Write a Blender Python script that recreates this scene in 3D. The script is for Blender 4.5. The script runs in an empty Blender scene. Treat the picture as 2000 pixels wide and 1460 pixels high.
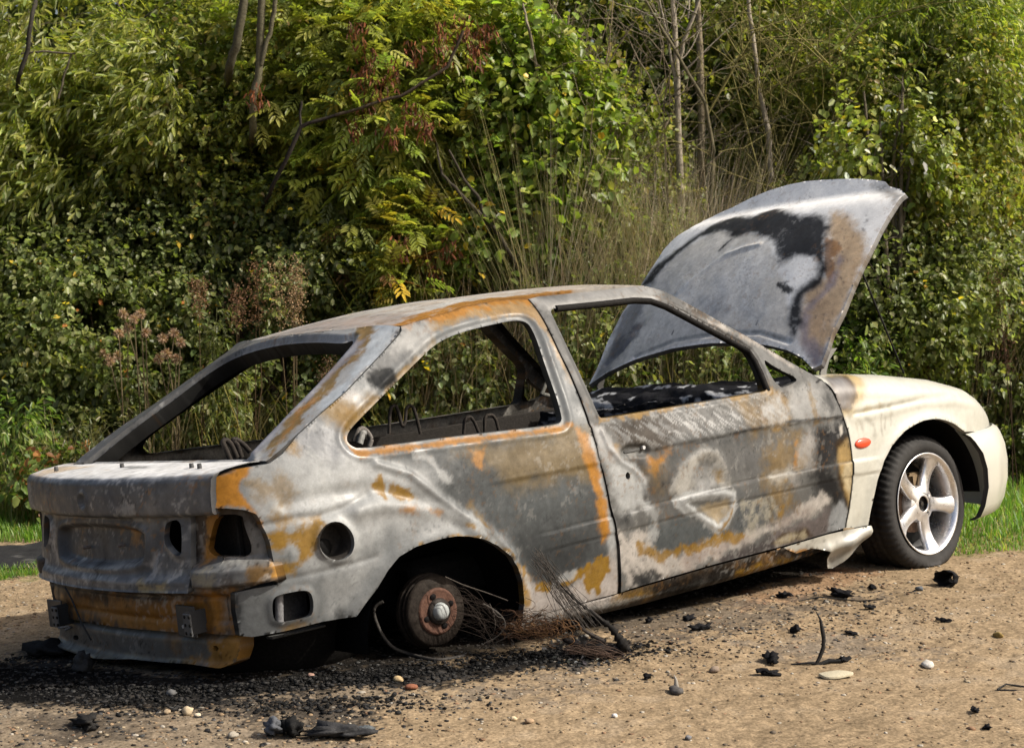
import bpy, math
import numpy as np
from math import radians, sin, cos, pi

# ------------------------------------------------------------------ camera, sky, sun, exposure
SC = bpy.context.scene
COL = SC.collection
CAM_F, CAM_TILT, CAM_H = 3537.47, 0.0877845, 1.46696        # focal length in photo pixels, tilt, height (m)
cam_data = bpy.data.cameras.new("camera")
cam_data.sensor_fit = 'HORIZONTAL'
cam_data.sensor_width = 36.0
cam_data.lens = 36.0 * CAM_F / 2000.0
cam_data.clip_end = 500
cam_data.dof.use_dof = True
cam_data.dof.focus_distance = 6.3
cam_data.dof.aperture_fstop = 8
cam = bpy.data.objects.new("camera", cam_data)
COL.objects.link(cam)
cam.location = (0, 0, CAM_H)
cam.rotation_euler = (pi / 2 - CAM_TILT, 0, 0)
SC.camera = cam

SUN_AZ, SUN_EL = radians(-10), radians(44)                   # azimuth from +X (to the right), towards the viewer
world = bpy.data.worlds.new("World")
SC.world = world
world.use_nodes = True
wn = world.node_tree
for n_ in list(wn.nodes): wn.nodes.remove(n_)
sky = wn.nodes.new('ShaderNodeTexSky')
sky.sky_type = 'NISHITA'
sky.sun_disc = False
sky.sun_elevation = SUN_EL
sky.sun_rotation = pi / 2 - SUN_AZ
sky.air_density = 1.0
sky.dust_density = 6.0
sky.ozone_density = 0.3
bg = wn.nodes.new('ShaderNodeBackground')
bg.inputs['Strength'].default_value = 0.115
wo = wn.nodes.new('ShaderNodeOutputWorld')
wn.links.new(sky.outputs[0], bg.inputs[0])
wn.links.new(bg.outputs[0], wo.inputs[0])
sun_data = bpy.data.lights.new("sun", 'SUN')
sun_data.energy = 4.3
sun_data.angle = radians(0.6)
sun_data.color = (1.0, 0.935, 0.83)
sun = bpy.data.objects.new("sun", sun_data)
COL.objects.link(sun)
sd_ = np.array([cos(SUN_EL) * cos(SUN_AZ), cos(SUN_EL) * sin(SUN_AZ), sin(SUN_EL)])
from mathutils import Vector, Matrix
sun.rotation_euler = Vector(sd_).to_track_quat('Z', 'Y').to_euler()
sun.location = (6, -2, 8)
SC.view_settings.view_transform = 'Standard'
SC.view_settings.look = 'None'
SC.view_settings.exposure = 0.45
SC.view_settings.gamma = 1.0
SC.cycles.max_bounces = 6
SC.cycles.transparent_max_bounces = 4

# ------------------------------------------------------------------ photo pixel -> place helpers
CT, ST = cos(CAM_TILT), sin(CAM_TILT)
def ray_w(px, py):
    a, b = (px - 1000) / CAM_F, -(py - 730) / CAM_F
    return np.array([0, 0, CAM_H]), np.array([a, CT + ST * b, -ST + CT * b])
def at_depth(px, py, Y):
    o, d = ray_w(px, py)
    return o + d * (Y / d[1])
CAR_YAW, CAR_PITCH, CAR_ROLL = 0.6781996, 0.0591138, -0.1140131
CAR_POS = np.array([-0.658925, 6.477058, -0.290565])
def rot(c, s, ax):
    return np.array({'x': [[1, 0, 0], [0, c, -s], [0, s, c]], 'y': [[c, 0, -s], [0, 1, 0], [s, 0, c]],
                     'z': [[c, -s, 0], [s, c, 0], [0, 0, 1]]}[ax])
CAR_R = rot(cos(CAR_YAW), sin(CAR_YAW), 'z') @ rot(cos(CAR_ROLL), sin(CAR_ROLL), 'x') @ rot(cos(CAR_PITCH), sin(CAR_PITCH), 'y')
def ray_c(px, py):
    o, d = ray_w(px, py)
    return CAR_R.T @ (o - CAR_POS), CAR_R.T @ d
def car2w(P): return np.asarray(P, float) @ CAR_R.T + CAR_POS
LEFT_W = CAR_R[:2, 1] / np.linalg.norm(CAR_R[:2, 1])
SIDE_W = car2w([1.2, -0.8, 0])[:2]
def ground_z(x, y):
    """gravel pad: level by the near flank of the car, falling away to the far side of it"""
    d = (np.asarray(x) - SIDE_W[0]) * LEFT_W[0] + (np.asarray(y) - SIDE_W[1]) * LEFT_W[1]
    q = np.clip((d - 0.05) / 2.2, 0, 1)
    return -0.20 * q * q * (3 - 2 * q)
def on_ground(px, py):
    o, d = ray_w(px, py)
    z = 0.0
    for _ in range(12):
        p = o + d * ((z - o[2]) / d[2])
        z = float(ground_z(p[0], p[1]))
    return np.array([p[0], p[1], z])
ZM = {0: (0, 0, 1), 1: (0, 860, 2.704), 2: (100, 540, 2.778), 3: (640, 540, 3.3333), 4: (1020, 530, 3.125),
      5: (1100, 330, 2.857), 6: (1560, 680, 2.92), 7: (1140, 740, 3.1733), 8: (640, 980, 3.2258)}
def zz(k, pts):
    a, b, s = ZM[k]
    return [(a + x / s, b + y / s) for x, y in pts]

# ------------------------------------------------------------------ noise, polygons
def _hash(ix, iy, seed):
    h = (ix.astype(np.int64) * 374761393 + iy.astype(np.int64) * 668265263 + seed * 974634777) & 0xffffffff
    h = ((h ^ (h >> 13)) * 1274126177) & 0xffffffff
    return ((h ^ (h >> 16)) & 0xffff) / 65535.0
def vnoise(x, y, seed=0):
    ix, iy = np.floor(x), np.floor(y)
    fx, fy = x - ix, y - iy
    fx, fy = fx * fx * (3 - 2 * fx), fy * fy * (3 - 2 * fy)
    a, b = _hash(ix, iy, seed), _hash(ix + 1, iy, seed)
    c, d = _hash(ix, iy + 1, seed), _hash(ix + 1, iy + 1, seed)
    return (a * (1 - fx) + b * fx) * (1 - fy) + (c * (1 - fx) + d * fx) * fy
def fbm(x, y, seed=0, oct=5, gain=0.55):
    s, a, t = 0.0, 1.0, 0.0
    for o in range(oct):
        s = s + a * vnoise(x * 2 ** o + o * 17.3, y * 2 ** o - o * 9.1, seed + o)
        t += a
        a *= gain
    return s / t * 2 - 1
def seg_dist(P, A, B):
    d = B - A
    L = max((d ** 2).sum(), 1e-12)
    t = np.clip(((P - A) @ d) / L, 0, 1)
    Q = A + t[:, None] * d
    return np.sqrt(((P - Q) ** 2).sum(1)), Q
def poly_sd(P, poly, closed=True, want_q=False):
    """signed distance to a polygon (negative inside), or distance to a polyline"""
    poly = np.asarray(poly, float)
    n = len(poly)
    best = np.full(len(P), 1e9)
    Qb = np.zeros_like(P) if want_q else None
    ins = np.zeros(len(P), bool)
    for i in range(n if closed else n - 1):
        A, B = poly[i], poly[(i + 1) % n]
        d, Q = seg_dist(P, A, B)
        m = d < best
        best[m] = d[m]
        if want_q: Qb[m] = Q[m]
        if closed and A[1] != B[1]:
            c = ((A[1] > P[:, 1]) != (B[1] > P[:, 1]))
            xi = (B[0] - A[0]) * (P[:, 1] - A[1]) / (B[1] - A[1]) + A[0]
            ins ^= c & (P[:, 0] < xi)
    if closed: best = np.where(ins, -best, best)
    return (best, Qb) if want_q else best
def chaikin(pts, n=2, closed=True):
    p = np.asarray(pts, float)
    for _ in range(n):
        q = np.roll(p, -1, 0)
        a, b = 0.75 * p + 0.25 * q, 0.25 * p + 0.75 * q
        r = np.stack([a, b], 1).reshape(-1, 2)
        p = r if closed else np.vstack([p[:1], r[:-2], p[-1:]])
    return p
def sstep(a, b, x):
    t = np.clip((x - a) / (b - a), 0, 1)
    return t * t * (3 - 2 * t)

# ------------------------------------------------------------------ burnt paint: colour laid on a panel as shapes in the panel's own coordinates
LG, G, DG, BK = (.215, .228, .232), (.092, .099, .101), (.022, .024, .026), (.012, .012, .012)
W, RU, OL, TAN = (.49, .505, .50), (.36, .155, .012), (.23, .125, .010), (.20, .125, .034)
PK, CR, BLU, BRN = (.36, .30, .265), (.53, .525, .46), (.105, .118, .122), (.065, .038, .016)
def paint_fn(base, patches, seed=1, mottle=.22, streak=(1, 1), grime=.0, rustmix=.0, gain=.50, flake=1.0):
    def f(u, v):
        P = np.stack([u, v], 1)
        n = len(u)
        big, mid, fine = fbm(u * 4, v * 4, seed), fbm(u * 17 * streak[0], v * 17 * streak[1], seed + 5), fbm(u * 70, v * 70, seed + 9, 3)
        C = np.tile(np.asarray(base, float), (n, 1)) * (1 + mottle * (big + .45 * mid))[:, None]
        if rustmix:
            w = sstep(.12, .4, mid + .5 * big) * rustmix
            C = C * (1 - w[:, None]) + np.array(RU) * .8 * w[:, None]
        for i, pt in enumerate(patches):
            kind, col, poly, soft, amp, op = pt[:6]
            poly = np.asarray(poly, float)
            wid = pt[6] if len(pt) > 6 else 0
            lo, hi = poly.min(0) - .12 - wid, poly.max(0) + .12 + wid
            m = (u > lo[0]) & (u < hi[0]) & (v > lo[1]) & (v < hi[1])
            if not m.any(): continue
            uu, vv = u[m], v[m]
            d = poly_sd(P[m], poly, kind in 'ps')
            if kind == 'b': d = d - wid * .5
            nz = fbm(uu * 18 + i * 3.7, vv * 18, seed + i, 6, .68)
            hard = kind == 'b' or (col[0] > 1.6 * col[2] and op > .8)            # rust flakes off with a crisp edge, ash and scorch fade
            if not hard: soft, amp2 = soft * 1.5, amp * .85
            else: amp2 = amp * .8
            w = (1 - sstep(-soft, soft, d + amp2 * nz)) * op
            if kind == 's':                                                        # scratched bare: fine slanting strokes
                w = w * sstep(.0, .28, fbm((uu * .8 + vv) * 130, (vv * .8 - uu) * 16, seed + i, 3) + .5 * nz)
            rusty = col[0] > 1.8 * col[2] and col[0] > .12
            c = np.asarray(col, float) * (.68 / gain if rusty and gain < .8 else 1) * (1 + .22 * big[m] + .16 * mid[m] + .12 * fine[m])[:, None]
            C[m] = C[m] * (1 - w[:, None]) + c * w[:, None]
        if flake:
            f1 = fbm(u * 42, v * 42, seed + 40, 4, .72)
            reg = sstep(-.15, .25, big + .4 * mid)
            w = sstep(.20, .30, f1) * reg * .38 * flake                       # ash bloom in crisp flakes
            C = C * (1 - w[:, None]) + np.array([.46, .45, .42]) * w[:, None]
            w = sstep(.24, .32, fbm(u * 60, v * 60, seed + 50, 4, .7)) * sstep(.0, .3, fbm(u * 6, v * 6, seed + 51, 3)) * .5 * flake
            C = C * (1 - w[:, None]) + np.array([.22, .11, .03]) * w[:, None]   # rust bloom
            pit = sstep(.80, .90, vnoise(u * 150, v * 150, seed + 60)) * sstep(-.1, .4, fbm(u * 9, v * 9, seed + 61, 2))
            C *= (1 - .55 * flake * pit)[:, None]
            C *= (1 + .22 * flake * fbm(u * 34, v * 5, seed + 62, 3) + .14 * flake * fbm((u + v) * 50, (v - u) * 8, seed + 63, 3))[:, None]
        C *= (1 + .10 * fine)[:, None]
        if grime:
            g = sstep(.25, .55, fbm(u * 30, v * 30, seed + 77, 4)) * grime
            C *= (1 - g[:, None])
        return np.clip(C * gain, .004, .9)
    return f

# ------------------------------------------------------------------ mesh helpers
def new_obj(name, me, mat=None, parent=None):
    o = bpy.data.objects.new(name, me)
    COL.objects.link(o)
    if parent is not None: o.parent = parent
    if mat is not None:
        for m in (mat if isinstance(mat, (list, tuple)) else [mat]): me.materials.append(m)
    return o
def mesh_np(name, V, faces_list, mat=None, parent=None, smooth=True, col=None, mat_idx=None):
    """V (n,3); faces_list: list of int arrays (m,k) with fixed k each"""
    me = bpy.data.meshes.new(name)
    V = np.asarray(V, np.float32)
    fl = [np.asarray(f, np.int32) for f in faces_list if len(f)]
    loops = np.concatenate([f.ravel() for f in fl])
    tot = np.concatenate([np.full(len(f), f.shape[1], np.int32) for f in fl])
    me.vertices.add(len(V)); me.vertices.foreach_set('co', V.ravel())
    me.loops.add(len(loops)); me.loops.foreach_set('vertex_index', loops)
    me.polygons.add(len(tot))
    me.polygons.foreach_set('loop_start', np.concatenate([[0], np.cumsum(tot)[:-1]]).astype(np.int32))
    me.polygons.foreach_set('loop_total', tot)
    if smooth: me.polygons.foreach_set('use_smooth', np.ones(len(tot), bool))
    if mat_idx is not None: me.polygons.foreach_set('material_index', np.asarray(mat_idx, np.int32))
    me.update(calc_edges=True)
    if col is not None:
        at = me.color_attributes.new('Col', 'FLOAT_COLOR', 'POINT')
        c = np.ones((len(V), 4), np.float32); c[:, :3] = col
        at.data.foreach_set('color', c.ravel())
    return new_obj(name, me, mat, parent)
class MB:
    """collects simple shapes into one mesh"""
    def __init__(s): s.V, s.Q, s.T, s.C, s.n = [], [], [], [], 0
    def add(s, V, Q=None, T=None, col=(1, 1, 1)):
        V = np.asarray(V, float)
        s.V.append(V)
        if Q is not None and len(Q): s.Q.append(np.asarray(Q) + s.n)
        if T is not None and len(T): s.T.append(np.asarray(T) + s.n)
        c = np.asarray(col, float)
        s.C.append(np.tile(c, (len(V), 1)) if c.ndim == 1 else c)
        s.n += len(V)
        return s
    def grid(s, P, closed_u=False, closed_v=False, col=(1, 1, 1), flip=False):
        P = np.asarray(P, float)
        a, b = P.shape[:2]
        i = np.arange(a * b).reshape(a, b)
        if closed_u: i = np.vstack([i, i[:1]])
        if closed_v: i = np.hstack([i, i[:, :1]])
        Q = np.stack([i[:-1, :-1], i[1:, :-1], i[1:, 1:], i[:-1, 1:]], -1).reshape(-1, 4)
        if flip: Q = Q[:, ::-1]
        return s.add(P.reshape(-1, 3), Q, None, col if np.ndim(col) == 1 else np.asarray(col).reshape(-1, 3))
    def tube(s, pts, r, n=8, col=(1, 1, 1), cap=True):
        pts = np.asarray(pts, float)
        r = np.broadcast_to(np.asarray(r, float), (len(pts),))
        t = np.gradient(pts, axis=0)
        t /= np.linalg.norm(t, axis=1)[:, None] + 1e-9
        ref = np.array([0, 0, 1.]) if abs(t[0, 2]) < .9 else np.array([1., 0, 0])
        u = np.cross(t, ref); u /= np.linalg.norm(u, axis=1)[:, None] + 1e-9
        w = np.cross(t, u)
        a = np.linspace(0, 2 * pi, n, endpoint=False)
        P = pts[:, None] + r[:, None, None] * (u[:, None] * np.cos(a)[None, :, None] + w[:, None] * np.sin(a)[None, :, None])
        s.grid(P, closed_v=True, col=col)
        if cap:
            k = s.n
            for ring, c in ((P[0], pts[0]), (P[-1], pts[-1])):
                s.add(np.vstack([ring, c[None]]), None, [[j, (j + 1) % n, n] for j in range(n)], col)
        return s
    def lathe(s, prof, o, axis='y', n=48, col=(1, 1, 1), ang=(0, 2 * pi), sx=1., sy=1.):
        """prof: (along, radius) pairs round an axis"""
        full = abs(ang[1] - ang[0] - 2 * pi) < 1e-6
        a = np.linspace(ang[0], ang[1], n, endpoint=not full)
        P = np.zeros((len(a), len(prof), 3))
        for j, (d, r) in enumerate(prof):
            c, e = r * np.cos(a) * sx, r * np.sin(a) * sy
            if axis == 'y': P[:, j] = np.stack([o[0] + c, np.full_like(a, o[1] + d), o[2] + e], 1)
            elif axis == 'x': P[:, j] = np.stack([np.full_like(a, o[0] + d), o[1] + c, o[2] + e], 1)
            else: P[:, j] = np.stack([o[0] + c, o[1] + e, np.full_like(a, o[2] + d)], 1)
        return s.grid(P, closed_u=full, col=col)
    def box(s, lo, hi, col=(1, 1, 1), bev=.0, R=None, o=None):
        lo, hi = np.array(lo, float), np.array(hi, float)
        b = min(bev, (hi - lo).min() * .45)
        pts, idx = [], {}
        V = []
        for sx in (0, 1):
            for sy in (0, 1):
                for sz in (0, 1):
                    c = np.array([hi[0] if sx else lo[0], hi[1] if sy else lo[1], hi[2] if sz else lo[2]])
                    d = np.array([-1 if sx else 1, -1 if sy else 1, -1 if sz else 1]) * b
                    for ax in range(3):
                        k = c + d; k[ax] = c[ax]
                        idx[(sx, sy, sz, ax)] = len(V); V.append(k)
        Q, T = [], []
        for ax in range(3):
            o1, o2 = [i for i in range(3) if i != ax]
            for sgn in (0, 1):
                q = []
                for a, bb in ((0, 0), (1, 0), (1, 1), (0, 1)):
                    k = [0, 0, 0]; k[ax] = sgn; k[o1] = a; k[o2] = bb
                    q.append(idx[(*k, ax)])
                Q.append(q)
        if b > 0:
            for ax in range(3):
                o1, o2 = [i for i in range(3) if i != ax]
                for a in (0, 1):
                    for bb in (0, 1):
                        k0 = [0, 0, 0]; k0[o1] = a; k0[o2] = bb
                        k1 = list(k0); k1[ax] = 1
                        Q.append([idx[(*k0, o1)], idx[(*k1, o1)], idx[(*k1, o2)], idx[(*k0, o2)]])
            for sx in (0, 1):
                for sy in (0, 1):
                    for sz in (0, 1): T.append([idx[(sx, sy, sz, a)] for a in range(3)])
        V = np.array(V)
        if R is not None: V = V @ np.asarray(R).T
        if o is not None: V = V + np.asarray(o)
        return s.add(V, Q, T, col)
    def build(s, name, mat, parent=None, smooth=True, auto=None):
        f = []
        if s.Q: f.append(np.concatenate(s.Q))
        if s.T: f.append(np.concatenate(s.T))
        o = mesh_np(name, np.concatenate(s.V), f, mat, parent, smooth, np.concatenate(s.C))
        if smooth and auto:
            bm_sharp(o.data, auto)
        return o
def bm_sharp(me, deg):
    import bmesh
    bm = bmesh.new(); bm.from_mesh(me)
    bmesh.ops.recalc_face_normals(bm, faces=bm.faces)
    for e in bm.edges:
        if len(e.link_faces) == 2 and e.calc_face_angle(0) > radians(deg): e.smooth = False
    bm.to_mesh(me); bm.free()
def tag(o, label=None, cat=None, group=None, kind=None):
    if label: o['label'] = label
    if cat: o['category'] = cat
    if group: o['group'] = group
    if kind: o['kind'] = kind
    return o
def empty(name, loc=(0, 0, 0), rz=0.0):
    o = bpy.data.objects.new(name, None)
    COL.objects.link(o)
    o.empty_display_size = .1
    o.location = loc
    o.rotation_euler = (0, 0, rz)
    return o
def sheet(name, outline, holes, h, fmap, parent, mat, paint, relief=None, gap=0.0, flange=(0, .02, 0), hole_flange=None, out=(0, -1, 0), edge_dark=.45):
    """a pressed panel: region of (u,v) cut on a fine grid, edges snapped to the outline and holes, mapped into space, edges turned in"""
    outline = np.asarray(outline, float)
    lo, hi = outline.min(0) - h * 1.5, outline.max(0) + h * 1.5
    nu, nv = int((hi[0] - lo[0]) / h) + 2, int((hi[1] - lo[1]) / h) + 2
    U, Vv = np.meshgrid(lo[0] + h * np.arange(nu), lo[1] + h * np.arange(nv), indexing='ij')
    P = np.stack([U.ravel(), Vv.ravel()], 1)
    sd, Q = poly_sd(P, outline, True, True)
    if gap:
        g = (Q - P); gl = np.linalg.norm(g, axis=1)[:, None] + 1e-9
        dirn = np.where(sd[:, None] < 0, -g / gl, g / gl)
        Q = Q + dirn * gap; sd = sd + gap
    hid = np.zeros(len(P), int)
    for k, hl in enumerate(holes):
        s2, Q2 = poly_sd(P, hl, True, True)
        s2 = -s2
        m = s2 > sd
        sd = np.where(m, s2, sd); Q = np.where(m[:, None], Q2, Q); hid = np.where(m, k + 1, hid)
    sn = np.abs(sd) < .55 * h
    P = np.where(sn[:, None], Q, P); sd = np.where(sn, 0, sd)
    ok = (sd <= 1e-9).reshape(nu, nv)
    idx = np.arange(nu * nv).reshape(nu, nv)
    c = np.stack([idx[:-1, :-1], idx[1:, :-1], idx[1:, 1:], idx[:-1, 1:]], -1).reshape(-1, 4)
    k = np.stack([ok[:-1, :-1], ok[1:, :-1], ok[1:, 1:], ok[:-1, 1:]], -1).reshape(-1, 4)
    cnt = k.sum(1)
    Qd = c[cnt == 4]
    t3 = cnt == 3
    Tr = np.array([[a for a, b in zip(r, s) if b] for r, s in zip(c[t3], k[t3])], int).reshape(-1, 3)
    used = np.zeros(nu * nv, bool); used[Qd.ravel()] = True; used[Tr.ravel()] = True
    mp = -np.ones(nu * nv, int); mp[used] = np.arange(used.sum())
    Qd, Tr = mp[Qd], mp[Tr]
    u, v = P[used, 0], P[used, 1]
    hid = hid[used]
    X = fmap(u, v)
    if relief is not None:
        r = relief(u, v)
        ov = out(u, v) if callable(out) else np.asarray(out, float)
        X = X + r[:, None] * ov
    C = paint(u, v)
    # boundary edges
    e = np.concatenate([np.stack([Qd, np.roll(Qd, -1, 1)], -1).reshape(-1, 2), np.stack([Tr, np.roll(Tr, -1, 1)], -1).reshape(-1, 2)])
    key = np.sort(e, 1); key = key[:, 0] * len(u) + key[:, 1]
    _, inv, ct = np.unique(key, return_inverse=True, return_counts=True)
    b = e[ct[inv] == 1]
    bv = np.unique(b)
    fm = np.zeros((len(u), 3))
    fm[:] = flange
    if hole_flange is not None:
        for kk, fl in enumerate(hole_flange):
            if fl is not None: fm[hid == kk + 1] = fl
    base = len(u)
    m2 = -np.ones(len(u), int); m2[bv] = base + np.arange(len(bv))
    X2 = np.vstack([X, X[bv], X[bv] + fm[bv]])
    m3 = m2.copy(); m3[bv] += len(bv)
    F = np.stack([b[:, 1], b[:, 0], m2[b[:, 0]], m2[b[:, 1]]], 1)
    F2 = np.stack([m2[b[:, 1]], m2[b[:, 0]], m3[b[:, 0]], m3[b[:, 1]]], 1)
    C2 = np.vstack([C, C[bv] * edge_dark * 1.5, C[bv] * edge_dark])
    # first ring is coincident so the pressed edge stays crisp: weld-free duplicate
    F = F2
    return mesh_np(name, X2, [Qd, Tr, F], mat, parent, True, C2)

# ------------------------------------------------------------------ materials
def nodes(name):
    m = bpy.data.materials.new(name)
    m.use_nodes = True
    nt = m.node_tree
    return m, nt, nt.nodes['Principled BSDF']
def col_mat(name, rough=.6, spec=.4, metal=0., bump=.0, bscale=120., speck=.0, sscale=220., rvar=.0, coat=0., matte=False):
    """surface whose own colour is painted on the mesh, with fine procedural speckle and pitting"""
    m, nt, b = nodes(name)
    L = nt.links
    at = nt.nodes.new('ShaderNodeVertexColor'); at.layer_name = 'Col'
    tc = nt.nodes.new('ShaderNodeTexCoord')
    src = at.outputs['Color']
    if speck:
        nz = nt.nodes.new('ShaderNodeTexNoise'); nz.inputs['Scale'].default_value = sscale; nz.inputs['Detail'].default_value = 4
        L.new(tc.outputs['Object'], nz.inputs['Vector'])
        mr = nt.nodes.new('ShaderNodeMapRange')
        mr.inputs[1].default_value = .3; mr.inputs[2].default_value = .7
        mr.inputs[3].default_value = 1 - speck; mr.inputs[4].default_value = 1 + speck
        L.new(nz.outputs['Fac'], mr.inputs[0])
        mx = nt.nodes.new('ShaderNodeVectorMath'); mx.operation = 'SCALE'
        L.new(src, mx.inputs[0]); L.new(mr.outputs[0], mx.inputs['Scale'])
        src = mx.outputs[0]
    L.new(src, b.inputs['Base Color'])
    b.inputs['Roughness'].default_value = rough
    b.inputs['Metallic'].default_value = metal
    b.inputs['Specular IOR Level'].default_value = spec
    if matte:                                                        # soot and scorch are matt, bare metal and ash a little glossy
        bw = nt.nodes.new('ShaderNodeRGBToBW'); L.new(at.outputs['Color'], bw.inputs[0])
        ms = nt.nodes.new('ShaderNodeMapRange'); ms.inputs[1].default_value = .01; ms.inputs[2].default_value = .16
        ms.inputs[3].default_value = .03; ms.inputs[4].default_value = spec
        L.new(bw.outputs[0], ms.inputs[0]); L.new(ms.outputs[0], b.inputs['Specular IOR Level'])
    if coat: b.inputs['Coat Weight'].default_value = coat; b.inputs['Coat Roughness'].default_value = .12
    if rvar:
        n3 = nt.nodes.new('ShaderNodeTexNoise'); n3.inputs['Scale'].default_value = 14; n3.inputs['Detail'].default_value = 5
        L.new(tc.outputs['Object'], n3.inputs['Vector'])
        m3 = nt.nodes.new('ShaderNodeMapRange'); m3.inputs[1].default_value = .3; m3.inputs[2].default_value = .7
        m3.inputs[3].default_value = rough - rvar; m3.inputs[4].default_value = rough + rvar
        L.new(n3.outputs['Fac'], m3.inputs[0]); L.new(m3.outputs[0], b.inputs['Roughness'])
    if bump:
        n2 = nt.nodes.new('ShaderNodeTexNoise'); n2.inputs['Scale'].default_value = bscale; n2.inputs['Detail'].default_value = 5
        L.new(tc.outputs['Object'], n2.inputs['Vector'])
        bp = nt.nodes.new('ShaderNodeBump'); bp.inputs['Strength'].default_value = bump; bp.inputs['Distance'].default_value = .004
        L.new(n2.outputs['Fac'], bp.inputs['Height']); L.new(bp.outputs[0], b.inputs['Normal'])
    return m
M_STEEL = col_mat('scorched_steel', .48, .34, .0, .16, 70, .07, 150, .14, matte=True)
M_PAINT = col_mat('silver_white_paint', .38, .5, .0, .06, 160, .05, 300, .06, coat=.25)
M_SOOT = col_mat('sooty_metal', .66, .28, .0, .5, 60, .3, 120, .12, matte=True)
M_TYRE = col_mat('tyre_rubber', .75, .22, 0, .25, 120, .12, 150, .1)
M_ALLOY = col_mat('alloy_wheel_metal', .30, .5, .85, .12, 60, .08, 60, .1)
M_PLAST = col_mat('charred_plastic', .7, .25, 0, .5, 80, .2, 120, .12, matte=True)

# ================================================================== THE BURNT-OUT CAR (own frame: x forward from the rear axle, y left, z up)
car = empty('burnt_out_car')
car.matrix_world = Matrix([[*CAR_R[0], CAR_POS[0]], [*CAR_R[1], CAR_POS[1]], [*CAR_R[2], CAR_POS[2]], [0, 0, 0, 1]])
tag(car, 'burnt-out three-door hatchback with raised bonnet, rusty scorched flank and cream front wing', 'car')
def smooth_tab(X, Y, w=121):
    g = np.linspace(X[0], X[-1], 2001); y = np.interp(g, X, Y)
    k = np.hanning(w); k /= k.sum()
    return g, np.convolve(np.pad(y, w // 2, mode='reflect', reflect_type='odd'), k, 'valid')
GZ = smooth_tab([.10, .20, .30, .45, .55, .65, .80, .92, 1.0, 1.1, 1.2, 1.28, 1.33, 1.37, 1.40],
                [.74, .765, .80, .822, .833, .835, .822, .79, .757, .706, .65, .60, .56, .50, .40])
GXR = smooth_tab([-.9, -.8, -.75, -.70, -.65, -.6, -.5, -.3, 0, .3, 2.0, 3.4], [.55, .72, .79, .835, .865, .89, .925, .965, .99, 1, 1, 1])
FL = 1.25
def plan(x, L=FL, n=4.0):
    x = np.asarray(x, float)
    t = np.clip((x - 2.15) / L, 0, .999)
    return np.interp(x, *GXR) * (1 - t ** n) ** (1 / 2.2)
def ys(x, z): return -np.interp(z, *GZ) * plan(x)
def side_map(u, v): return np.stack([u, ys(u, v), v], 1)
def side_px(k, pts):
    r = []
    for px, py in zz(k, pts):
        o, d = ray_c(px, py)
        y = -.8
        for _ in range(50):
            q = o + (y - o[1]) / d[1] * d
            y = .6 * y + .4 * float(ys(min(q[0], 3.1), q[2]))
        r.append((q[0], q[2]))
    return r
S = side_px
def car_at(px, py, ax, val):
    o, d = ray_c(px, py)
    return o + (val - o[ax]) / d[ax] * d

# ---- traced lines on the flank
door_gap = S(3, [(1300, 145), (1350, 200), (1420, 310), (1500, 480), (1580, 640), (1650, 810), (1700, 960)]) + \
    S(7, [(45, 300), (90, 480), (120, 580), (160, 780), (190, 900), (210, 1050), (215, 1200), (212, 1330)])
arch_r = S(8, [(172, 722), (235, 630), (300, 545), (370, 430), (440, 345), (540, 285), (640, 252), (720, 230), (800, 218), (880, 220), (950, 235),
               (1050, 275), (1130, 340), (1180, 410), (1210, 500), (1222, 620), (1215, 690), (1210, 740)])
c_gap = S(2, [(1010, 1040), (1180, 1010), (1250, 960), (1330, 860), (1450, 750), (1600, 620), (1780, 430), (1880, 320), (1900, 290), (1890, 262)])
quarter_out = S(3, [(480, 318), (520, 305), (700, 250), (900, 190), (1100, 150), (1250, 138)]) + door_gap + \
    S(8, [(1700, 610), (1420, 690), (1205, 745)]) + arch_r[::-1] + \
    S(1, [(1700, 960), (1500, 1010), (1330, 1040), (1262, 1034), (1240, 900), (1235, 800), (1350, 775), (1470, 755), (1440, 640), (1420, 540), (1390, 460), (1350, 390),
          (1290, 370), (1200, 362), (1122, 360), (1115, 290), (1116, 197)]) + c_gap
qwin = chaikin(S(3, [(150, 1000), (130, 1060), (160, 1100), (220, 1122), (500, 1085), (800, 1045), (1200, 998), (1500, 965), (1540, 940), (1530, 880), (1480, 720),
                     (1420, 560), (1340, 330), (1290, 285), (1200, 285), (1040, 320), (900, 355), (780, 400), (700, 450), (600, 545), (400, 745), (240, 905)]), 2)
filler = chaikin(S(1, [(1672, 530), (1690, 460), (1740, 425), (1800, 430), (1850, 480), (1866, 545), (1845, 605), (1790, 634), (1730, 622), (1685, 580)]), 2)
vent = chaikin(S(1, [(1432, 850), (1445, 822), (1500, 805), (1600, 787), (1635, 800), (1650, 850), (1648, 905), (1630, 930), (1560, 948), (1470, 962), (1440, 945), (1432, 900)]), 2)
crease_q = S(0, [(860, 962), (980, 940), (1166, 905)])
crease_d = [(.74, .765), (1.10, .774), (1.45, .774), (2.02, .756)]
TRU = ([.3, .73, 1.09, 1.54, 2.02, 2.4], [.553, .564, .576, .585, .573, .56])
TRL = ([.3, .74, 1.40, 2.02, 2.4], [.494, .504, .519, .514, .50])
ridge1 = S(8, [(190, 60), (330, 20), (520, 20), (700, 60), (860, 130), (980, 215)])
ridge2 = S(0, [(735, 905), (800, 925), (850, 965), (905, 1005), (960, 1040), (1000, 1085)])
hollow1 = S(0, [(560, 985), (650, 965), (740, 955), (830, 985), (900, 1030)])
crease_low = S(1, [(1470, 742), (1700, 692), (1900, 640), (1990, 610)])
crease_sh = S(1, [(1400, 450), (1560, 410), (1700, 395), (1830, 350), (1947, 290)])
def gau(d, w): return np.exp(-(d / w) ** 2)
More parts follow.
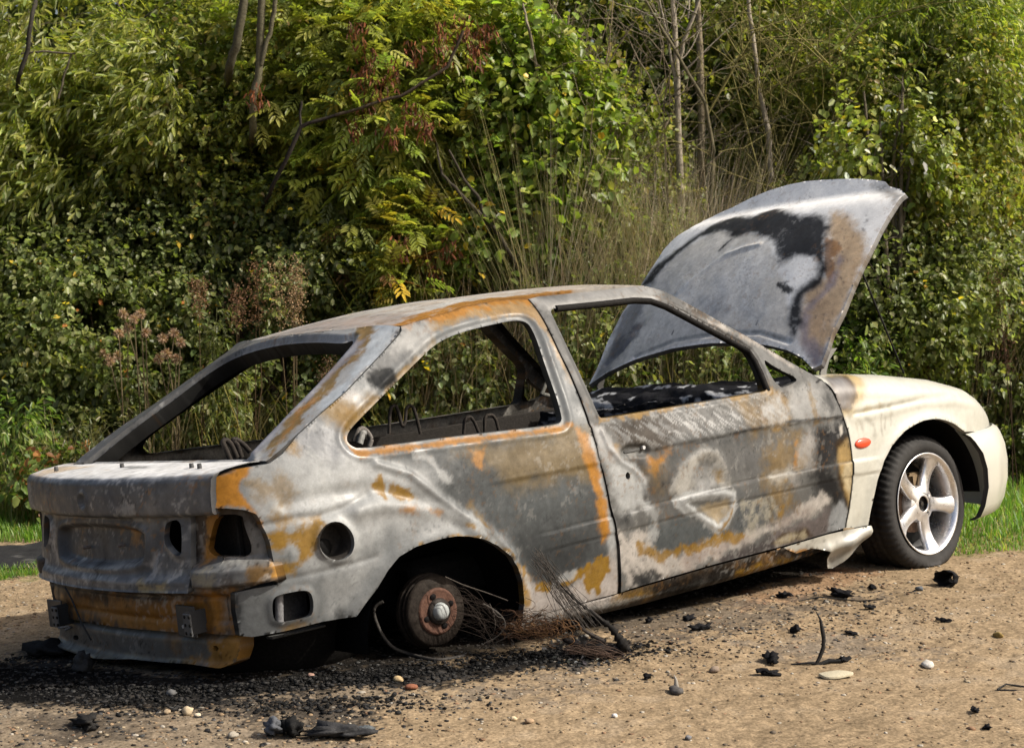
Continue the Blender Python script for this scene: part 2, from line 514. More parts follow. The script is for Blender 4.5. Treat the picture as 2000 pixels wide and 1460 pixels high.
def pd(u, v, line): return poly_sd(np.stack([u, v], 1), line, False)
def trim_relief(u, v, x0, x1):
    zu, zl = np.interp(u, *TRU), np.interp(u, *TRL)
    win = sstep(x0, x0 + .14, u) * (1 - sstep(x1 - .03, x1, u))
    return win * (.0035 * sstep(zl - .002, zl + .004, v) * (1 - sstep(zu - .004, zu + .002, v)) - .003 * gau(v - zu - .003, .004) - .002 * gau(v - zl + .003, .003))
def quarter_relief(u, v):
    r = .0035 * fbm(u * 5, v * 5, 31, 3)
    r = r + .014 * gau(pd(u, v, arch_r), .035)
    r = r + .015 * gau(pd(u, v, ridge1), .028) + .009 * gau(pd(u, v, ridge2), .013)
    r = r - .012 * gau(pd(u, v, hollow1), .026)
    r = r - .004 * gau(pd(u, v, crease_low), .008) - .008 * gau(pd(u, v, crease_sh), .012)
    dz = v - np.interp(u, [p[0] for p in crease_q], [p[1] for p in crease_q]); r = r + sstep(.16, .30, u) * .006 * np.where(dz > 0, np.exp(-dz / .05), np.exp(dz / .0035))
    r = r + .010 * gau(poly_sd(np.stack([u, v], 1), filler), .014) + .008 * gau(poly_sd(np.stack([u, v], 1), vent), .012)
    dw = poly_sd(np.stack([u, v], 1), qwin)
    r = r - .010 * (1 - sstep(.006, .026, dw)) + .003 * gau(dw - .032, .008)
    return r + trim_relief(u, v, .34, .78)
P_, B_ = 'p', 'b'
Zp = lambda k, col, pts, soft=.012, amp=.05, op=1.0: (P_, col, S(k, pts), soft, amp, op)
Zb = lambda k, col, pts, w=.014, soft=.006, amp=.02, op=1.0: (B_, col, S(k, pts), soft, amp, op, w)
q_p = [
    Zp(1, W, [(1330, 170), (1600, 110), (1947, 40), (1990, 250), (1960, 420), (1700, 420), (1500, 430), (1400, 430), (1330, 300)], .05, .06, .9),
    Zp(0, W, [(690, 900), (780, 900), (860, 960), (930, 1010), (1000, 1090), (900, 1030), (760, 1040), (700, 1100), (640, 1110), (560, 1110), (560, 1020)], .04, .06, .8),
    Zp(0, G, [(850, 905), (980, 860), (1110, 840), (1160, 845), (1180, 960), (1192, 1090), (1100, 1160), (1020, 1150), (1000, 1080), (930, 1005), (870, 965)], .025, .07, .95),
    Zp(0, BLU, [(920, 930), (1140, 900), (1150, 1000), (1000, 1030), (950, 1000)], .04, .08, .5),
    Zp(0, (.17, .12, .05), [(880, 880), (1000, 860), (1120, 835), (1150, 850), (1165, 925), (1000, 950), (940, 905)], .03, .07, .75),
    Zp(0, G, [(700, 885), (830, 870), (880, 905), (800, 900), (740, 905)], .03, .06, .7),
    Zb(3, W, [(590, 1150), (660, 1180), (740, 1290), (790, 1333)], .025, .012, .04, .7),
    Zp(0, DG, [(1010, 1060), (1150, 1030), (1165, 1090), (1100, 1140), (1030, 1140)], .04, .08, .45),
    Zp(0, W, [(1140, 860), (1152, 850), (1165, 880), (1182, 960), (1200, 1040), (1205, 1100), (1190, 1090), (1180, 1020), (1165, 940)], .008, .03, .85),
    Zp(0, RU, [(1128, 840), (1150, 850), (1158, 890), (1172, 940), (1182, 990), (1186, 1050), (1174, 1060), (1168, 1000), (1150, 930), (1138, 890)], .012, .04, .9),
    Zb(0, RU, [(1160, 925), (1178, 990), (1186, 1040)], .018, .008, .04, .8),
    Zp(3, RU, [(900, 1110), (1040, 1095), (1025, 1180), (1000, 1260), (970, 1240), (935, 1170)], .012, .05, .85),
    Zb(3, RU, [(125, 1050), (160, 1130), (220, 1150), (600, 1105), (1000, 1050), (1500, 990), (1590, 960)], .016, .006, .03, .85),
    Zp(3, OL, [(0, 800), (130, 820), (200, 900), (330, 790), (300, 770), (160, 940), (120, 1040), (90, 980), (20, 880)], .02, .06, .8),
    Zp(3, RU, [(20, 720), (150, 790), (200, 860), (130, 930), (60, 860)], .03, .06, .55),
    Zb(3, TAN, [(700, 440), (560, 580), (420, 720), (280, 850), (150, 990)], .022, .008, .04, .9),
    Zp(3, (.30, .19, .075), [(640, 300), (900, 190), (1250, 140), (1330, 170), (1420, 330), (1500, 480), (1600, 700), (1560, 660), (1440, 400), (1350, 270), (1220, 240), (950, 275), (760, 345), (680, 380)], .012, .04, .95),
    Zb(3, RU, [(520, 300), (700, 252), (900, 193), (1100, 152), (1280, 142)], .03, .008, .05, .9),
    Zp(3, (.45, .45, .43), [(470, 325), (620, 280), (710, 320), (660, 430), (560, 500), (440, 520), (400, 480)], .02, .06, .9),
    Zp(3, (.15, .15, .15), [(280, 500), (400, 440), (540, 520), (480, 620), (420, 700), (290, 700), (250, 620)], .03, .08, .7),
    Zp(3, DG, [(268, 605), (420, 605), (445, 680), (380, 720), (310, 745), (275, 690)], .008, .03, .95),
    Zp(3, W, [(40, 780), (250, 700), (310, 760), (200, 880), (120, 820)], .02, .06, .8),
    Zp(2, (.24, .25, .27), [(1420, 760), (1560, 790), (1600, 940), (1500, 980), (1300, 960), (1290, 880)], .03, .08, .8),
    Zp(2, OL, [(1270, 900), (1330, 905), (1325, 955), (1270, 940)], .012, .04, .7),
    Zp(2, TAN, [(1490, 700), (1560, 660), (1660, 700), (1720, 640), (1700, 760), (1640, 830), (1560, 800), (1470, 740)], .02, .06, .8),
    Zp(1, RU, [(1110, 197), (1200, 160), (1310, 140), (1268, 260), (1330, 340), (1392, 430), (1400, 500), (1340, 400), (1290, 360), (1220, 350), (1110, 370)], .008, .03, 1.0),
    Zp(1, TAN, [(1330, 220), (1480, 185), (1550, 250), (1540, 330), (1450, 340), (1360, 270)], .02, .10, .65),
    Zp(1, OL, [(1440, 410), (1560, 380), (1690, 400), (1600, 430), (1480, 432)], .012, .06, .8),
    Zp(1, OL, [(1420, 510), (1550, 480), (1640, 440), (1700, 430), (1685, 480), (1640, 600), (1560, 690), (1490, 700), (1470, 650), (1550, 630), (1580, 590), (1540, 560), (1480, 580), (1430, 560)], .012, .05, .95),
    Zp(1, BLU, [(1480, 640), (1530, 600), (1560, 620), (1530, 660)], .01, .04, .7),
    Zp(2, OL, [(1745, 1130), (1790, 1045), (1820, 1110), (1812, 1200), (1780, 1150)], .008, .04, .95),
    Zp(2, OL, [(1838, 1110), (1950, 1150), (1985, 1200), (1910, 1195), (1845, 1170)], .008, .05, .95),
    Zp(8, RU, [(470, 42), (560, 18), (650, 32), (700, 62), (600, 55), (500, 55)], .010, .05, .75),
    Zp(8, TAN, [(900, 10), (960, 90), (1015, 165), (985, 170), (930, 80)], .012, .05, .8),
    Zb(8, OL, [(540, 275), (640, 240), (800, 206), (950, 222), (1055, 262), (1140, 330), (1195, 410), (1224, 500), (1236, 620), (1228, 720)], .014, .005, .03, .85),
    Zp(8, (.52, .47, .43), [(1225, 430), (1290, 545), (1450, 560), (1600, 470), (1780, 330), (1830, 320), (1850, 590), (1600, 660), (1220, 760)], .015, .06, .95),
    Zp(8, OL, [(1320, 545), (1480, 490), (1600, 420), (1790, 310), (1780, 420), (1700, 575), (1640, 540), (1600, 460), (1570, 490), (1480, 545), (1400, 575)], .006, .05, .97),
    Zb(8, OL, [(1220, 420), (1245, 500), (1240, 620)], .02, .008, .05, .8),
    Zb(8, W, [(1240, 470), (1290, 550), (1440, 520), (1560, 440)], .014, .006, .05, .7),
    Zp(8, OL, [(860, 130), (900, 140), (905, 160), (870, 155)], .006, .02, .9),
    Zp(1, LG, [(1260, 800), (1420, 780), (1420, 1000), (1270, 1020)], .03, .05, .7),
    Zp(1, W, [(1700, 760), (1900, 640), (1990, 620), (1900, 820), (1850, 900), (1720, 900)], .03, .06, .6),
    Zp(1, DG, [(1760, 900), (1870, 915), (1865, 940), (1770, 975)], .012, .05, .8),
    Zp(1, OL, [(1500, 985), (1640, 955), (1640, 975), (1500, 1010)], .01, .05, .6),
    Zb(1, DG, [(1248, 820), (1255, 1000)], .016, .006, .03, .7),
]
q_p += [(B_, BK, door_gap, .002, .0015, .9, .008), (B_, BRN, S(3, [(480, 318), (520, 305), (700, 250), (900, 190), (1100, 150), (1300, 142)]), .003, .006, .7, .006)]  # seam bands: the shade of the panel gaps painted as dark lines
quarter = sheet('quarter_panel', quarter_out, [qwin, filler, vent], .006, side_map, car, M_STEEL, paint_fn(LG, q_p, 3, .20, flake=.55), quarter_relief, .0025,
                (0, .028, 0), [(.012, .045, 0), (0, .02, 0), (0, .02, 0)])

# ---- door
door_front = S(7, [(1440, 20), (1480, 0), (1540, 70), (1590, 180), (1640, 330), (1665, 500), (1665, 640), (1645, 800), (1620, 925)])
apillar = [(.80, 1.3705), (1.0, 1.3745), (1.2, 1.3705), (1.313, 1.360), (1.36, 1.336), (1.40, 1.302), (1.503, 1.223), (1.662, 1.107), (1.782, 1.015), (1.87, .955)]
door_gap_d = [(p[0] + .011 * (1 - float(sstep(.34, .75, p[1]))), p[1]) for p in door_gap]
door_out = door_gap_d[::-1] + apillar + door_front[1:] + [(1.571, .302), (1.218, .300), (.97, .293), (.80, .288)]
dwin = chaikin(S(4, [(185, 262), (180, 235), (205, 222), (450, 195), (700, 168), (800, 172), (890, 205), (1000, 262), (1200, 370), (1395, 475), (1440, 545), (1500, 690),
                     (1500, 728), (1450, 738), (1000, 815), (600, 880), (490, 897), (470, 880), (400, 715), (300, 505)]), 1)
dtri = S(4, [(1452, 520), (1550, 590), (1690, 655), (1640, 690), (1560, 715)])
handle = chaikin(S(7, [(225, 440), (250, 405), (320, 392), (390, 396), (410, 430), (405, 475), (370, 490), (260, 490), (235, 475)]), 2)
dent1 = S(7, [(680, 570), (700, 500), (760, 465), (830, 490), (870, 560), (890, 650), (760, 690), (690, 680)])
dent1r = S(7, [(560, 690), (590, 570), (660, 500), (740, 455), (820, 455), (870, 510), (895, 590), (905, 670)])
dent2 = chaikin(S(7, [(600, 750), (740, 715), (920, 705), (925, 790), (880, 890), (835, 930), (760, 880), (640, 800)]), 1)
buck = S(7, [(110, 320), (150, 420), (220, 500), (310, 560), (370, 620), (390, 720)])
buck2 = S(7, [(240, 500), (330, 520), (370, 600), (385, 760)])
def door_relief(u, v):
    P = np.stack([u, v], 1)
    r = .003 * fbm(u * 5, v * 5, 41, 3)
    cz = np.interp(u, [p[0] for p in crease_d], [p[1] for p in crease_d])
    win = sstep(.80, .98, u)
    dz = v - cz; r = r + win * .007 * np.where(dz > 0, np.exp(-dz / .05), np.exp(dz / .0035))
    r = r + trim_relief(u, v, .70, 2.1)
    r = r - .020 * (1 - sstep(-.02, .004, poly_sd(P, handle)))
    r = r - .011 * (1 - sstep(-.045, .012, poly_sd(P, dent1))) + .005 * gau(pd(u, v, dent1r), .016)
    r = r + .005 * gau(pd(u, v, np.vstack([dent2, dent2[:1]])), .012) - .009 * (1 - sstep(-.05, 0, poly_sd(P, dent2)))
    r = r + .007 * gau(pd(u, v, buck), .010) - .005 * gau(pd(u, v, buck2), .016)
    dw = poly_sd(P, dwin)
    r = r - .006 * (1 - sstep(.004, .018, dw))
    return r
keyhole = chaikin(S(7, [(258, 600), (262, 578), (280, 574), (291, 600), (282, 622), (266, 620)]), 1)
hslot = S(7, [(228, 448), (238, 440), (242, 474), (234, 476)])
d_p = [
    Zp(7, (.07, .055, .042), [(100, 262), (350, 225), (560, 195), (620, 300), (560, 390), (450, 430), (250, 430), (170, 360)], .03, .07, .85),
    Zp(7, G, [(560, 380), (900, 320), (1280, 260), (1290, 330), (900, 420), (700, 440), (540, 500)], .03, .06, .8),
    Zp(7, (.19, .19, .185), [(500, 215), (900, 150), (1180, 100), (1250, 130), (1250, 250), (900, 315), (700, 370), (560, 330)], .05, .16, .75),
    ('s', (.60, .61, .60), S(7, [(480, 215), (900, 150), (1180, 100), (1260, 120), (1260, 270), (900, 325), (680, 380), (540, 340)]), .03, .06, .6),
    ('s', (.30, .31, .31), S(7, [(120, 260), (560, 195), (560, 380), (300, 420), (180, 360)]), .03, .06, .6),
    Zp(7, TAN, [(930, 150), (1180, 85), (1260, 140), (1275, 280), (1050, 330), (1010, 220)], .04, .10, .7),
    Zb(7, OL, [(1180, 95), (1245, 150), (1265, 240), (1200, 290)], .03, .015, .05, .7),
    Zp(7, W, [(1125, 130), (1215, 120), (1240, 220), (1180, 270), (1115, 200)], .02, .08, .8),
    Zp(7, (.36, .36, .345), [(1270, 60), (1480, 10), (1580, 180), (1600, 235), (1420, 265), (1290, 285)], .02, .05, .9),
    Zb(7, TAN, [(1400, 40), (1420, 180), (1430, 260)], .015, .008, .05, .6),
    Zp(7, DG, [(1480, 20), (1530, 60), (1600, 190), (1605, 235), (1520, 215), (1470, 120)], .03, .07, .75),
    Zp(7, BLU, [(400, 900), (560, 850), (740, 880), (830, 945), (980, 900), (1000, 970), (860, 1000), (700, 1060), (520, 1085), (400, 1050)], .02, .07, .95),
    Zp(7, (.10, .11, .115), [(940, 740), (1140, 690), (1170, 760), (1120, 880), (1000, 960), (900, 960), (930, 850)], .03, .08, .85),
    Zp(7, (.085, .08, .075), [(320, 520), (420, 560), (560, 560), (540, 720), (400, 770), (390, 640)], .03, .07, .75),
    Zp(7, (.12, .12, .12), [(900, 420), (1130, 380), (1120, 560), (950, 640), (900, 560)], .04, .10, .55),
    Zp(7, (.02, .02, .021), [(1410, 300), (1600, 255), (1640, 330), (1668, 500), (1560, 525), (1540, 560), (1600, 640), (1640, 760), (1540, 790), (1450, 700), (1390, 600), (1420, 430)], .03, .07, .92),
    Zp(7, (.045, .045, .047), [(1500, 380), (1590, 300), (1600, 420), (1550, 520), (1480, 520)], .03, .06, .7),
    Zp(7, (.55, .52, .48), [(1270, 520), (1400, 330), (1425, 400), (1400, 540), (1290, 620)], .03, .07, .65),
    Zp(7, (.56, .52, .47), [(215, 960), (380, 960), (420, 1055), (560, 1095), (800, 1025), (1000, 965), (1200, 885), (1400, 765), (1480, 700), (1510, 760), (1400, 860), (1150, 960), (850, 1085), (600, 1190), (300, 1290), (235, 1200)], .012, .06, .95),
    Zp(7, PK, [(600, 1090), (850, 1010), (1000, 970), (1060, 990), (860, 1080), (640, 1160)], .02, .05, .8),
    Zp(7, PK, [(1150, 900), (1420, 770), (1440, 820), (1200, 930)], .02, .05, .7),
    Zb(7, OL, [(335, 1030), (400, 1075), (480, 1100), (560, 1075), (625, 1040), (650, 1065), (800, 1005), (900, 975), (930, 1000), (1000, 965)], .022, .007, .05, .85),
    Zp(7, DG, [(275, 1195), (340, 1170), (430, 1175), (520, 1215), (400, 1270), (280, 1315)], .010, .05, .92),
    Zp(7, (.07, .06, .06), [(850, 1080), (1150, 985), (1190, 1050), (1000, 1115), (840, 1165)], .012, .05, .9),
    Zp(7, (.15, .125, .12), [(1150, 965), (1350, 880), (1520, 800), (1545, 860), (1500, 950), (1200, 1045)], .015, .06, .85),
    Zp(7, (.34, .36, .37), [(1530, 825), (1590, 745), (1640, 800), (1612, 925), (1500, 950)], .008, .03, .9),
    Zp(7, BRN, [(1165, 1015), (1260, 940), (1390, 920), (1430, 975), (1280, 1020)], .012, .03, .9),
    Zp(7, (.42, .36, .24), [(1185, 1010), (1270, 955), (1370, 940), (1380, 970), (1270, 1005)], .012, .03, .95),
    Zp(7, W, [(150, 500), (230, 500), (330, 560), (375, 640), (385, 800), (240, 825), (195, 720)], .02, .06, .85),
    Zp(7, (.45, .45, .44), [(55, 290), (120, 300), (180, 400), (230, 500), (140, 520), (90, 460)], .012, .03, .9),
    Zp(7, RU, [(395, 490), (530, 465), (500, 560), (440, 570)], .02, .07, .85),
    Zp(7, TAN, [(410, 570), (500, 570), (480, 690), (430, 700)], .03, .08, .5),
    Zp(7, OL, [(170, 390), (225, 410), (215, 460), (190, 450)], .012, .04, .7),
    Zp(7, (.50, .485, .44), [(545, 700), (570, 610), (640, 500), (720, 450), (830, 460), (880, 540), (905, 660), (860, 690), (820, 500), (720, 490), (680, 560), (690, 660), (600, 730)], .014, .05, .9),
    Zp(7, (.30, .30, .29), [(700, 570), (760, 540), (840, 560), (860, 660), (760, 690), (700, 680)], .02, .05, .8),
    Zp(7, TAN, [(835, 570), (855, 570), (855, 630), (835, 640)], .01, .04, .8),
    Zb(7, W, [(560, 750), (700, 715), (915, 708), (925, 790), (885, 880), (840, 925), (745, 865), (620, 800), (565, 760)], .034, .008, .03, .95),
    Zb(7, OL, [(928, 760), (905, 860), (845, 938), (790, 915)], .010, .005, .02, .8),
    Zp(7, (.30, .235, .14), [(700, 800), (880, 745), (900, 800), (835, 880), (770, 850)], .015, .04, .85),
    Zp(7, TAN, [(1130, 620), (1150, 420), (1220, 370), (1330, 370), (1315, 560), (1255, 610), (1265, 780), (1210, 860), (1165, 740)], .03, .12, .65),
    Zb(7, RU, [(1310, 400), (1310, 540)], .02, .01, .05, .7),
    Zb(7, OL, [(1250, 620), (1255, 760), (1215, 840)], .018, .01, .05, .7),
    Zp(7, (.58, .56, .5), [(1150, 600), (1290, 555), (1290, 600), (1160, 640)], .015, .05, .7),
    Zp(7, (.45, .42, .33), [(1000, 810), (1100, 800), (1140, 830), (1110, 900), (1010, 910)], .02, .16, .75),
    Zb(7, W, [(400, 790), (445, 850), (440, 960)], .035, .012, .05, .7),
    Zp(7, DG, [(190, 850), (280, 835), (290, 900), (205, 930)], .015, .05, .7),
    Zp(7, BRN, [(1570, 400), (1625, 340), (1660, 480), (1668, 640), (1650, 800), (1615, 740), (1560, 560), (1590, 480)], .018, .03, .95),
    Zp(7, (.40, .27, .10), [(1585, 430), (1635, 390), (1660, 500), (1668, 640), (1648, 790), (1625, 720), (1580, 560)], .018, .03, .9),
    Zp(7, (.52, .43, .26), [(1610, 530), (1658, 505), (1668, 640), (1650, 740), (1632, 690), (1600, 610)], .014, .02, .95),
    Zp(7, (.7, .66, .58), [(1588, 300), (1602, 290), (1606, 330), (1594, 350)], .004, .01, .9),
    Zb(7, OL, [(110, 255), (500, 180), (800, 125), (1150, 68)], .014, .006, .05, .75),
    Zb(7, (.05, .05, .05), [(700, 400), (1000, 318), (1280, 262), (1590, 232)], .007, .004, .01, .8),
    Zb(7, (.06, .055, .05), [(195, 848), (450, 785), (900, 672), (1160, 602), (1655, 508)], .005, .003, .004, .7),
    Zb(4, (.50, .49, .46), [(90, 190), (200, 215), (450, 150), (800, 115)], .05, .02, .03, .7),
    Zb(4, (.05, .045, .04), [(900, 190), (1130, 320), (1390, 460)], .016, .006, .03, .8),
    Zb(4, (.42, .36, .30), [(1130, 300), (1400, 420), (1600, 545), (1700, 610)], .02, .008, .04, .7),
    Zp(4, BRN, [(1000, 190), (1120, 240), (1140, 290), (1050, 260)], .015, .05, .7),
]
d_p += [(B_, BK, door_gap, .002, .0012, .95, .008), (B_, BK, door_front, .002, .0012, .9, .007)]  # black bands paint the gap shade along both door edges
door = sheet('door', door_out, [dwin, keyhole, hslot, chaikin(dtri, 1)], .006, side_map, car, M_STEEL, paint_fn((.155, .155, .148), d_p, 11, .24, (1, 1), flake=.75), door_relief, .0025, (0, .03, 0),
             [(0, .05, 0), (0, .02, 0), (0, .02, 0), (0, .03, 0)])
m = MB(); c0 = [(*p, 0) for p in S(4, [(1452, 512), (1560, 728)])]
m.tube([(p[0], ys(p[0], p[1]) + .014, p[1]) for p in S(4, [(220, 226), (450, 204), (700, 176), (800, 181), (890, 214), (1000, 272), (1200, 380), (1395, 486), (1437, 548), (1470, 620), (1502, 700), (1515, 730)])], .0125, 8, (.016, .015, .014))
m.build('window_channel', M_SOOT, door)
m = MB(); hx, hz = S(7, [(322, 445)])[0]
m.box((hx - .045, ys(hx, hz) + .012, hz - .006), (hx + .035, ys(hx, hz) + .022, hz + .006), (.07, .07, .068), .004)
m.lathe([(0, 0), (0, .007), (.012, .007)], (hx + .045, ys(hx, hz) + .002, hz + .006), 'y', 12, (.45, .45, .45))
m.build('door_handle', M_STEEL, door, auto=40)

# ---- sill and the torn trim hanging at its front end
sill_out = [(.296, .288), (.50, .283), (.76, .283), (1.2, .295), (1.57, .297), (1.97, .304), (2.095, .302), (2.08, .25), (1.86, .24), (1.67, .228), (1.32, .216), (.9, .212), (.58, .222), (.31, .232)]
def sill_map(u, v):
    X = side_map(u, v); X[:, 1] += .004 + .05 * np.clip((.25 - v) / .05, 0, 1) ** 2
    return X
s_p = [Zp(8, (.5, .46, .42), [(1200, 640), (1840, 560), (1840, 640), (1500, 720), (1220, 800)], .012, .05, .9), Zp(7, OL, [(200, 1330), (420, 1290), (440, 1340), (200, 1400)], .02, .06, .8),
       Zp(7, BRN, [(440, 1280), (800, 1160), (860, 1180), (500, 1330)], .015, .05, .8), Zp(7, (.22, .12, .04), [(850, 1170), (1150, 1090), (1300, 1090), (1000, 1190)], .015, .06, .8),
       Zb(7, (.3, .3, .28), [(20, 1430), (400, 1345), (900, 1225)], .010, .005, .03, .6)]
sheet('sill', sill_out, [], .007, sill_map, car, M_SOOT, paint_fn((.10, .085, .07), s_p + [Zp(7, (.014, .013, .012), [(420, 1290), (900, 1150), (1500, 1010), (1600, 1010), (1600, 1080), (900, 1260), (460, 1370)], .02, .08, .85), Zp(7, OL, [(950, 1200), (1250, 1120), (1300, 1130), (1000, 1215)], .012, .05, .8)], 21, .35), None, .001, (0, .05, -.01))
torn = S(7, [(1180, 1052), (1240, 1040), (1330, 1012), (1500, 962), (1640, 930), (1758, 905), (1752, 965), (1700, 1030), (1640, 1080), (1590, 1130), (1540, 1172), (1516, 1172), (1508, 1120), (1492, 1068),
             (1440, 1052), (1400, 1048), (1360, 1062), (1310, 1078), (1270, 1064), (1230, 1045), (1190, 1058)])
def torn_map(u, v):
    X = side_map(u, v)
    d = poly_sd(np.stack([u, v], 1), S(7, [(1495, 1060), (1600, 1020), (1740, 950)]), False)
    X[:, 1] += -.010 - .028 * gau(d, .03) + .012 * np.sin(u * 34) * np.clip((.28 - v) / .05, 0, 1)
    return X
t_p = [Zb(7, RU, [(1185, 1056), (1250, 1058), (1300, 1085), (1370, 1068)], .016, .006, .03, .9), Zb(7, BRN, [(1400, 1050), (1490, 1065), (1512, 1150)], .012, .006, .03, .8),
       Zp(7, G, [(1600, 1000), (1700, 960), (1690, 1030), (1600, 1110), (1540, 1160), (1560, 1060)], .03, .05, .6)]
sheet('torn_sill_trim', torn, [], .006, torn_map, car, M_PAINT, paint_fn((.42, .41, .36), t_p, 23, .12, grime=.3, gain=.8, flake=.3), None, 0, (0, .004, .0))

# ---- front wing: flank rolls over into a flat top
WZT = ([1.85, 1.93, 2.10, 2.355, 2.68, 2.90, 3.005, 3.10, 3.2], [.936, .930, .920, .888, .830, .772, .730, .690, .655])
WA = .105
def wing_map(u, v):
    zt = np.interp(u, *WZT); zc = zt - WA
    th = np.clip((v - zc) / WA, 0, 1.0) * pi / 2
    z = np.where(v < zc, v, zc + WA * np.sin(th))
    y = ys(u, np.minimum(v, zc)) + .14 * plan(u) * (1 - np.cos(th))
    return np.stack([u, y, z], 1)
def wing_px(k, pts):
    r = []
    us = np.linspace(1.85, 3.2, 180)
    for px, py in zz(k, pts):
        o, d = ray_c(px, py)
        vs = np.linspace(.2, .95, 200)
        U, V = np.meshgrid(us, vs)
        X = wing_map(U.ravel(), V.ravel()) - o
        cr = np.linalg.norm(np.cross(X, d / np.linalg.norm(d)), axis=1)
        i = int(np.argmin(cr + np.where(V.ravel() > np.interp(U.ravel(), *WZT), 9, 0)))
        r.append((U.ravel()[i], V.ravel()[i]))
    return r
arch_f = S(6, [(385, 1010), (400, 930), (440, 750), (478, 640), (520, 560), (560, 510), (600, 470), (650, 438), (700, 415), (745, 406), (790, 405), (830, 415), (870, 430), (935, 478)])
wing_top = [(3.12, .60), (3.10, .690), (3.005, .730), (2.90, .772), (2.68, .830), (2.355, .888), (2.10, .920), (1.955, .930)]
wing_out = door_front[2:][::-1] + [door_front[1]] + [(1.90, .934)] + wing_top[::-1] + [(3.13, .60), (3.12, .545)] + S(6, [(1040, 440)])[:0] + arch_f[::-1] + [(2.02, .303)]
Zw = lambda col, pts, soft=.012, amp=.03, op=1.0: (P_, col, wing_px(6, pts), soft, amp, op)
Zwb = lambda col, pts, w=.014, soft=.006, amp=.02, op=1.0: (B_, col, wing_px(6, pts), soft, amp, op, w)
w_p = [Zw((.42, .30, .12), [(125, 150), (270, 148), (355, 170), (372, 270), (325, 352), (250, 380), (235, 350)], .03, .03, .9),
       Zw(BRN, [(120, 155), (260, 150), (305, 180), (325, 280), (275, 355), (240, 355), (190, 240)], .012, .03, .95),
       Zw((.20, .19, .18), [(130, 165), (240, 160), (285, 195), (300, 270), (265, 330), (240, 335), (200, 250)], .015, .04, .95),
       Zw((.09, .08, .075), [(230, 230), (290, 240), (290, 300), (240, 320)], .012, .05, .6),
       Zw((.33, .30, .22), [(460, 305), (500, 330), (530, 280), (535, 345), (460, 355)], .008, .03, .6),
       Zwb((.34, .26, .12), [(250, 372), (330, 365), (460, 340)], .02, .012, .03, .6),
       Zwb((.25, .23, .18), [(300, 380), (360, 430), (370, 500)], .010, .008, .03, .5), Zwb((.22, .21, .17), [(380, 400), (430, 440), (436, 500)], .012, .01, .03, .5),
       Zwb((.25, .24, .2), [(470, 375), (472, 450), (480, 500)], .008, .006, .02, .6), Zwb((.25, .24, .2), [(490, 380), (492, 460)], .008, .006, .02, .6),
       Zwb((.25, .24, .2), [(524, 370), (528, 450)], .006, .005, .02, .6), Zwb((.3, .28, .22), [(330, 430), (345, 520)], .008, .006, .02, .5),
       Zwb((.30, .28, .22), [(400, 410), (500, 395), (525, 380)], .014, .012, .03, .5),
       Zwb((.33, .31, .26), [(565, 860), (560, 930)], .004, .004, .01, .4), Zwb((.36, .34, .28), [(330, 1000), (350, 940)], .03, .02, .03, .4),
       Zwb((.40, .38, .32), [(860, 340), (868, 400)], .006, .006, .01, .35), Zwb((.40, .38, .32), [(920, 330), (930, 420)], .006, .006, .01, .35),
       Zwb((.40, .38, .32), [(1000, 340), (1008, 410)], .006, .006, .01, .3)]
wcre = wing_px(6, [(310, 375), (500, 335), (700, 290), (880, 262), (1000, 265)])
def wing_relief(u, v):
    r = .011 * gau(pd(u, v, arch_f), .030) - .004 * gau(pd(u, v, wcre), .007) + .003 * gau(pd(u, v, wcre) - .02, .015)
    zu, zl = np.interp(u, *TRU), np.interp(u, *TRL)
    win = 1 - sstep(2.12, 2.2, u)
    return r + win * (.006 * sstep(zl - .002, zl + .004, v) * (1 - sstep(zu - .004, zu + .004, v)) - .003 * gau(v - zl, .003))
w_p += [(B_, BK, door_front, .002, .0012, .9, .007)]  # shade of the door gap painted on the wing's edge
wing = sheet('front_wing', wing_out, [], .007, wing_map, car, M_PAINT, paint_fn(CR, w_p, 29, .05, grime=.10, gain=.80, flake=.12), wing_relief, .0025, (0, .03, 0))
rx, rz_ = S(6, [(365, 540)])[0]
m = MB()
a = np.linspace(0, pi / 2, 8)
m.lathe([(-.010 * sin(t), .0205 * cos(t)) for t in a], (rx, ys(rx, rz_) - .001, rz_), 'y', 32, (.62, .07, .025), sx=2.4)
m.build('side_repeater', col_mat('orange_lens', .22, .5, 0, .0, speck=.05), wing)

# ---- front bumper: wraps the nose
BL = 1.25
BZ = [(.20, -.06), (.215, -.025), (.26, .0), (.34, .022), (.42, .030), (.49, .026), (.54, .012), (.565, .0), (.578, -.02)]
bx = 2.15 + BL * (1 - np.linspace(.984, .012, 44) ** 2.2) ** (1 / 5)
def bumper_row(z, off):
    yy = -.835 * plan(bx, BL, 5.0)
    pts = np.stack([bx, yy], 1)
    nrm = np.gradient(pts, axis=0); nrm = np.stack([nrm[:, 1], -nrm[:, 0]], 1); nrm /= np.linalg.norm(nrm, axis=1)[:, None]
    pts = pts + nrm * off
    left = pts[::-1] * [1, -1]
    pts = np.vstack([pts, [[pts[-1, 0] + .002, 0]], left])
    lead = np.interp(z, [.2, .35, .47, .58], [.05, .06, .05, .0])          # trailing edge follows the wheel arch
    pts[:, 0] += lead * np.clip((3.02 - pts[:, 0]) / .2, 0, 1)
    return np.column_stack([pts, np.full(len(pts), z)])
rows = np.array([bumper_row(z, o) for z, o in BZ])
cc = np.tile(np.array(CR) * .85, (rows.shape[0], rows.shape[1], 1)) * (1 + .06 * fbm(rows[..., 0] * 9, rows[..., 2] * 5, 3))[..., None]
cc *= (1 - .22 * sstep(.1, .6, fbm(rows[..., 0] * 30, rows[..., 2] * 4, 8)))[..., None]
m = MB().grid(rows, col=cc)
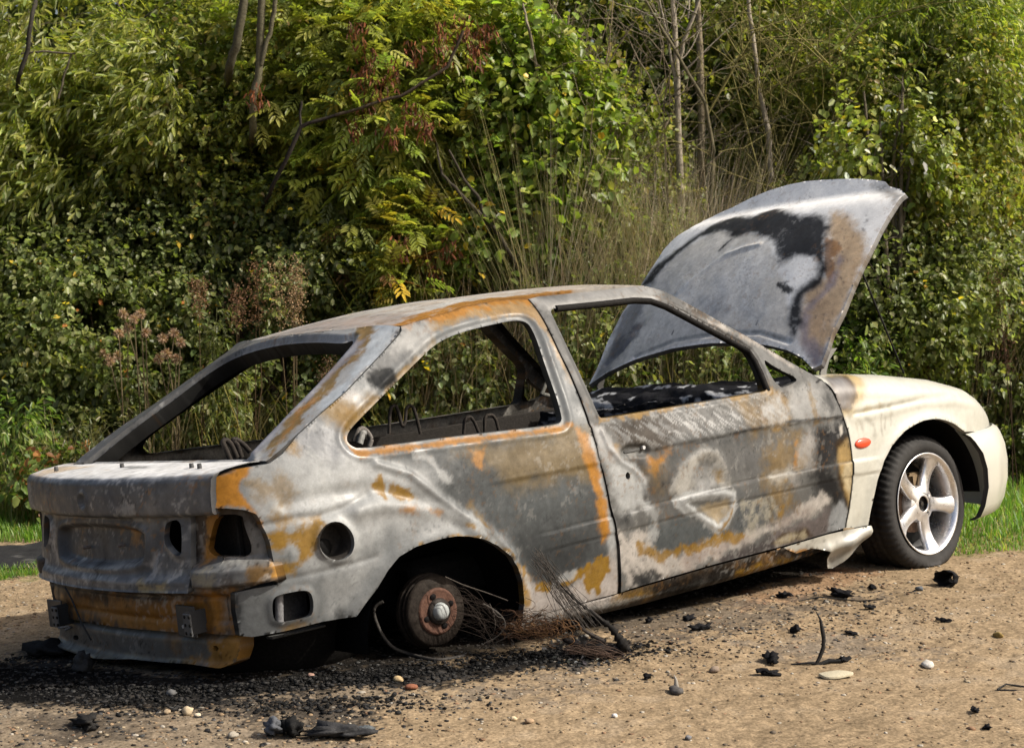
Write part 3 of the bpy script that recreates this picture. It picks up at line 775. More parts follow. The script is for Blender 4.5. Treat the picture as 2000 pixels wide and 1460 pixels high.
lip = rows[:, :1] + np.array([[[.004, .02, 0]]]); lip2 = rows[:, :1] + np.array([[[.012, .035, 0]]])
m.grid(np.concatenate([rows[:, :1] + [0, .0005, 0], lip, lip2], 1), col=(.05, .05, .05))
m.grid(np.stack([rows[-1], rows[-1] + [-.02, .03, -.004]]), col=(.05, .05, .05))
m.build('front_bumper', M_PAINT, car)

# ---- roof
RYE = ([.0, .107, .275, .438, .60, .72, 1.0, 1.31, 1.4], [.575, .563, .541, .508, .487, .497, .505, .506, .506])
RZE = ([.0, .107, .275, .438, .60, .72, 1.0, 1.2, 1.31, 1.4], [1.29, 1.319, 1.343, 1.363, 1.3725, 1.371, 1.3755, 1.3715, 1.361, 1.34])
def roof_map(u, v):
    ye = np.interp(u, *RYE)
    t = np.clip(v / ye, -1.2, 1.2)
    return np.stack([u, v, np.interp(u, *RZE) + .030 * (1 - t ** 2)], 1)
rs = [(.107, -.563), (.19, -.552), (.275, -.541), (.36, -.524), (.438, -.508), (.52, -.497), (.60, -.489), (.72, -.497), (.85, -.502), (1.0, -.505), (1.2, -.506), (1.31, -.506)]
roof_out = rs + [(1.29, -.3), (1.27, 0), (1.29, .3)] + [(x, -y) for x, y in rs[::-1]] + [(.06, .3), (.045, 0), (.06, -.3)]
r_p = [(P_, (.5, .5, .47), [(.16, -.5), (.5, -.40), (.6, -.32), (.2, -.36)], .03, .1, .7),
       (P_, (.42, .36, .30), [(.9, -.5), (1.3, -.5), (1.3, .1), (.9, .1)], .06, .12, .8), (P_, (.28, .22, .2), [(.05, -.55), (.3, -.5), (.25, .2), (.05, .2)], .05, .1, .6), (P_, RU, [(.09, -.61), (.4, -.57), (.72, -.55), (1.0, -.55), (.92, -.46), (.6, -.40), (.3, -.44), (.1, -.51)], .02, .08, .97)]
sheet('roof', roof_out, [], .012, roof_map, car, M_STEEL, paint_fn((.50, .47, .42), r_p, 37, .25, rustmix=.3, gain=.72), None, .002, (0, 0, -.02))

# ---- tailgate: window frame, ledge, lip and number-plate panel
def tg_map(u, v):
    """u = across (y), v = down the slope (x)"""
    ye = np.interp(v, [-.60, -.444, -.216, .071, .107], [.708, .701, .67, .589, .566])
    t = np.clip(u / ye, -1.1, 1.1)
    z = np.interp(v, [-.62, -.56, -.444, -.346, -.216, -.038, .071, .107, .13], [.950, .950, 1.015, 1.067, 1.13, 1.228, 1.288, 1.317, 1.327]) + .030 * (1 - t ** 2) * sstep(-.62, -.3, v) + .026 * (1 - np.clip(np.abs(t), 0, 1) ** 6) * sstep(-.42, .06, v)
    return np.stack([v, u, z], 1)
tr_ = [(-.566, -.565), (-.624, -.352), (-.677, -.222), (-.701, -.12)]
edge = [(-.700, -.565), (-.708, -.515), (-.701, -.444), (-.690, -.346), (-.670, -.216), (-.624, -.038), (-.589, .071), (-.566, .107)]
tg_out = edge + [(-.3, .062), (0, .045), (.3, .062)] + [(-y, x) for y, x in edge[::-1]]
def tg_px(pts):
    r = []
    for px, py in zz(2, pts):
        o, d = ray_c(px, py)
        n = np.array([-.53, 0, 1.]); off = 1.25
        for _ in range(20):
            q = o + (off - o @ n) / (d @ n) * d
            ye = np.interp(q[0], [-.60, .1], [.708, .57]); off = 1.25 + .030 * (1 - min(1.1, abs(q[1] / ye)) ** 2)
        r.append((q[1], q[0]))
    return r
wr = tg_px([(1045, 955), (1200, 815), (1400, 620), (1560, 465), (1635, 385)])
tw_h = [(.0, .012), (.16, .008), (.30, -.006), (.395, -.030), (.455, -.075), (.50, -.16), (.535, -.27), (.565, -.42), (.585, -.575)]
twin = [(-.60, -.575), (wr[0][0], wr[0][1])] + wr[1:] + [(wr[-1][0] + .03, wr[-1][1] + .02), (-.36, -.004), (-.2, .006)] + tw_h
twin = [twin[0]] + [tuple(p) for p in chaikin(np.array(twin[1:-1]), 2, False)] + [twin[-1]]
def tg_rel(u, v):
    d = poly_sd(np.stack([u, v], 1), twin)
    return -.012 * (1 - sstep(.008, .022, d)) + .004 * gau(d - .03, .01)
Tz = lambda col, pts, soft=.01, amp=.05, op=1.0: (P_, col, tg_px(pts), soft, amp, op)
tg_p = [Tz(TAN, [(1690, 280), (1760, 280), (1740, 370), (1560, 560), (1420, 720), (1330, 800), (1200, 950), (1180, 920), (1350, 720), (1500, 560), (1640, 420)], .012, .08, .95),
        Tz(RU, [(1480, 610), (1340, 780), (1220, 930), (1200, 930), (1330, 740)], .01, .06, .8),
        Tz((.42, .46, .49), [(1780, 280), (1890, 280), (1870, 330), (1600, 610), (1480, 720), (1450, 720), (1720, 420)], .01, .06, .8),
        Tz((.22, .22, .25), [(1640, 380), (1700, 380), (1450, 620), (1180, 880), (1050, 1000), (1010, 1000), (1300, 720)], .01, .04, .8),
        (P_, (.085, .084, .08), [(.30, -.7), (.75, -.7), (.70, .1), (.35, .1)], .03, .04, .9), (P_, (.17, .16, .145), [(-.2, .1), (.6, .1), (.6, -.02), (-.2, -.01)], .03, .06, .75)]
tailgate = sheet('tailgate', tg_out, [twin], .008, tg_map, car, M_STEEL, paint_fn((.34, .34, .33), tg_p, 43, .25, rustmix=.25, gain=.8), tg_rel, .0035, (0, 0, -.02), [(.03, 0, -.045)], out=(-.46, 0, .88), edge_dark=.12)
def plan_r(y): return .105 * (np.abs(y) / .645) ** 2.0
TGP = np.array([(-.545, .947), (-.60, .950), (-.70, .947), (-.80, .942), (-.835, .934), (-.848, .918), (-.852, .88), (-.852, .835), (-.850, .815), (-.842, .808), (-.825, .803), (-.822, .79), (-.832, .72), (-.842, .64), (-.850, .60), (-.862, .58), (-.863, .566)])
TGS = np.concatenate([[0], np.cumsum(np.linalg.norm(np.diff(TGP, axis=0), axis=1))])
tri_s = np.concatenate([[0], TGS])
def sweep(u, s): return np.interp(s, TGS, TGP[:, 0]), np.interp(s, TGS, TGP[:, 1])
def tgl_map(u, s):
    x, z = sweep(u, s)
    k = np.clip((-.60 - x) / .2, 0, 1)
    return np.stack([x + plan_r(u) * np.where(x > -.8, k, 1), u * np.where(u > 0, 1.10, 1.0), z], 1)
def s_of_z(z):
    i = 5
    return float(np.interp(-z, -TGP[i:, 1], TGS[i:]))
def tgl_px(k, pts):
    r = []
    for px, py in zz(k, pts):
        o, d = ray_c(px, py)
        y = 0.
        for _ in range(40):
            z_ = o[2]
            x = -.845 + plan_r(y)
            q = o + (x - o[0]) / d[0] * d
            y = .5 * y + .5 * q[1]
        r.append((q[1], s_of_z(q[2])))
    return r
sL, sB = s_of_z(.806), TGS[-1]
tgr = [q[0] for q in tgl_px(1, [(975, 410), (1000, 640), (1018, 790)])]
tgl_out = [(-.655, 0.0), (-.655, .3), (-.645, sL), (tgr[0], sL + .001), (tgr[1], s_of_z(.70)), (tgr[2], sB), (.575, sB), (.570, s_of_z(.70)), (.567, sL + .001), (.645, sL), (.655, .3), (.655, 0.0)]
lamp_h = chaikin(tgl_px(1, [(842, 455), (870, 430), (930, 418), (950, 500), (960, 605), (940, 612), (900, 590), (860, 540)]), 1)
lamp_hl = lamp_h * [-1, 1]
plate = chaikin([(-.29, s_of_z(.775)), (-.30, s_of_z(.70)), (-.27, s_of_z(.645)), (.29, s_of_z(.645)), (.32, s_of_z(.70)), (.31, s_of_z(.775))], 2)
def tgl_rel(u, s):
    P = np.stack([u, s], 1)
    d = poly_sd(P, plate)
    r = -.026 * (1 - sstep(-.012, .006, d)) + .006 * gau(d - .014, .009)
    r = r + .010 * gau(poly_sd(P, lamp_h), .012) + .010 * gau(poly_sd(P, lamp_hl), .012)
    r = r - .010 * (1 - sstep(.021, .026, np.hypot(u - .03, s - s_of_z(.862)))) + .006 * gau(np.hypot(u - .03, s - s_of_z(.862)) - .030, .005)
    r = r + .012 * gau(pd(u, s, [(-.5, s_of_z(.60)), (-.2, s_of_z(.598)), (.2, s_of_z(.60)), (.5, s_of_z(.60))]), .014)
    r = r - .010 * gau(pd(u, s, [(-.40, s_of_z(.79)), (-.36, s_of_z(.70)), (-.31, s_of_z(.63))]), .02)
    return r + .003 * fbm(u * 5, s * 5, 61, 3) * sstep(.25, .3, s)
Yt = lambda col, pts, soft=.012, amp=.05, op=1.0: (P_, col, tgl_px(1, pts), soft, amp, op)
Yb = lambda col, pts, w=.012, soft=.006, amp=.02, op=1.0: (B_, col, tgl_px(1, pts), soft, amp, op, w)
tl_p = [(P_, (.46, .46, .455), [(-.66, -.01), (-.66, .29), (.66, .29), (.66, -.01)], .012, .03, 1.0), (P_, (.38, .26, .13), [(.35, .1), (.62, .1), (.62, .28), (.45, .28)], .03, .08, .6), (P_, DG, [(-.1, .10), (.1, .08), (.12, .13), (-.1, .14)], .01, .06, .7),
        Yt((.055, .056, .057), [(270, 410), (700, 430), (720, 650), (350, 670), (300, 600)], .015, .06, .8), Yt((.075, .07, .065), [(180, 400), (800, 420), (760, 470), (200, 460)], .02, .05, .8),
        Yt((.15, .15, .148), [(720, 470), (790, 330), (900, 210), (960, 210), (860, 330), (790, 440), (740, 520)], .02, .04, .7),
        Yt((.12, .12, .122), [(950, 200), (1115, 200), (1118, 380), (860, 400)], .04, .08, .6), Yt((.06, .065, .075), [(500, 220), (640, 200), (640, 380), (480, 390)], .04, .1, .6),
        Yb((.24, .24, .235), [(290, 440), (300, 560), (340, 660)], .03, .012, .07, .7), Yb((.24, .24, .225), [(270, 640), (330, 690), (700, 655), (740, 620)], .012, .006, .02, .7),
        Yb((.2, .2, .195), [(260, 700), (400, 735), (520, 720), (650, 745), (900, 720), (1000, 660)], .016, .012, .05, .7), Yb((.2, .2, .195), [(830, 440), (840, 540), (900, 620), (990, 640)], .010, .006, .02, .7),
        Yt((.3, .3, .29), [(600, 340), (700, 350), (720, 390), (620, 395)], .012, .12, .6), Yt((.35, .34, .33), [(760, 650), (840, 645), (830, 670), (770, 672)], .01, .09, .6), Yt((.22, .11, .03), [(640, 480), (680, 490), (680, 540), (650, 540)], .01, .04, .7),
        Yt(TAN, [(1060, 215), (1110, 220), (1112, 260), (1080, 250)], .008, .04, .8), Yt((.17, .17, .165), [(110, 220), (180, 215), (170, 390), (100, 385)], .02, .06, .6), Yt((.28, .22, .1), [(780, 765), (890, 765), (880, 790), (790, 790)], .01, .08, .6)]
tl = sheet('tailgate_panel', tgl_out, [lamp_h, lamp_hl], .007, tgl_map, tailgate, M_STEEL, paint_fn((.082, .086, .091), tl_p, 47, .34, gain=1.2), tgl_rel, .0, (.02, 0, .004), None, out=(-1, 0, 0))
for k, pxy in enumerate([(432, 570), (605, 560)]):
    (yy, ss), = tgl_px(1, [pxy]); q = tgl_map(np.array([yy]), np.array([ss]))[0]
    MB().lathe([(-.012, 0), (-.012, .005), (.02, .006)], (q[0] + .012, q[1], q[2]), 'x', 10, (.12, .10, .09)).build('mounting_stud', M_SOOT, tailgate)
for x_, y_ in ((-.69, -.50), (-.68, -.43), (-.66, .1), (-.72, .50)):
    MB().lathe([(.016, 0), (.016, .007), (0, .008)], (x_, y_, .946), 'z', 10, (.06, .06, .06)).build('mounting_stud', M_SOOT, tailgate)


# ---- rear panel under the tailgate (plan follows the tail round to the flank)
RP = np.array([(-.825, .0), (-.82, .15), (-.808, .3), (-.785, .45), (-.762, .56), (-.735, .625), (-.70, .668), (-.655, .705), (-.61, .735), (-.585, .745)])
RPs = np.concatenate([[0], np.cumsum(np.linalg.norm(np.diff(RP, axis=0), axis=1))])
SE = RPs[-1]
def rp_xy(s):
    a = np.abs(s)
    return np.interp(a, RPs, RP[:, 0]), -np.sign(s) * np.interp(a, RPs, RP[:, 1])          # s > 0 towards the right flank
def rp_map(u, v):
    x, y = rp_xy(u)
    return np.stack([x, y * np.where(y > 0, 1.07, 1.0), v], 1)
def rp_nrm(u, v):
    e = 1e-3
    x0, y0 = rp_xy(u - e); x1, y1 = rp_xy(u + e)
    n = np.stack([-(y0 - y1), (x1 - x0) * 0 - (x1 - x0), np.zeros_like(u)], 1)
    n = np.stack([(y1 - y0), -(x1 - x0), np.zeros_like(u)], 1)
    return n / (np.linalg.norm(n, axis=1)[:, None] + 1e-9)
ss_ = np.linspace(-SE, SE, 1600); rx_, ry_ = rp_xy(ss_)
def rp_px(k, pts, inset=0.0):
    r = []
    for px, py in zz(k, pts):
        o, d = ray_c(px, py)
        cr = (rx_ + inset - o[0]) * d[1] - (ry_ - o[1]) * d[0]
        i = np.where(np.sign(cr[:-1]) != np.sign(cr[1:]))[0]
        j = i[-1] if len(i) else int(np.argmin(np.abs(cr)))
        t = (rx_[j] + inset - o[0]) / d[0]
        r.append((ss_[j], (o + t * d)[2]))
    return r
rp_out = rp_px(1, [(1470, 750), (1440, 640), (1420, 540), (1385, 462), (1345, 395), (1280, 372), (1120, 364)]) + [(.50, .83), (.50, .60), (-.50, .60), (-.55, .83), (-.70, .81), (-SE + .02, .76), (-SE + .01, .56), (-.74, .555), (-.72, .44), (-.60, .425), (.55, .43), (.70, .42)] + rp_px(1, [(1256, 1030), (1245, 900), (1238, 800)]) + [(.80, .585)]
lamp_o = chaikin(rp_px(1, [(1062, 615), (1080, 500), (1115, 400), (1270, 392), (1280, 440), (1300, 500), (1322, 560), (1318, 618), (1200, 622)]), 1)
lamp_ol = chaikin([(-.62, .66), (-.62, .79), (-.76, .77), (-.78, .66)], 1)
def rp_rel(u, v):
    r = .030 * sstep(.575, .585, v) * (1 - sstep(.632, .640, v)) * sstep(.50, .56, np.abs(u)) * (1 - .6 * sstep(.76, .86, np.abs(u)))
    r = r - .020 * (1 - sstep(.545, .562, v)) * (np.abs(u) < .70)
    r = r - .012 * gau(v - .545, .006) * (np.abs(u) < .7) - .006 * gau(v - .47, .008)
    r = r - .03 * sstep(.645, .66, v)
    r = r + .009 * fbm(u * 5, v * 7, 71, 4) + .006 * gau(v - .50, .03) * np.sin(u * 9)
    return r
Rz = lambda col, pts, soft=.012, amp=.06, op=1.0: (P_, col, rp_px(1, pts), soft, amp, op)
Rb = lambda col, pts, w=.012, soft=.006, amp=.02, op=1.0: (B_, col, rp_px(1, pts), soft, amp, op, w)
rp_p = [Rz((.30, .13, .018), [(250, 800), (520, 830), (900, 850), (1130, 800), (1230, 820), (1240, 1020), (1150, 1000), (1000, 1010), (600, 990), (420, 960), (300, 860)], .03, .12, .85),
        Rz((.36, .16, .018), [(1040, 780), (1220, 780), (1140, 860), (1160, 1000), (1100, 940), (1090, 860)], .03, .08, .9),
        Rz((.22, .215, .195), [(1140, 850), (1220, 830), (1235, 940), (1160, 960)], .02, .06, .85), Rz((.05, .04, .035), [(250, 760), (1000, 790), (1000, 830), (600, 860), (380, 860), (260, 800)], .02, .08, .7),
        Rz((.24, .24, .23), [(205, 770), (250, 770), (260, 850), (210, 850)], .01, .04, .9), Rz((.36, .17, .03), [(1060, 430), (1130, 370), (1110, 480), (1100, 620), (1050, 660)], .012, .05, .95), Rz((.20, .20, .19), [(1280, 390), (1400, 500), (1440, 640), (1330, 640), (1320, 520)], .015, .05, .8),
        Rz((.13, .135, .138), [(1020, 660), (1330, 650), (1330, 740), (1020, 770)], .012, .05, .95), Rz((.17, .10, .035), [(1310, 660), (1450, 640), (1455, 700), (1420, 740), (1320, 740)], .015, .05, .9),
        Rz((.22, .215, .2), [(1030, 680), (1150, 690), (1150, 760), (1050, 760)], .03, .06, .6), Rb((.34, .30, .2), [(1100, 720), (1115, 740)], .03, .01, .1, .6), Rb((.40, .2, .03), [(1450, 640), (1460, 700), (1475, 740)], .016, .006, .05, .9),
        Rz((.30, .30, .28), [(1150, 640), (1320, 630), (1330, 650), (1150, 660)], .008, .03, .8)]
rear = sheet('rear_panel', rp_out, [lamp_o, lamp_ol], .007, rp_map, car, M_STEEL, paint_fn((.085, .07, .058), rp_p, 53, .3, gain=.80), rp_rel, 0, (.03, 0, 0), [(.022, .004, 0), (.03, 0, 0)], out=rp_nrm, edge_dark=.25)
# lower cross panel
lp = rp_px(1, [(305, 950), (310, 1095), (440, 1130), (700, 1150), (1010, 1178), (1185, 1196), (1240, 1170), (1262, 1100), (1258, 1015), (1000, 990), (640, 965)], .02)
def lp_map(u, v):
    X = rp_map(u, v); X[:, 0] += .025 - .03 * gau(v - np.interp(u, [-.7, .7], [.315, .315]), .012) + .02 * sstep(.40, .43, v)
    return X
lp_p = [('p', (.34, .17, .03), rp_px(1, [(1080, 1040), (1262, 1030), (1262, 1150), (1185, 1200), (1000, 1185), (960, 1160), (1090, 1140)], .02), .015, .06, .95), ('p', (.3, .15, .03), rp_px(1, [(860, 1010), (960, 1020), (950, 1090), (880, 1060)], .02), .03, .08, .6),
        ('p', (.13, .13, .125), rp_px(1, [(660, 1020), (760, 1030), (740, 1120), (670, 1110)], .02), .03, .06, .7), ('b', (.30, .28, .2), rp_px(1, [(330, 1100), (700, 1140), (1010, 1165)], .02), .006, .02, .6, .012)]
holes = [chaikin(rp_px(1, pts, .02), 1) for pts in ([(397, 1030), (425, 1032), (424, 1058), (398, 1055)], [(1118, 1082), (1150, 1085), (1150, 1112), (1118, 1108)])]
sheet('cross_panel', lp, holes, .007, lp_map, car, M_STEEL, paint_fn((.17, .17, .16), lp_p, 57, .2), None, 0, (.05, 0, 0), None)
# bumper brackets: folded plates with punched bolt holes
for px0, sc_ in ((300, .85), (1000, 1.0)):
    m = MB()
    for dx, w_, dz in ((0, .070, 0), (.0, .05, 0)):
        pass
    (s0, z0), = rp_px(1, [(px0 + (40 if px0 < 500 else 40), 915 if px0 < 500 else 955)])
    x0, y0 = rp_xy(np.array([s0])); x0, y0 = float(x0[0]), float(y0[0])
    m.box((x0 - .052, y0 - .054, z0 - .036), (x0 - .045, y0 - .008, z0 + .036), (.085, .088, .09), .002)
    m.box((x0 - .047, y0 - .012, z0 - .038), (x0 + .03, y0 - .006, z0 + .038), (.05, .05, .05), .002)
    m.box((x0 - .012, y0 - .01, z0 - .05), (x0 - .006, y0 + .11, z0 + .05), (.06, .06, .058), .002)
    for a_ in (-.05, -.022):
        for b_ in (-.026, .0, .026): m.lathe([(0, 0), (0, .0055), (.004, .0055)], (x0 - .0535, y0 + a_, z0 + b_), 'x', 10, (.012, .012, .012))
    for a_, b_ in ((.04, .012), (.07, -.018)): m.lathe([(0, 0), (0, .006), (.004, .007)], (x0 - .0145, y0 + a_, z0 + b_), 'x', 10, (.35, .34, .32))
    m.build('bumper_bracket', M_STEEL, car, auto=30)
m = MB()
m.tube([car_at(*p, 0, -.86) for p in zz(1, [(345, 775), (380, 840), (430, 960), (480, 1050)])], .0035, 6, (.03, .03, .03))
m.tube([car_at(*p, 0, -.86) for p in zz(1, [(310, 990), (360, 980), (380, 985), (345, 1000)])], .004, 6, (.12, .12, .12))
m.build('loose_rod', M_SOOT, car)

# ---- bonnet: hinged at the scuttle, thrown open past forty-five degrees
BO, BB, BN = np.array([2.02, 0, .95]), np.array([.7035, 0, .7107]), np.array([-.7107, 0, .7035])
def bon_w(a, b): return .05 * (1 - np.clip(np.abs(a) / .70, 0, 1) ** 2.2) * (1 - .5 * sstep(.6, 1.05, b)) + .03 * np.sin(np.clip(b / 1.0, 0, 1) * pi) - .05 * sstep(.84, 1.04, b) ** 2
def bon_map(a, b): return BO + a[:, None] * np.array([0, 1., 0]) + b[:, None] * BB + bon_w(a, b)[:, None] * BN
def bon_px(k, pts):
    r = []
    for px, py in zz(k, pts):
        o, d = ray_c(px, py)
        w = 0.
        for _ in range(30):
            q = o + ((BO + w * BN - o) @ BN) / (d @ BN) * d
            a, b = q[1], (q - BO) @ BB
            w = .5 * w + .5 * float(bon_w(np.array(a), np.array(b)))
        r.append((a, b))
    return r
BP = lambda pts: bon_px(5, pts)
bon_out = BP([(140, 1205), (250, 1132), (400, 1062), (600, 1002), (820, 972), (1000, 968), (1150, 985), (1250, 1010), (1330, 1050), (1390, 1112), (1440, 1090), (1475, 1000), (1500, 920), (1560, 800), (1660, 560), (1720, 440), (1780, 320), (1850, 205), (1910, 140),
              (1880, 113), (1815, 95), (1800, 72), (1740, 62), (1640, 54), (1550, 55), (1450, 60), (1350, 70), (1250, 90), (1150, 120), (1050, 160), (950, 210), (860, 250), (780, 290), (700, 335), (640, 370), (595, 410), (560, 450), (500, 545), (440, 640), (380, 730), (330, 800), (290, 880), (250, 960), (215, 1050), (185, 1120)])
SOOT = BP([(440, 650), (500, 560), (640, 440), (780, 350), (880, 290), (960, 265), (1060, 265), (1180, 225), (1260, 235), (1330, 260), (1420, 250), (1470, 280), (1490, 320), (1470, 390), (1455, 480), (1470, 560), (1440, 640), (1340, 700), (1330, 800), (1320, 920), (1290, 960), (1250, 930), (1262, 760), (1290, 690), (1340, 655), (1420, 610),
           (1440, 540), (1400, 490), (1290, 480), (1240, 520), (1195, 560), (1195, 420), (1130, 380), (1040, 365), (960, 385), (870, 345), (760, 380), (640, 480), (540, 580), (500, 645)])
b_p = [('p', (.50, .475, .425), BP([(480, 660), (560, 560), (700, 430), (870, 340), (1040, 360), (1150, 400), (1200, 560), (1250, 640), (1260, 900), (1240, 960), (820, 960), (400, 1050), (160, 1195), (280, 960), (360, 800)]), .012, .03, 1.0),
       ('p', (.60, .595, .57), BP([(860, 660), (1000, 460), (1080, 390), (1150, 400), (1180, 560), (1100, 700), (1080, 860), (900, 840)]), .05, .10, .5), ('p', (.33, .33, .325), BP([(740, 740), (820, 690), (920, 720), (930, 800), (800, 830)]), .02, .05, .8),
       ('p', (.09, .095, .11), BP([(180, 1180), (250, 980), (330, 800), (440, 650), (480, 660), (440, 800), (400, 930), (300, 1080)]), .03, .08, .75), ('p', (.04, .04, .05), BP([(300, 960), (430, 850), (460, 870), (330, 1020), (240, 1080)]), .015, .06, .6),
       ('p', (.44, .31, .18), BP([(1340, 700), (1470, 600), (1480, 400), (1490, 240), (1560, 240), (1640, 300), (1710, 430), (1660, 560), (1560, 800), (1500, 920), (1450, 1050), (1330, 980)]), .03, .05, .95),
       ('p', (.40, .27, .16), BP([(1350, 720), (1450, 690), (1500, 800), (1450, 960), (1380, 960)]), .04, .06, .7), ('p', (.24, .12, .045), BP([(1465, 390), (1540, 410), (1545, 450), (1500, 500), (1510, 600), (1480, 640), (1460, 560)]), .008, .03, .85),
       ('p', (.24, .205, .22), BP([(1330, 800), (1370, 740), (1460, 680), (1520, 560), (1540, 480), (1560, 500), (1520, 640), (1450, 720), (1370, 800), (1380, 940), (1430, 1000), (1420, 1110), (1390, 1090), (1320, 960)]), .014, .03, .85),
       ('p', (.10, .09, .12), BP([(1400, 1000), (1470, 990), (1440, 1095), (1390, 1112)]), .02, .04, .8), ('p', (.17, .17, .165), BP([(1380, 560), (1430, 520), (1450, 600), (1410, 630)]), .02, .05, .3),
       ('p', (.010, .010, .0115), SOOT, .016, .035, .97), ('p', (.015, .015, .016), BP([(1200, 640), (1240, 635), (1280, 660), (1260, 700), (1210, 695)]), .008, .05, .95), ('b', (.02, .02, .022), BP([(870, 455), (900, 425), (935, 395)]), .004, .01, .95, .018),
       ('b', (.012, .012, .012), BP([(605, 920), (615, 898)]), .002, .001, 1.0, .008), ('b', (.012, .012, .012), BP([(1076, 865), (1088, 842)]), .002, .001, 1.0, .008), ('b', (.52, .525, .51), BP([(640, 690), (760, 580), (900, 470), (1000, 430)]), .012, .04, .6, .03),
       ('b', (.5, .505, .49), BP([(1080, 860), (1130, 780), (1110, 730)]), .006, .02, .5, .012), ('p', (.62, .60, .56), BP([(330, 1100), (620, 985), (900, 940), (1100, 935), (1280, 990), (1330, 1045), (1150, 985), (820, 972), (400, 1062)]), .012, .03, .7), ('s', (.70, .69, .66), BP([(520, 640), (860, 380), (1150, 420), (1180, 700), (1080, 900), (500, 930)]), .05, .08, .25), ('p', (.30, .31, .31), BP([(820, 975), (1000, 930), (1150, 930), (1280, 990), (1150, 990)]), .02, .04, .5), ('b', (.07, .07, .075), BP([(400, 1040), (620, 950), (900, 905), (1100, 905), (1260, 960)]), .006, .02, .45, .008),
       ('p', (.14, .135, .13), BP([(1715, 90), (1800, 85), (1905, 140), (1850, 180), (1760, 130)]), .02, .03, .85), ('b', (.7, .7, .68), BP([(1735, 105), (1755, 92)]), .002, .003, .9, .006), ('b', (.7, .7, .68), BP([(1755, 112), (1785, 98)]), .002, .003, .9, .006), ('b', (.7, .7, .68), BP([(1785, 112), (1805, 104)]), .002, .003, .9, .006)]
for k in range(60):
    import random
    rr = random.Random(k)
    x, y = rr.uniform(1380, 1700), rr.uniform(250, 850)
    if x + .45 * (y - 250) > 1760: continue
    b_p.append(('b', (.07, .06, .06), BP([(x, y), (x + rr.uniform(-4, 6), y + rr.uniform(4, 16))]), .004, .006, .6, .003 + .004 * rr.random()))
bcre = BP([(640, 690), (760, 590), (900, 480), (1010, 440), (1100, 420)]); bcre2 = BP([(400, 1050), (620, 960), (900, 915), (1100, 915), (1260, 965)]); bcre3 = BP([(240, 1090), (330, 1010), (450, 850)])
def bon_rel(a, b): return .003 * fbm(a * 5, b * 5, 83, 3) + .006 * gau(pd(a, b, bcre), .012) - .007 * gau(pd(a, b, bcre2), .008) - .008 * gau(pd(a, b, bcre3), .012)
bonnet = sheet('bonnet', bon_out, [], .007, bon_map, car, M_STEEL, paint_fn((.72, .71, .68), b_p, 67, .10, gain=1.12, flake=.55), bon_rel, 0, tuple(-.022 * BN), None, out=tuple(BN), edge_dark=.16)
for yy in (-.70, .66):
    m = MB()
    P = [(2.06, yy, .86), (2.05, yy, .93), (2.075, yy, .975), (2.13, yy, 1.02)]
    for i in range(3):
        w_ = .018
        m.grid([[np.array(P[i]) + [-w_, -.004, 0], np.array(P[i]) + [w_, -.004, 0]], [np.array(P[i + 1]) + [-w_, -.004, 0], np.array(P[i + 1]) + [w_, -.004, 0]]], col=(.16, .16, .15))
        m.grid([[np.array(P[i]) + [-w_, .004, 0], np.array(P[i]) + [w_, .004, 0]], [np.array(P[i + 1]) + [-w_, .004, 0], np.array(P[i + 1]) + [w_, .004, 0]]], col=(.12, .12, .11))
    m.build('bonnet_hinge', M_STEEL, bonnet, smooth=False)
m = MB()
m.tube([car_at(1681, 525, 1, -.60), car_at(1765, 728, 1, -.35)], .0045, 8, (.03, .03, .03))
m.build('bonnet_stay', M_SOOT, car)

# ---- far flank, shell inside, engine bay, scuttle
far_out = [(-.72, .42), (-.36, .42)] + [tuple(p) for p in arch_r[1:-1]] + [(.30, .24), (1.0, .22), (2.09, .25)] + [tuple(p) for p in arch_f[1:]] + [(3.05, .55), (3.05, .70), (2.9, .76), (2.355, .86), (2.1, .90), (1.93, .92)] + \
    [(1.89, .935), (1.80, 1.0), (1.662, 1.107), (1.503, 1.223), (1.40, 1.302), (1.313, 1.361), (1.0, 1.374), (.72, 1.37), (.6, 1.372), (.44, 1.362), (.275, 1.342), (.11, 1.318), (.07, 1.288), (-.038, 1.228), (-.216, 1.13), (-.346, 1.067), (-.444, 1.015), (-.55, .945), (-.73, .92), (-.74, .83)]
def far_map(u, v): return np.stack([u, -ys(u, v), v], 1)
sheet('body_side', far_out, [qwin, dwin, chaikin(dtri, 1)], .010, far_map, car, M_SOOT, paint_fn((.085, .08, .072), [('b', (.42, .38, .32), [(-.3, .925), (.1, .905), (.62, .885)], .02, .06, .8, .05), ('b', (.42, .40, .36), [(.76, .88), (1.6, .88)], .02, .06, .7, .05)], 91, .6, rustmix=.35, gain=.6), lambda u, v: .003 * fbm(u * 6, v * 6, 5, 3), 0, (0, -.05, 0), [(0, -.06, 0), (0, -.06, 0), (0, -.03, 0)], out=(0, 1, 0))
m = MB()
for x0, x1, z0, z1, yw in ((.36, 2.0, .27, .29, .68), (-.60, .36, .46, .48, .44), (-.64, -.62, .46, .80, .60)): m.box((x0, -yw, z0), (x1, yw, z1), (.02, .019, .018), .004)
for sg in (-1, 1):
    m.box((.34, sg * .735 - .012, .28), (2.02, sg * .735 + .012, .86), (.022, .02, .018), .004)
    m.box((-.62, sg * .62 - .04, .62), (.34, sg * .62 + .04, .86), (.022, .02, .018), .01)
m.build('floor_pan', M_SOOT, car, auto=40)
rr = random.Random(5)
m = MB()
us, vs = np.linspace(-.70, .70, 90), np.linspace(0, 1, 40)
U, V = np.meshgrid(us, vs, indexing='ij')
prof = np.array([(1.80, .70), (1.78, .80), (1.83, .875), (1.88, .90), (1.95, .915), (2.03, .925), (2.06, .90), (2.08, .60)])
ps = np.linspace(0, 1, len(prof))
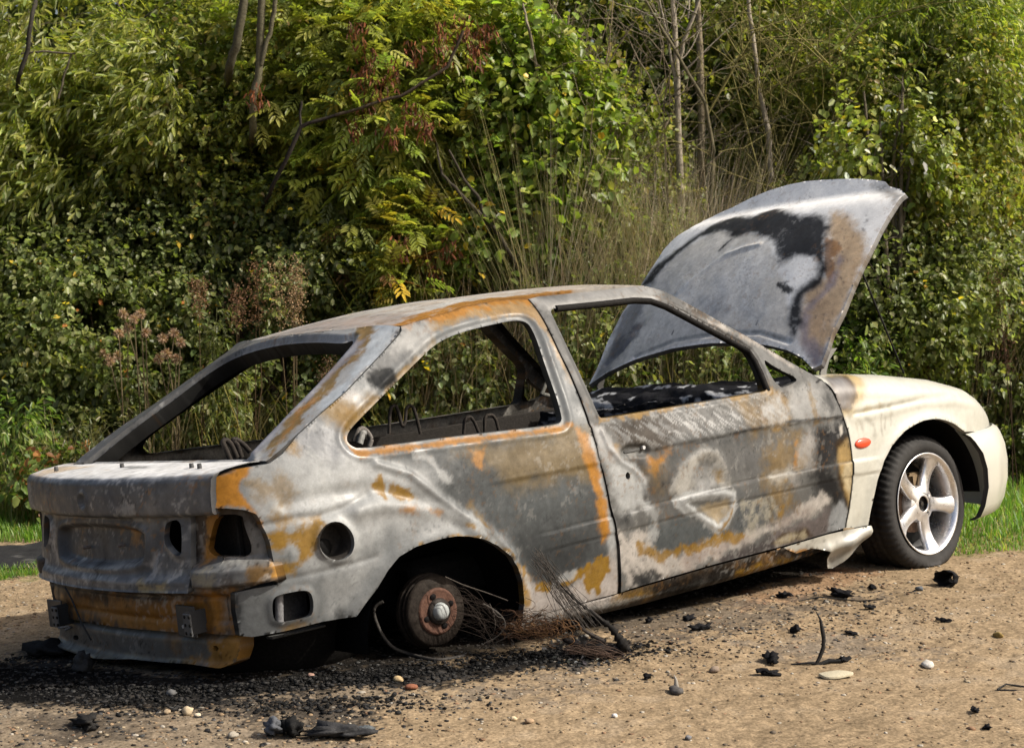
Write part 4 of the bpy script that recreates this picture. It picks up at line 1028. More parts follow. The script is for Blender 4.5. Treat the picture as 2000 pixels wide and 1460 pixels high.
X = np.interp(V, ps, prof[:, 0]) + .02 * fbm(U * 8, V * 5, 3); Z = np.interp(V, ps, prof[:, 1]) + .022 * fbm(U * 7, V * 6, 9) * (V < .8) - .012 * (U / .7) ** 2
cn = fbm(U * 6, V * 7, 17); cn2 = fbm(U * 25, V * 20, 18)
cc = np.where((cn + .35 * cn2 > .22)[..., None], np.array([.30, .305, .31]), np.array([.016, .016, .018])) * (1 + .5 * cn2)[..., None]
m.grid(np.stack([X, U, Z], -1), col=cc)
m.build('scuttle', M_SOOT, car)
m = MB()
X = 1.62 + .12 * V + .03 * fbm(U * 7, V * 4, 21); Z = .62 + .24 * np.sin(V * pi * .62) + .03 * fbm(U * 9, V * 5, 23)
cn = fbm(U * 5, V * 6, 27)
cc = np.where((cn > .18)[..., None], np.array([.13, .13, .135]), np.array([.014, .014, .015])) * (1 + .5 * fbm(U * 30, V * 20, 3))[..., None]
m.grid(np.stack([X, U * .98, Z], -1), col=cc)
for k in range(14):
    y0 = rr.uniform(-.6, .6); P = [(1.66, y0, .72)]
    for j in range(5): P.append((P[-1][0] + rr.uniform(-.02, .05), P[-1][1] + rr.uniform(-.07, .07), P[-1][2] + rr.uniform(.0, .05)))
    m.tube(P, .0035, 5, (.035, .033, .032))
m.build('dashboard', M_SOOT, car)
m = MB()
m.box((2.2, -.50, .35), (2.8, .45, .66), (.02, .02, .02), .03); m.box((2.12, -.6, .25), (2.16, .6, .85), (.03, .03, .03), .005); m.box((3.0, -.55, .30), (3.06, .55, .62), (.03, .03, .03), .01)
m.tube([(2.3, -.3, .68), (2.5, -.2, .72), (2.7, 0, .7)], .04, 8, (.04, .04, .04)); m.lathe([(0, 0), (0, .09), (.12, .09), (.12, 0)], (2.5, .25, .66), 'z', 20, (.05, .05, .05))
m.build('engine', M_SOOT, car, auto=40)
# wheel housings
for name_x, zc, rad in ((.0, .31, .335), (2.48, .33, .365)):
    for sg in (-1, 1):
        m = MB()
        m.lathe([(0, rad), (.05, rad + .002), (.30, rad), (.32, rad - .03), (.325, .03)] if sg < 0 else [(0, rad), (-.05, rad + .002), (-.30, rad), (-.32, rad - .03), (-.325, .03)], (name_x, sg * .80, zc), 'y', 40, (.006, .006, .006), (-.02, pi + .05))
        m.build('wheel_housing', M_SOOT, car)
# wire frames of the seats
def wire(k, pts, plane, val, r=.0055, col=(.035, .030, .026), mb=None):
    P = np.array([car_at(*p, plane, val) for p in zz(k, pts)])
    t = np.linspace(0, 1, len(P)); tt = np.linspace(0, 1, len(P) * 6)
    Pc = np.stack([np.interp(tt, t, P[:, i]) for i in range(3)], 1)
    kx = np.array([.1, .2, .4, .2, .1])
    Ps = Pc.copy()
    for i in range(3): Ps[:, i] = np.convolve(np.pad(Pc[:, i], 2, mode='edge'), kx, 'valid')
    mb.tube(Ps, r, 7, col)
for pts in ([(400, 1030), (402, 920), (412, 850), (440, 835), (462, 880), (480, 960), (492, 975), (506, 940), (510, 860), (530, 838), (556, 845), (580, 920), (605, 1030)],
            [(885, 1030), (890, 940), (905, 915), (930, 912), (955, 945), (985, 1020)], [(1022, 1020), (1022, 925), (1038, 900), (1072, 900), (1095, 930), (1115, 1010)]):
    m = MB(); wire(3, pts, 1, -.30, .0065, mb=m)
    m.build('seat_spring', M_SOOT, car)
for pts in ([(975, 1000), (945, 930), (930, 895), (945, 880), (975, 905), (1010, 985)], [(1035, 985), (1010, 910), (985, 885), (1000, 880), (1040, 905), (1080, 950)]):
    m = MB(); wire(2, pts, 1, -.35, .009, mb=m)
    m.build('seat_spring', M_SOOT, car)
m = MB()
wire(3, [(170, 1080), (200, 1000), (230, 985), (262, 1015), (285, 1060), (270, 1110)], 1, -.60, .009, (.12, .11, .10), m)
m.build('belt_anchor', M_SOOT, car); m = MB()
wire(3, [(205, 1090), (225, 1020), (245, 1020)], 1, -.62, .012, (.2, .2, .19), m)
m.build('belt_anchor', M_SOOT, car); m = MB()
wire(3, [(1390, 770), (1420, 700), (1450, 680), (1475, 700), (1490, 770), (1440, 775), (1400, 765)], 1, -.55, .008, (.10, .10, .09), m)
m.build('belt_anchor', M_SOOT, car)
m = MB(); m.box((-.18, -.58, .60), (.02, .58, .88), (.012, .012, .012), .03); m.box((.02, -.58, .36), (.42, .58, .52), (.012, .012, .012), .03)
for sg in (-.36, .36): m.box((.98, sg - .22, .34), (1.40, sg + .22, .46), (.015, .015, .015), .03)
m.build('seat_frame', M_SOOT, car, auto=40)
# fuel filler cup, lamp box, vent box
fc = filler.mean(0); m = MB()
m.lathe([(-.004, .062), (.0, .055), (.045, .052), (.05, .05), (.05, .030), (.05, .0)], (fc[0], ys(fc[0], fc[1]), fc[1]), 'y', 36, (.022, .02, .018), sx=1.02)
m.lathe([(.045, .0), (.043, .026), (.049, .03)], (fc[0] - .012, ys(fc[0], fc[1]), fc[1] - .02), 'y', 24, (.008, .008, .008))
m.build('fuel_filler', M_SOOT, quarter)
vc = vent.mean(0); m = MB()
m.box((vc[0] - .09, ys(vc[0], vc[1]) + .05, vc[1] - .06), (vc[0] + .09, ys(vc[0], vc[1]) + .06, vc[1] + .06), (.04, .04, .042), .003)
m.tube([(vc[0] - .03, ys(*vc) + .035, vc[1] - .05), (vc[0] - .02, ys(*vc) + .03, vc[1] + .05)], .014, 8, (.14, .14, .145))
m.build('vent_duct', M_SOOT, quarter)
m = MB(); m.box((-.60, -.66, .58), (-.50, -.30, .84), (.012, .012, .012), .01); m.box((-.60, .30, .58), (-.50, .66, .84), (.012, .012, .012), .01); m.box((-.70, -.5, .44), (-.66, .5, .56), (.02, .02, .02), .004)
m.build('lamp_housing', M_SOOT, car)
# underbody: spare-wheel well, axle beam, exhaust, added light-blocking boxes
m = MB()
m.lathe([(0, .0), (0, .22), (.03, .30), (.09, .34), (.18, .36), (.24, .36)], (-.36, -.22, .20), 'z', 48, (.008, .0075, .007), sy=1.12)
m.tube([(0, -.66, .363), (0, .66, .363)], .045, 10, (.02, .02, .02)); m.tube([(-.66, .40, .27), (-.4, .42, .26), (.3, .40, .24)], .05, 12, (.09, .085, .08)); m.tube([(-.76, .42, .28), (-.66, .40, .27)], .03, 12, (.12, .11, .1))
m.box((-.62, -.70, .395), (-.42, -.66, .402), (.05, .05, .048), .002, None)
m.box((-.36, -.40, .27), (.40, -.34, .62), (.012, .012, .012), .02); m.box((.34, -.70, .25), (2.0, -.62, .32), (.02, .018, .016), .01); m.box((-.60, -.5, .30), (-.56, .6, .46), (.015, .015, .015), .02)  # plain dark boxes added to keep light out beneath the car
m.build('underbody', M_SOOT, car)

# ---- wheels
def wheel_frame(loc, steer=0.):
    w = empty('x'); w.parent = car; w.location = loc; w.rotation_euler = (0, 0, steer)
    return w
FW = np.array([2.532, -.762, .320]); STEER = radians(3)
def tyre_mesh(name, parent, R_=.288, rim=.209, wid=.185):
    prof = [(.010, rim - .012), (.002, rim), (-.006, rim + .014), (-.010, rim + .03), (-.008, R_ - .030), (.004, R_ - .014), (.014, R_ - .006), (.03, R_ - .001)]
    n_t = 12
    prof += [(x, R_) for x in np.linspace(.036, wid - .036, n_t)]
    prof += [(wid - .03, R_ - .001), (wid - .014, R_ - .006), (wid, R_ - .02), (wid + .008, R_ - .04), (wid + .004, rim + .015), (wid - .01, rim)]
    n = 240
    a = np.linspace(0, 2 * pi, n, endpoint=False)
    P = np.zeros((n, len(prof), 3)); C = np.zeros((n, len(prof), 3))
    for j, (d, r) in enumerate(prof):
        rr_ = np.full(n, r)
        if 5 <= j < len(prof) - 6:
            g = (np.sin(a * 60 + (.5 if d < wid / 2 else -.5) * d * 120) > .55)
            rr_ = rr_ - .006 * g
            if j - 8 in (2, 5, 8): rr_ = rr_ - .007
        P[:, j] = np.stack([rr_ * np.cos(a), np.full(n, d), rr_ * np.sin(a)], 1)
        nz = fbm(a * 6, np.full(n, d * 30), 5)
        C[:, j] = np.array([.019, .018, .017]) * (1 + .5 * nz)[:, None] + (.012 if 2 < j < 6 else 0)
    return P, C
P, C = tyre_mesh('', None)
c_, s_ = cos(STEER), sin(STEER)
Rs = np.array([[c_, -s_, 0], [s_, c_, 0], [0, 0, 1]])
def settle(P):
    """flat tyre: squash what lies below the ground and bulge the sidewall"""
    Q = P @ Rs.T + FW
    Wd = car2w(Q)
    pen = np.clip(.006 - Wd[..., 2], 0, 1)
    dy = np.where(P[..., 1] < .09, -1, 1) * np.clip(.9 * pen + .012 * np.clip((.10 - Wd[..., 2]) / .1, 0, 1), 0, .03)
    return P + np.stack([0 * pen, dy, 0 * pen], -1) + (pen[..., None] * CAR_R[2]) @ Rs
P = settle(P)
wheel = MB().grid(P, closed_u=True, col=C)
tyre = wheel.build('tyre', M_TYRE, None)
fwheel = empty('front_wheel'); fwheel.parent = car; fwheel.location = FW; fwheel.rotation_euler = (0, 0, STEER)
tyre.parent = fwheel
m = MB()
ALC = (.72, .72, .73)
m.lathe([(.000, .203), (-.006, .213), (-.010, .214), (-.009, .208), (.000, .200), (.012, .194), (.05, .188), (.13, .184), (.15, .19)], (0, 0, 0), 'y', 96, ALC)
m.build('rim', M_ALLOY, fwheel)
rim = fwheel.children[-1]
m = MB()
m.lathe([(.0, .032), (-.002, .034), (.001, .060), (.006, .074), (.025, .078), (.05, .078)], (0, .018, 0), 'y', 60, ALC)
m.lathe([(.004, .032), (.014, .030), (.016, .0)], (0, .018, 0), 'y', 30, (.05, .05, .052)); m.lathe([(.003, .0), (.003, .010), (.014, .013)], (0, .02, 0), 'y', 16, (.10, .10, .10))
for k in range(5):
    an = radians(-82 + 72 * k)
    rs_ = np.linspace(.045, .200, 14)
    th = np.linspace(0, 2 * pi, 16, endpoint=False)
    G_ = np.zeros((14, 16, 3))
    for i, r in enumerate(rs_):
        f = (r - .045) / .155
        hw = .036 - .006 * sin(pi * min(1, f * 1.05)) + .012 * max(0, f - .75) * 4 * .6
        dep = .020 + .004 * f
        yc = .030 - .010 * f + .014 * sin(pi * f)
        ce, se = np.sign(np.cos(th)) * np.abs(np.cos(th)) ** .7, np.sign(np.sin(th)) * np.abs(np.sin(th)) ** .7
        tx = hw * ce
        G_[i] = np.stack([r * cos(an) - tx * sin(an), yc + dep * se * .8, r * sin(an) + tx * cos(an)], 1)
    cg = np.array(ALC) * (1 - .35 * np.clip(fbm(G_[..., 0] * 40, G_[..., 2] * 40, k), 0, 1))[..., None]
    m.grid(G_, closed_v=True, col=cg)
m.build('spoke_centre', M_ALLOY, rim, auto=50)
for k in range(4):
    an = radians(-60 + 90 * k)
    m = MB(); m.lathe([(.0, .0), (.0, .0085), (.01, .009)], (.050 * cos(an), .0165, .050 * sin(an)), 'y', 14, (.03, .03, .032) if k != 1 else (.4, .4, .4))
    m.build('wheel_bolt', M_SOOT, rim)
m = MB()
m.lathe([(.07, .0), (.07, .12), (.085, .12), (.085, .0)], (0, 0, 0), 'y', 48, (.12, .075, .05)); m.box((-.02, .05, .04), (.06, .10, .13), (.13, .09, .05), .012)
m.lathe([(.10, .0), (.10, .17), (.12, .18)], (0, 0, 0), 'y', 40, (.012, .012, .012))
m.build('brake_disc', M_SOOT, fwheel)
# far front wheel, barely seen under the car
f2 = empty('front_wheel'); f2.parent = car; f2.location = (2.53, .60, .36)
P2, C2 = tyre_mesh('', None, .25)
MB().grid(P2, closed_u=True, col=C2).build('tyre', M_TYRE, f2)
MB().lathe([(.02, 0), (.02, .2), (.1, .2), (.15, .19)], (0, 0, 0), 'y', 40, (.2, .2, .2)).build('rim', M_SOOT, f2)

for sg in (-1, 1):
    hub = empty('brake_drum'); hub.parent = car; hub.location = (.005, sg * .735, .363); hub.rotation_euler = (0, 0, 0 if sg < 0 else pi)
    m = MB()
    prof = [(.012, .079), (.014, .085), (.016, .110), (.022, .117), (.030, .119), (.034, .113), (.040, .113), (.043, .121), (.049, .121), (.052, .115), (.058, .115), (.062, .124), (.075, .126), (.080, .118), (.090, .0)]
    cs = np.zeros((72, len(prof), 3)); aa = np.linspace(0, 2 * pi, 72, endpoint=False)
    for j in range(len(prof)): cs[:, j] = np.array([.022, .018, .015]) * (1 + .7 * fbm(aa * 5, np.full(72, j * .9), 3))[:, None]
    Pm = np.zeros((72, len(prof), 3))
    for j, (d, r) in enumerate(prof): Pm[:, j] = np.stack([r * np.cos(aa), np.full(72, d), r * np.sin(aa)], 1)
    m.grid(Pm, closed_u=True, col=cs).build('drum_shell', M_SOOT, hub, auto=40)
    rr_ = np.array([.030, .036, .055, .068, .074, .079]); yy_ = np.array([.004, .007, .008, .006, .005, .013])
    Pm = np.zeros((72, 6, 3)); cs = np.zeros((72, 6, 3))
    for j in range(6):
        Pm[:, j] = np.stack([rr_[j] * np.cos(aa), np.full(72, yy_[j]), rr_[j] * np.sin(aa)], 1)
        cs[:, j] = np.array([.085, .045, .032]) * (1 + .55 * fbm(aa * 4, np.full(72, j * .8), 7))[:, None]
    m = MB().grid(Pm, closed_u=True, col=cs)
    for k in range(4):
        an = radians(18 + 90 * k)
        m.lathe([(.0035, .0), (.0032, .0085), (.006, .0105)], (.054 * cos(an), 0, .054 * sin(an)), 'y', 14, (.010, .009, .009), sx=1.2)
    m.build('hub_flange', M_SOOT, hub)
    m = MB(); m.lathe([(-.024, 0), (-.0235, .014), (-.0215, .022), (-.016, .0265), (-.010, .028), (-.006, .030), (.008, .031)], (0, 0, 0), 'y', 36, (.30, .32, .315))
    m.lathe([(-.004, .032), (-.002, .043), (.01, .045)], (0, 0, 0), 'y', 36, (.03, .025, .022))
    m.build('hub_cap', M_STEEL, hub)

# ================================================================== GROUND
def spaced(lo, hi, dlo, dhi, h, grow=1.18, cap=6.):
    c = list(np.arange(dlo, dhi + h, h))
    s = h
    while c[-1] < hi: s = min(s * grow, cap); c.append(c[-1] + s)
    s = h
    while c[0] > lo: s = min(s * grow, cap); c.insert(0, c[0] - s)
    return np.array(c)
gx, gy = spaced(-120, 120, -2.6, 3.0, .013), spaced(-10, 200, 4.55, 8.3, .013)
GX, GY = np.meshgrid(gx, gy, indexing='ij')
near = (1 - sstep(2.6, 4.5, np.abs(GX))) * (1 - sstep(9, 12, GY))
def g_bump(x, y): return .012 * fbm(x * 1.7, y * 1.7, 5, 3) + .006 * fbm(x * 9, y * 9, 7, 3) + .0055 * fbm(x * 30, y * 30, 9, 3)
GZm = ground_z(GX, GY) + near * g_bump(GX, GY)
# keep the tyre's footprint level
ft = car2w(FW); GZm = np.where(np.hypot(GX - ft[0], GY - ft[1]) < .3, np.minimum(GZm, .004), GZm)
u, v = GX.ravel(), GY.ravel()
P2 = np.stack([u, v], 1)
n1, n2, n3, n4 = fbm(u * 1.3, v * 1.3, 1), fbm(u * 8, v * 8, 2), fbm(u * 36, v * 36, 3, 3), vnoise(u * 90, v * 90, 4) * 2 - 1
C = np.tile(np.array([.225, .168, .105]), (len(u), 1)) * (1 + .16 * n1 + .22 * n2 + .26 * n3 + .30 * n4)[:, None]
stony = sstep(-.1, .35, fbm(u * 1.1 + 3, v * 1.6, 12, 3) + .35 * (1 - np.clip((u + 1.6) / 3.2, 0, 1)))
w = sstep(.15, .5, n2 + .4 * n1); C = C * (1 - .35 * w[:, None]) + np.array([.25, .205, .15]) * .35 * w[:, None]
def gpoly(pts): return np.array([on_ground(*p)[:2] for p in pts])
def gmask(pts, soft, amp, sc=7, seed=0):
    d = poly_sd(P2, gpoly(pts))
    return 1 - sstep(-soft, soft, d + amp * (fbm(u * sc, v * sc, seed, 5, .65) + .35 * n4))
def lay(col, m, op=1.):
    global C
    m = (m * op)[:, None]
    C = C * (1 - m) + np.array(col) * (1 + .35 * n3 + .3 * n4)[:, None] * m
nearm = (u > -4) & (u < 5) & (v < 13)
# ash-grey ground, then soot, then soot and painted shade under the car
lay((.105, .095, .082), gmask([(-300, 1330), (350, 1300), (760, 1320), (830, 1370), (720, 1420), (700, 1500), (-300, 1500)], .10, .30, 6, 11), .45)
lay((.012, .0115, .011), gmask([(-200, 1300), (100, 1290), (300, 1320), (480, 1325), (720, 1295), (900, 1300), (1020, 1285), (1120, 1230), (1240, 1265), (1130, 1305), (960, 1322), (820, 1345), (700, 1340), (520, 1362), (300, 1388), (120, 1375), (-200, 1400)], .03, .13, 9, 13), .97)
lay((.007, .007, .007), gmask([(-200, 1312), (120, 1300), (300, 1335), (480, 1335), (720, 1300), (900, 1296), (1030, 1280), (1120, 1235), (1230, 1262), (1100, 1300), (960, 1312), (760, 1335), (520, 1352), (300, 1376), (-200, 1385)], .02, .10, 12, 14), .96)
lay((.03, .028, .026), gmask([(380, 1370), (640, 1350), (740, 1375), (660, 1425), (480, 1410)], .05, .28, 9, 15), .75)
lay((.03, .028, .026), gmask([(60, 1400), (260, 1390), (280, 1440), (100, 1450)], .03, .16, 9, 16), .6)
lay((.03, .028, .026), gmask([(50, 1265), (160, 1250), (190, 1290), (60, 1305)], .02, .12, 12, 17), .9)
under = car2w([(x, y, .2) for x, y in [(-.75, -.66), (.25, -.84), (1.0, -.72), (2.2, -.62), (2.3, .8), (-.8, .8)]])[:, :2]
d = poly_sd(P2, under); m = 1 - sstep(-.10, .06, d + .10 * fbm(u * 8, v * 8, 19)); lay((.010, .0095, .009), m, .97)  # car footprint blackened: soot plus shade put into the ground colour
lay((.20, .095, .05), gmask([(1420, 1175), (1640, 1105), (1700, 1120), (1600, 1165), (1450, 1190)], .04, .12, 9, 21), .35)
lay((.06, .055, .05), gmask([(1180, 1215), (1420, 1180), (1700, 1165), (1640, 1195), (1400, 1225), (1230, 1260)], .05, .34, 9, 23), .65)
lay((.09, .085, .08), gmask([(1440, 1255), (1700, 1240), (1800, 1270), (1600, 1290)], .05, .26, 9, 25), .5)
lay((.10, .09, .08), gmask([(880, 1330), (1150, 1320), (1120, 1360), (900, 1375)], .05, .3, 9, 26), .5)
# mossy and turfed edges, leaf mould under the hedge
lay((.12, .13, .04), gmask([(1880, 1085), (2300, 1040), (2300, 700), (1500, 850), (1880, 1030)], .05, .20, 6, 27), .8)
lay((.09, .12, .035), gmask([(-300, 1135), (80, 1108), (80, 1125), (-300, 1165)], .05, .16, 6, 29), .8)
lay((.07, .085, .03), gmask([(-400, 1062), (400, 1030), (400, 900), (-400, 900)], .03, .06, 6, 31), .95)
hedge = sstep(9.9, 10.5, v - .2 * u + .3 * n2); lay((.05, .038, .022), hedge * (v > 8), .95)
far = sstep(12, 16, np.hypot(u, v - 6)); lay((.06, .07, .03), far, .9)
gi = np.arange(GX.size).reshape(GX.shape)
gq = np.stack([gi[:-1, :-1], gi[1:, :-1], gi[1:, 1:], gi[:-1, 1:]], -1).reshape(-1, 4)
M_GROUND = col_mat('gravelly_sand', 1.0, .0, 0, 1.0, 60, .36, 110)
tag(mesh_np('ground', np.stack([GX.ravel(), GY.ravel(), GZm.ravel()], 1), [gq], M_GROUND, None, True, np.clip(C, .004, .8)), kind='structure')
def gz(x, y): return ground_z(x, y) + g_bump(np.asarray(x, float), np.asarray(y, float))

# tarmac path behind the car on the left
pp = gpoly([(-260, 1062), (40, 1066), (300, 1020), (420, 1000), (420, 1040), (300, 1060), (66, 1112), (-260, 1128)])
def path_map(a, b): return np.stack([a, b, gz(a, b) + .012], 1)
tag(sheet('path', pp, [], .03, path_map, None, col_mat('old_tarmac', .85, .2, 0, .8, 90, .3, 160), paint_fn((.035, .035, .037), [], 5, .2), None, 0, (0, 0, -.05)), kind='structure')

# ---- pebbles: too many to count
R0 = np.random.default_rng(7)
import bmesh
def ico(sub):
    bm = bmesh.new(); bmesh.ops.create_icosphere(bm, subdivisions=sub, radius=1)
    V = np.array([v_.co for v_ in bm.verts]); F = np.array([[v_.index for v_ in f.verts] for f in bm.faces]); bm.free()
    return V, F
IV1, IF1 = ico(1)
IV2, IF2 = ico(2)
def scatter_stones(N, rmin, rmax, xr, yr, power, seed, tones, patchy=False):
    r_ = np.random.default_rng(seed)
    x, y = r_.uniform(*xr, N), r_.uniform(*yr, N)
    keep = (np.abs(x) < .30 * y + .12)
    if patchy: keep &= r_.random(N) < .35 + .65 * sstep(-.15, .4, fbm(x * 1.1 + 3, y * 1.6, 12, 3) + .55 * (1 - np.clip((x + 1.6) / 3.2, 0, 1)) - .1)
    x, y = x[keep], y[keep]; N = len(x)
    rad = rmin + (rmax - rmin) * r_.random(N) ** power
    sc = np.stack([rad * r_.uniform(.8, 1.3, N), rad * r_.uniform(.7, 1.1, N), rad * r_.uniform(.30, .55, N)], 1)
    ang = r_.uniform(0, 2 * pi, N)
    jit = 1 + .22 * (r_.random((N, len(IV1), 1)) - .5) * 2
    V = IV1[None] * jit * sc[:, None]
    c, s = np.cos(ang)[:, None], np.sin(ang)[:, None]
    V = np.stack([V[..., 0] * c - V[..., 1] * s, V[..., 0] * s + V[..., 1] * c, V[..., 2]], -1)
    V += np.stack([x, y, gz(x, y) + sc[:, 2] * .12], 1)[:, None]
    F = (IF1[None] + (np.arange(N) * len(IV1))[:, None, None]).reshape(-1, 3)
    tone = np.array(tones)[r_.integers(0, len(tones), N)] * r_.uniform(.7, 1.2, (N, 1))
    return V.reshape(-1, 3), F, np.repeat(tone, len(IV1), 0), x, y
tones = [(.235, .17, .105), (.21, .15, .09), (.26, .21, .14), (.19, .135, .085), (.32, .29, .24), (.15, .12, .09), (.21, .13, .08), (.23, .165, .10)]
V1, F1, T1, x1, y1 = scatter_stones(32000, .0025, .010, (-2.6, 3.0), (4.6, 9.0), 2.6, 3, tones, True)
V2, F2, T2, x2, y2 = scatter_stones(1300, .006, .015, (-2.6, 1.6), (4.6, 8.6), 3, 4, tones, True)
V3 = np.vstack([V1, V2]); F3 = np.vstack([F1, F2 + len(V1)]); T3 = np.vstack([T1, T2])
# stones in the burnt patch are sooty; under the car shade is painted in too
xy = V3[:, :2]
ds = np.minimum(poly_sd(xy, gpoly([(-200, 1290), (480, 1310), (900, 1295), (1240, 1250), (960, 1325), (520, 1370), (-200, 1410)])), poly_sd(xy, under))
sm = (1 - sstep(-.04, .10, ds + .10 * fbm(xy[:, 0] * 8, xy[:, 1] * 8, 13)))[:, None] * .97
T3 = T3 * (1 - sm) + np.array([.022, .021, .020]) * sm
M_STONE = col_mat('pebble_stone', .9, .1, 0, .3, 120, .15, 200)
tag(mesh_np('gravel', V3, [F3], M_STONE, None, False, T3), kind='stuff')
# black crumbs of burnt plastic and ash in the soot
Vc, Fc, Tc, xc, yc = scatter_stones(12000, .0025, .010, (-2.4, 1.9), (4.7, 7.6), 2.2, 8, [(.012, .012, .012), (.02, .02, .021), (.03, .03, .03), (.06, .06, .058)])
dc = np.minimum(poly_sd(np.stack([xc, yc], 1), gpoly([(-200, 1280), (480, 1300), (900, 1290), (1240, 1240), (1700, 1150), (1750, 1190), (1260, 1290), (960, 1345), (760, 1420), (400, 1440), (-200, 1480)])), 9)
kp = (dc + .25 * fbm(xc * 5, yc * 5, 33) + .34 * (np.random.default_rng(3).random(len(xc)) - .80)) < 0
kv = np.repeat(kp, len(IV1))
mp = np.cumsum(kv) - 1
Fk = Fc.reshape(len(xc), -1, 3)[kp].reshape(-1, 3)
tag(mesh_np('charred_crumbs', Vc[kv], [mp[Fk]], M_SOOT, None, False, Tc[kv]), kind='stuff')

# ================================================================== PLANTS
def leaf_mat(name, trans=.5, rough=.40, spec=.40):
    m, nt, b = nodes(name)
    L = nt.links
    at = nt.nodes.new('ShaderNodeVertexColor'); at.layer_name = 'Col'
    L.new(at.outputs['Color'], b.inputs['Base Color'])
    b.inputs['Roughness'].default_value = rough; b.inputs['Specular IOR Level'].default_value = spec
    tr = nt.nodes.new('ShaderNodeBsdfTranslucent')
    mu = nt.nodes.new('ShaderNodeVectorMath'); mu.operation = 'MULTIPLY'; mu.inputs[1].default_value = (1.25, 1.35, .55)
    L.new(at.outputs['Color'], mu.inputs[0]); L.new(mu.outputs[0], tr.inputs['Color'])
    mx = nt.nodes.new('ShaderNodeMixShader'); mx.inputs[0].default_value = trans
    out = [n for n in nt.nodes if n.type == 'OUTPUT_MATERIAL'][0]
    L.new(b.outputs[0], mx.inputs[1]); L.new(tr.outputs[0], mx.inputs[2]); L.new(mx.outputs[0], out.inputs[0])
    return m
M_LEAF = leaf_mat('leaf')
M_DRY = leaf_mat('dry_stalk', .15, .7, .2)
M_BARK = col_mat('bark', .85, .2, 0, .8, 60, .3, 90)
def nrm(a): return a / (np.linalg.norm(a, axis=-1, keepdims=True) + 1e-9)
def leaf_geo(B, D, N, L, Wd, col, fold=.25, droop=.15, wide=.45):
    """folded leaf blades: 6 corners, two quads each"""
    B, D, N = np.asarray(B, float), nrm(np.asarray(D, float)), np.asarray(N, float)
    S = nrm(np.cross(D, N)); N = nrm(np.cross(S, D))
    L = np.broadcast_to(L, (len(B),))[:, None]; Wd = np.broadcast_to(Wd, (len(B),))[:, None]
    up = np.array([0, 0, 1.])
    p0 = B; p3 = B + D * L - up * L * droop
    a = B + D * L * wide * .62 - up * L * droop * .15; b = B + D * L * (wide + .30) - up * L * droop * .45
    hw = Wd * .5
    V = np.stack([p0, a + S * hw + N * hw * fold, b + S * hw * .78 + N * hw * fold, p3, b - S * hw * .78 + N * hw * fold, a - S * hw + N * hw * fold], 1)
    i = (np.arange(len(B)) * 6)[:, None]
    Q = np.concatenate([i + [[0, 1, 2, 3]], i + [[0, 3, 4, 5]]])
    return V.reshape(-1, 3), Q, np.repeat(np.asarray(col, float), 6, 0)
def pick(r_, n, pal, wts, var=.25):
    pal = np.array(pal, float)
    c = pal[r_.choice(len(pal), n, p=np.array(wts) / np.sum(wts))] * 1.5
    return c * r_.uniform(1 - var, 1 + var, (n, 1)) * r_.uniform(.92, 1.08, (n, 3))
def blob_pts(r_, blobs, n):
    """points in the outer part of several ellipsoids; returns points and outward directions"""
    wv = np.array([b[1][0] * b[1][1] * b[1][2] for b in blobs]) ** .75
    k = r_.choice(len(blobs), n, p=wv / wv.sum())
    d = nrm(r_.normal(size=(n, 3)))
    rad = r_.random(n) ** .5
    c = np.array([b[0] for b in blobs])[k]; s = np.array([b[1] for b in blobs])[k]
    return c + d * s * 1.22 * rad[:, None], nrm(d / s)
def clump_filter(r_, P, freq, thr, seed):
    n = vnoise(P[:, 0] * freq + P[:, 1] * freq * .6, P[:, 2] * freq + P[:, 1] * freq * .4, seed)
    return n > thr
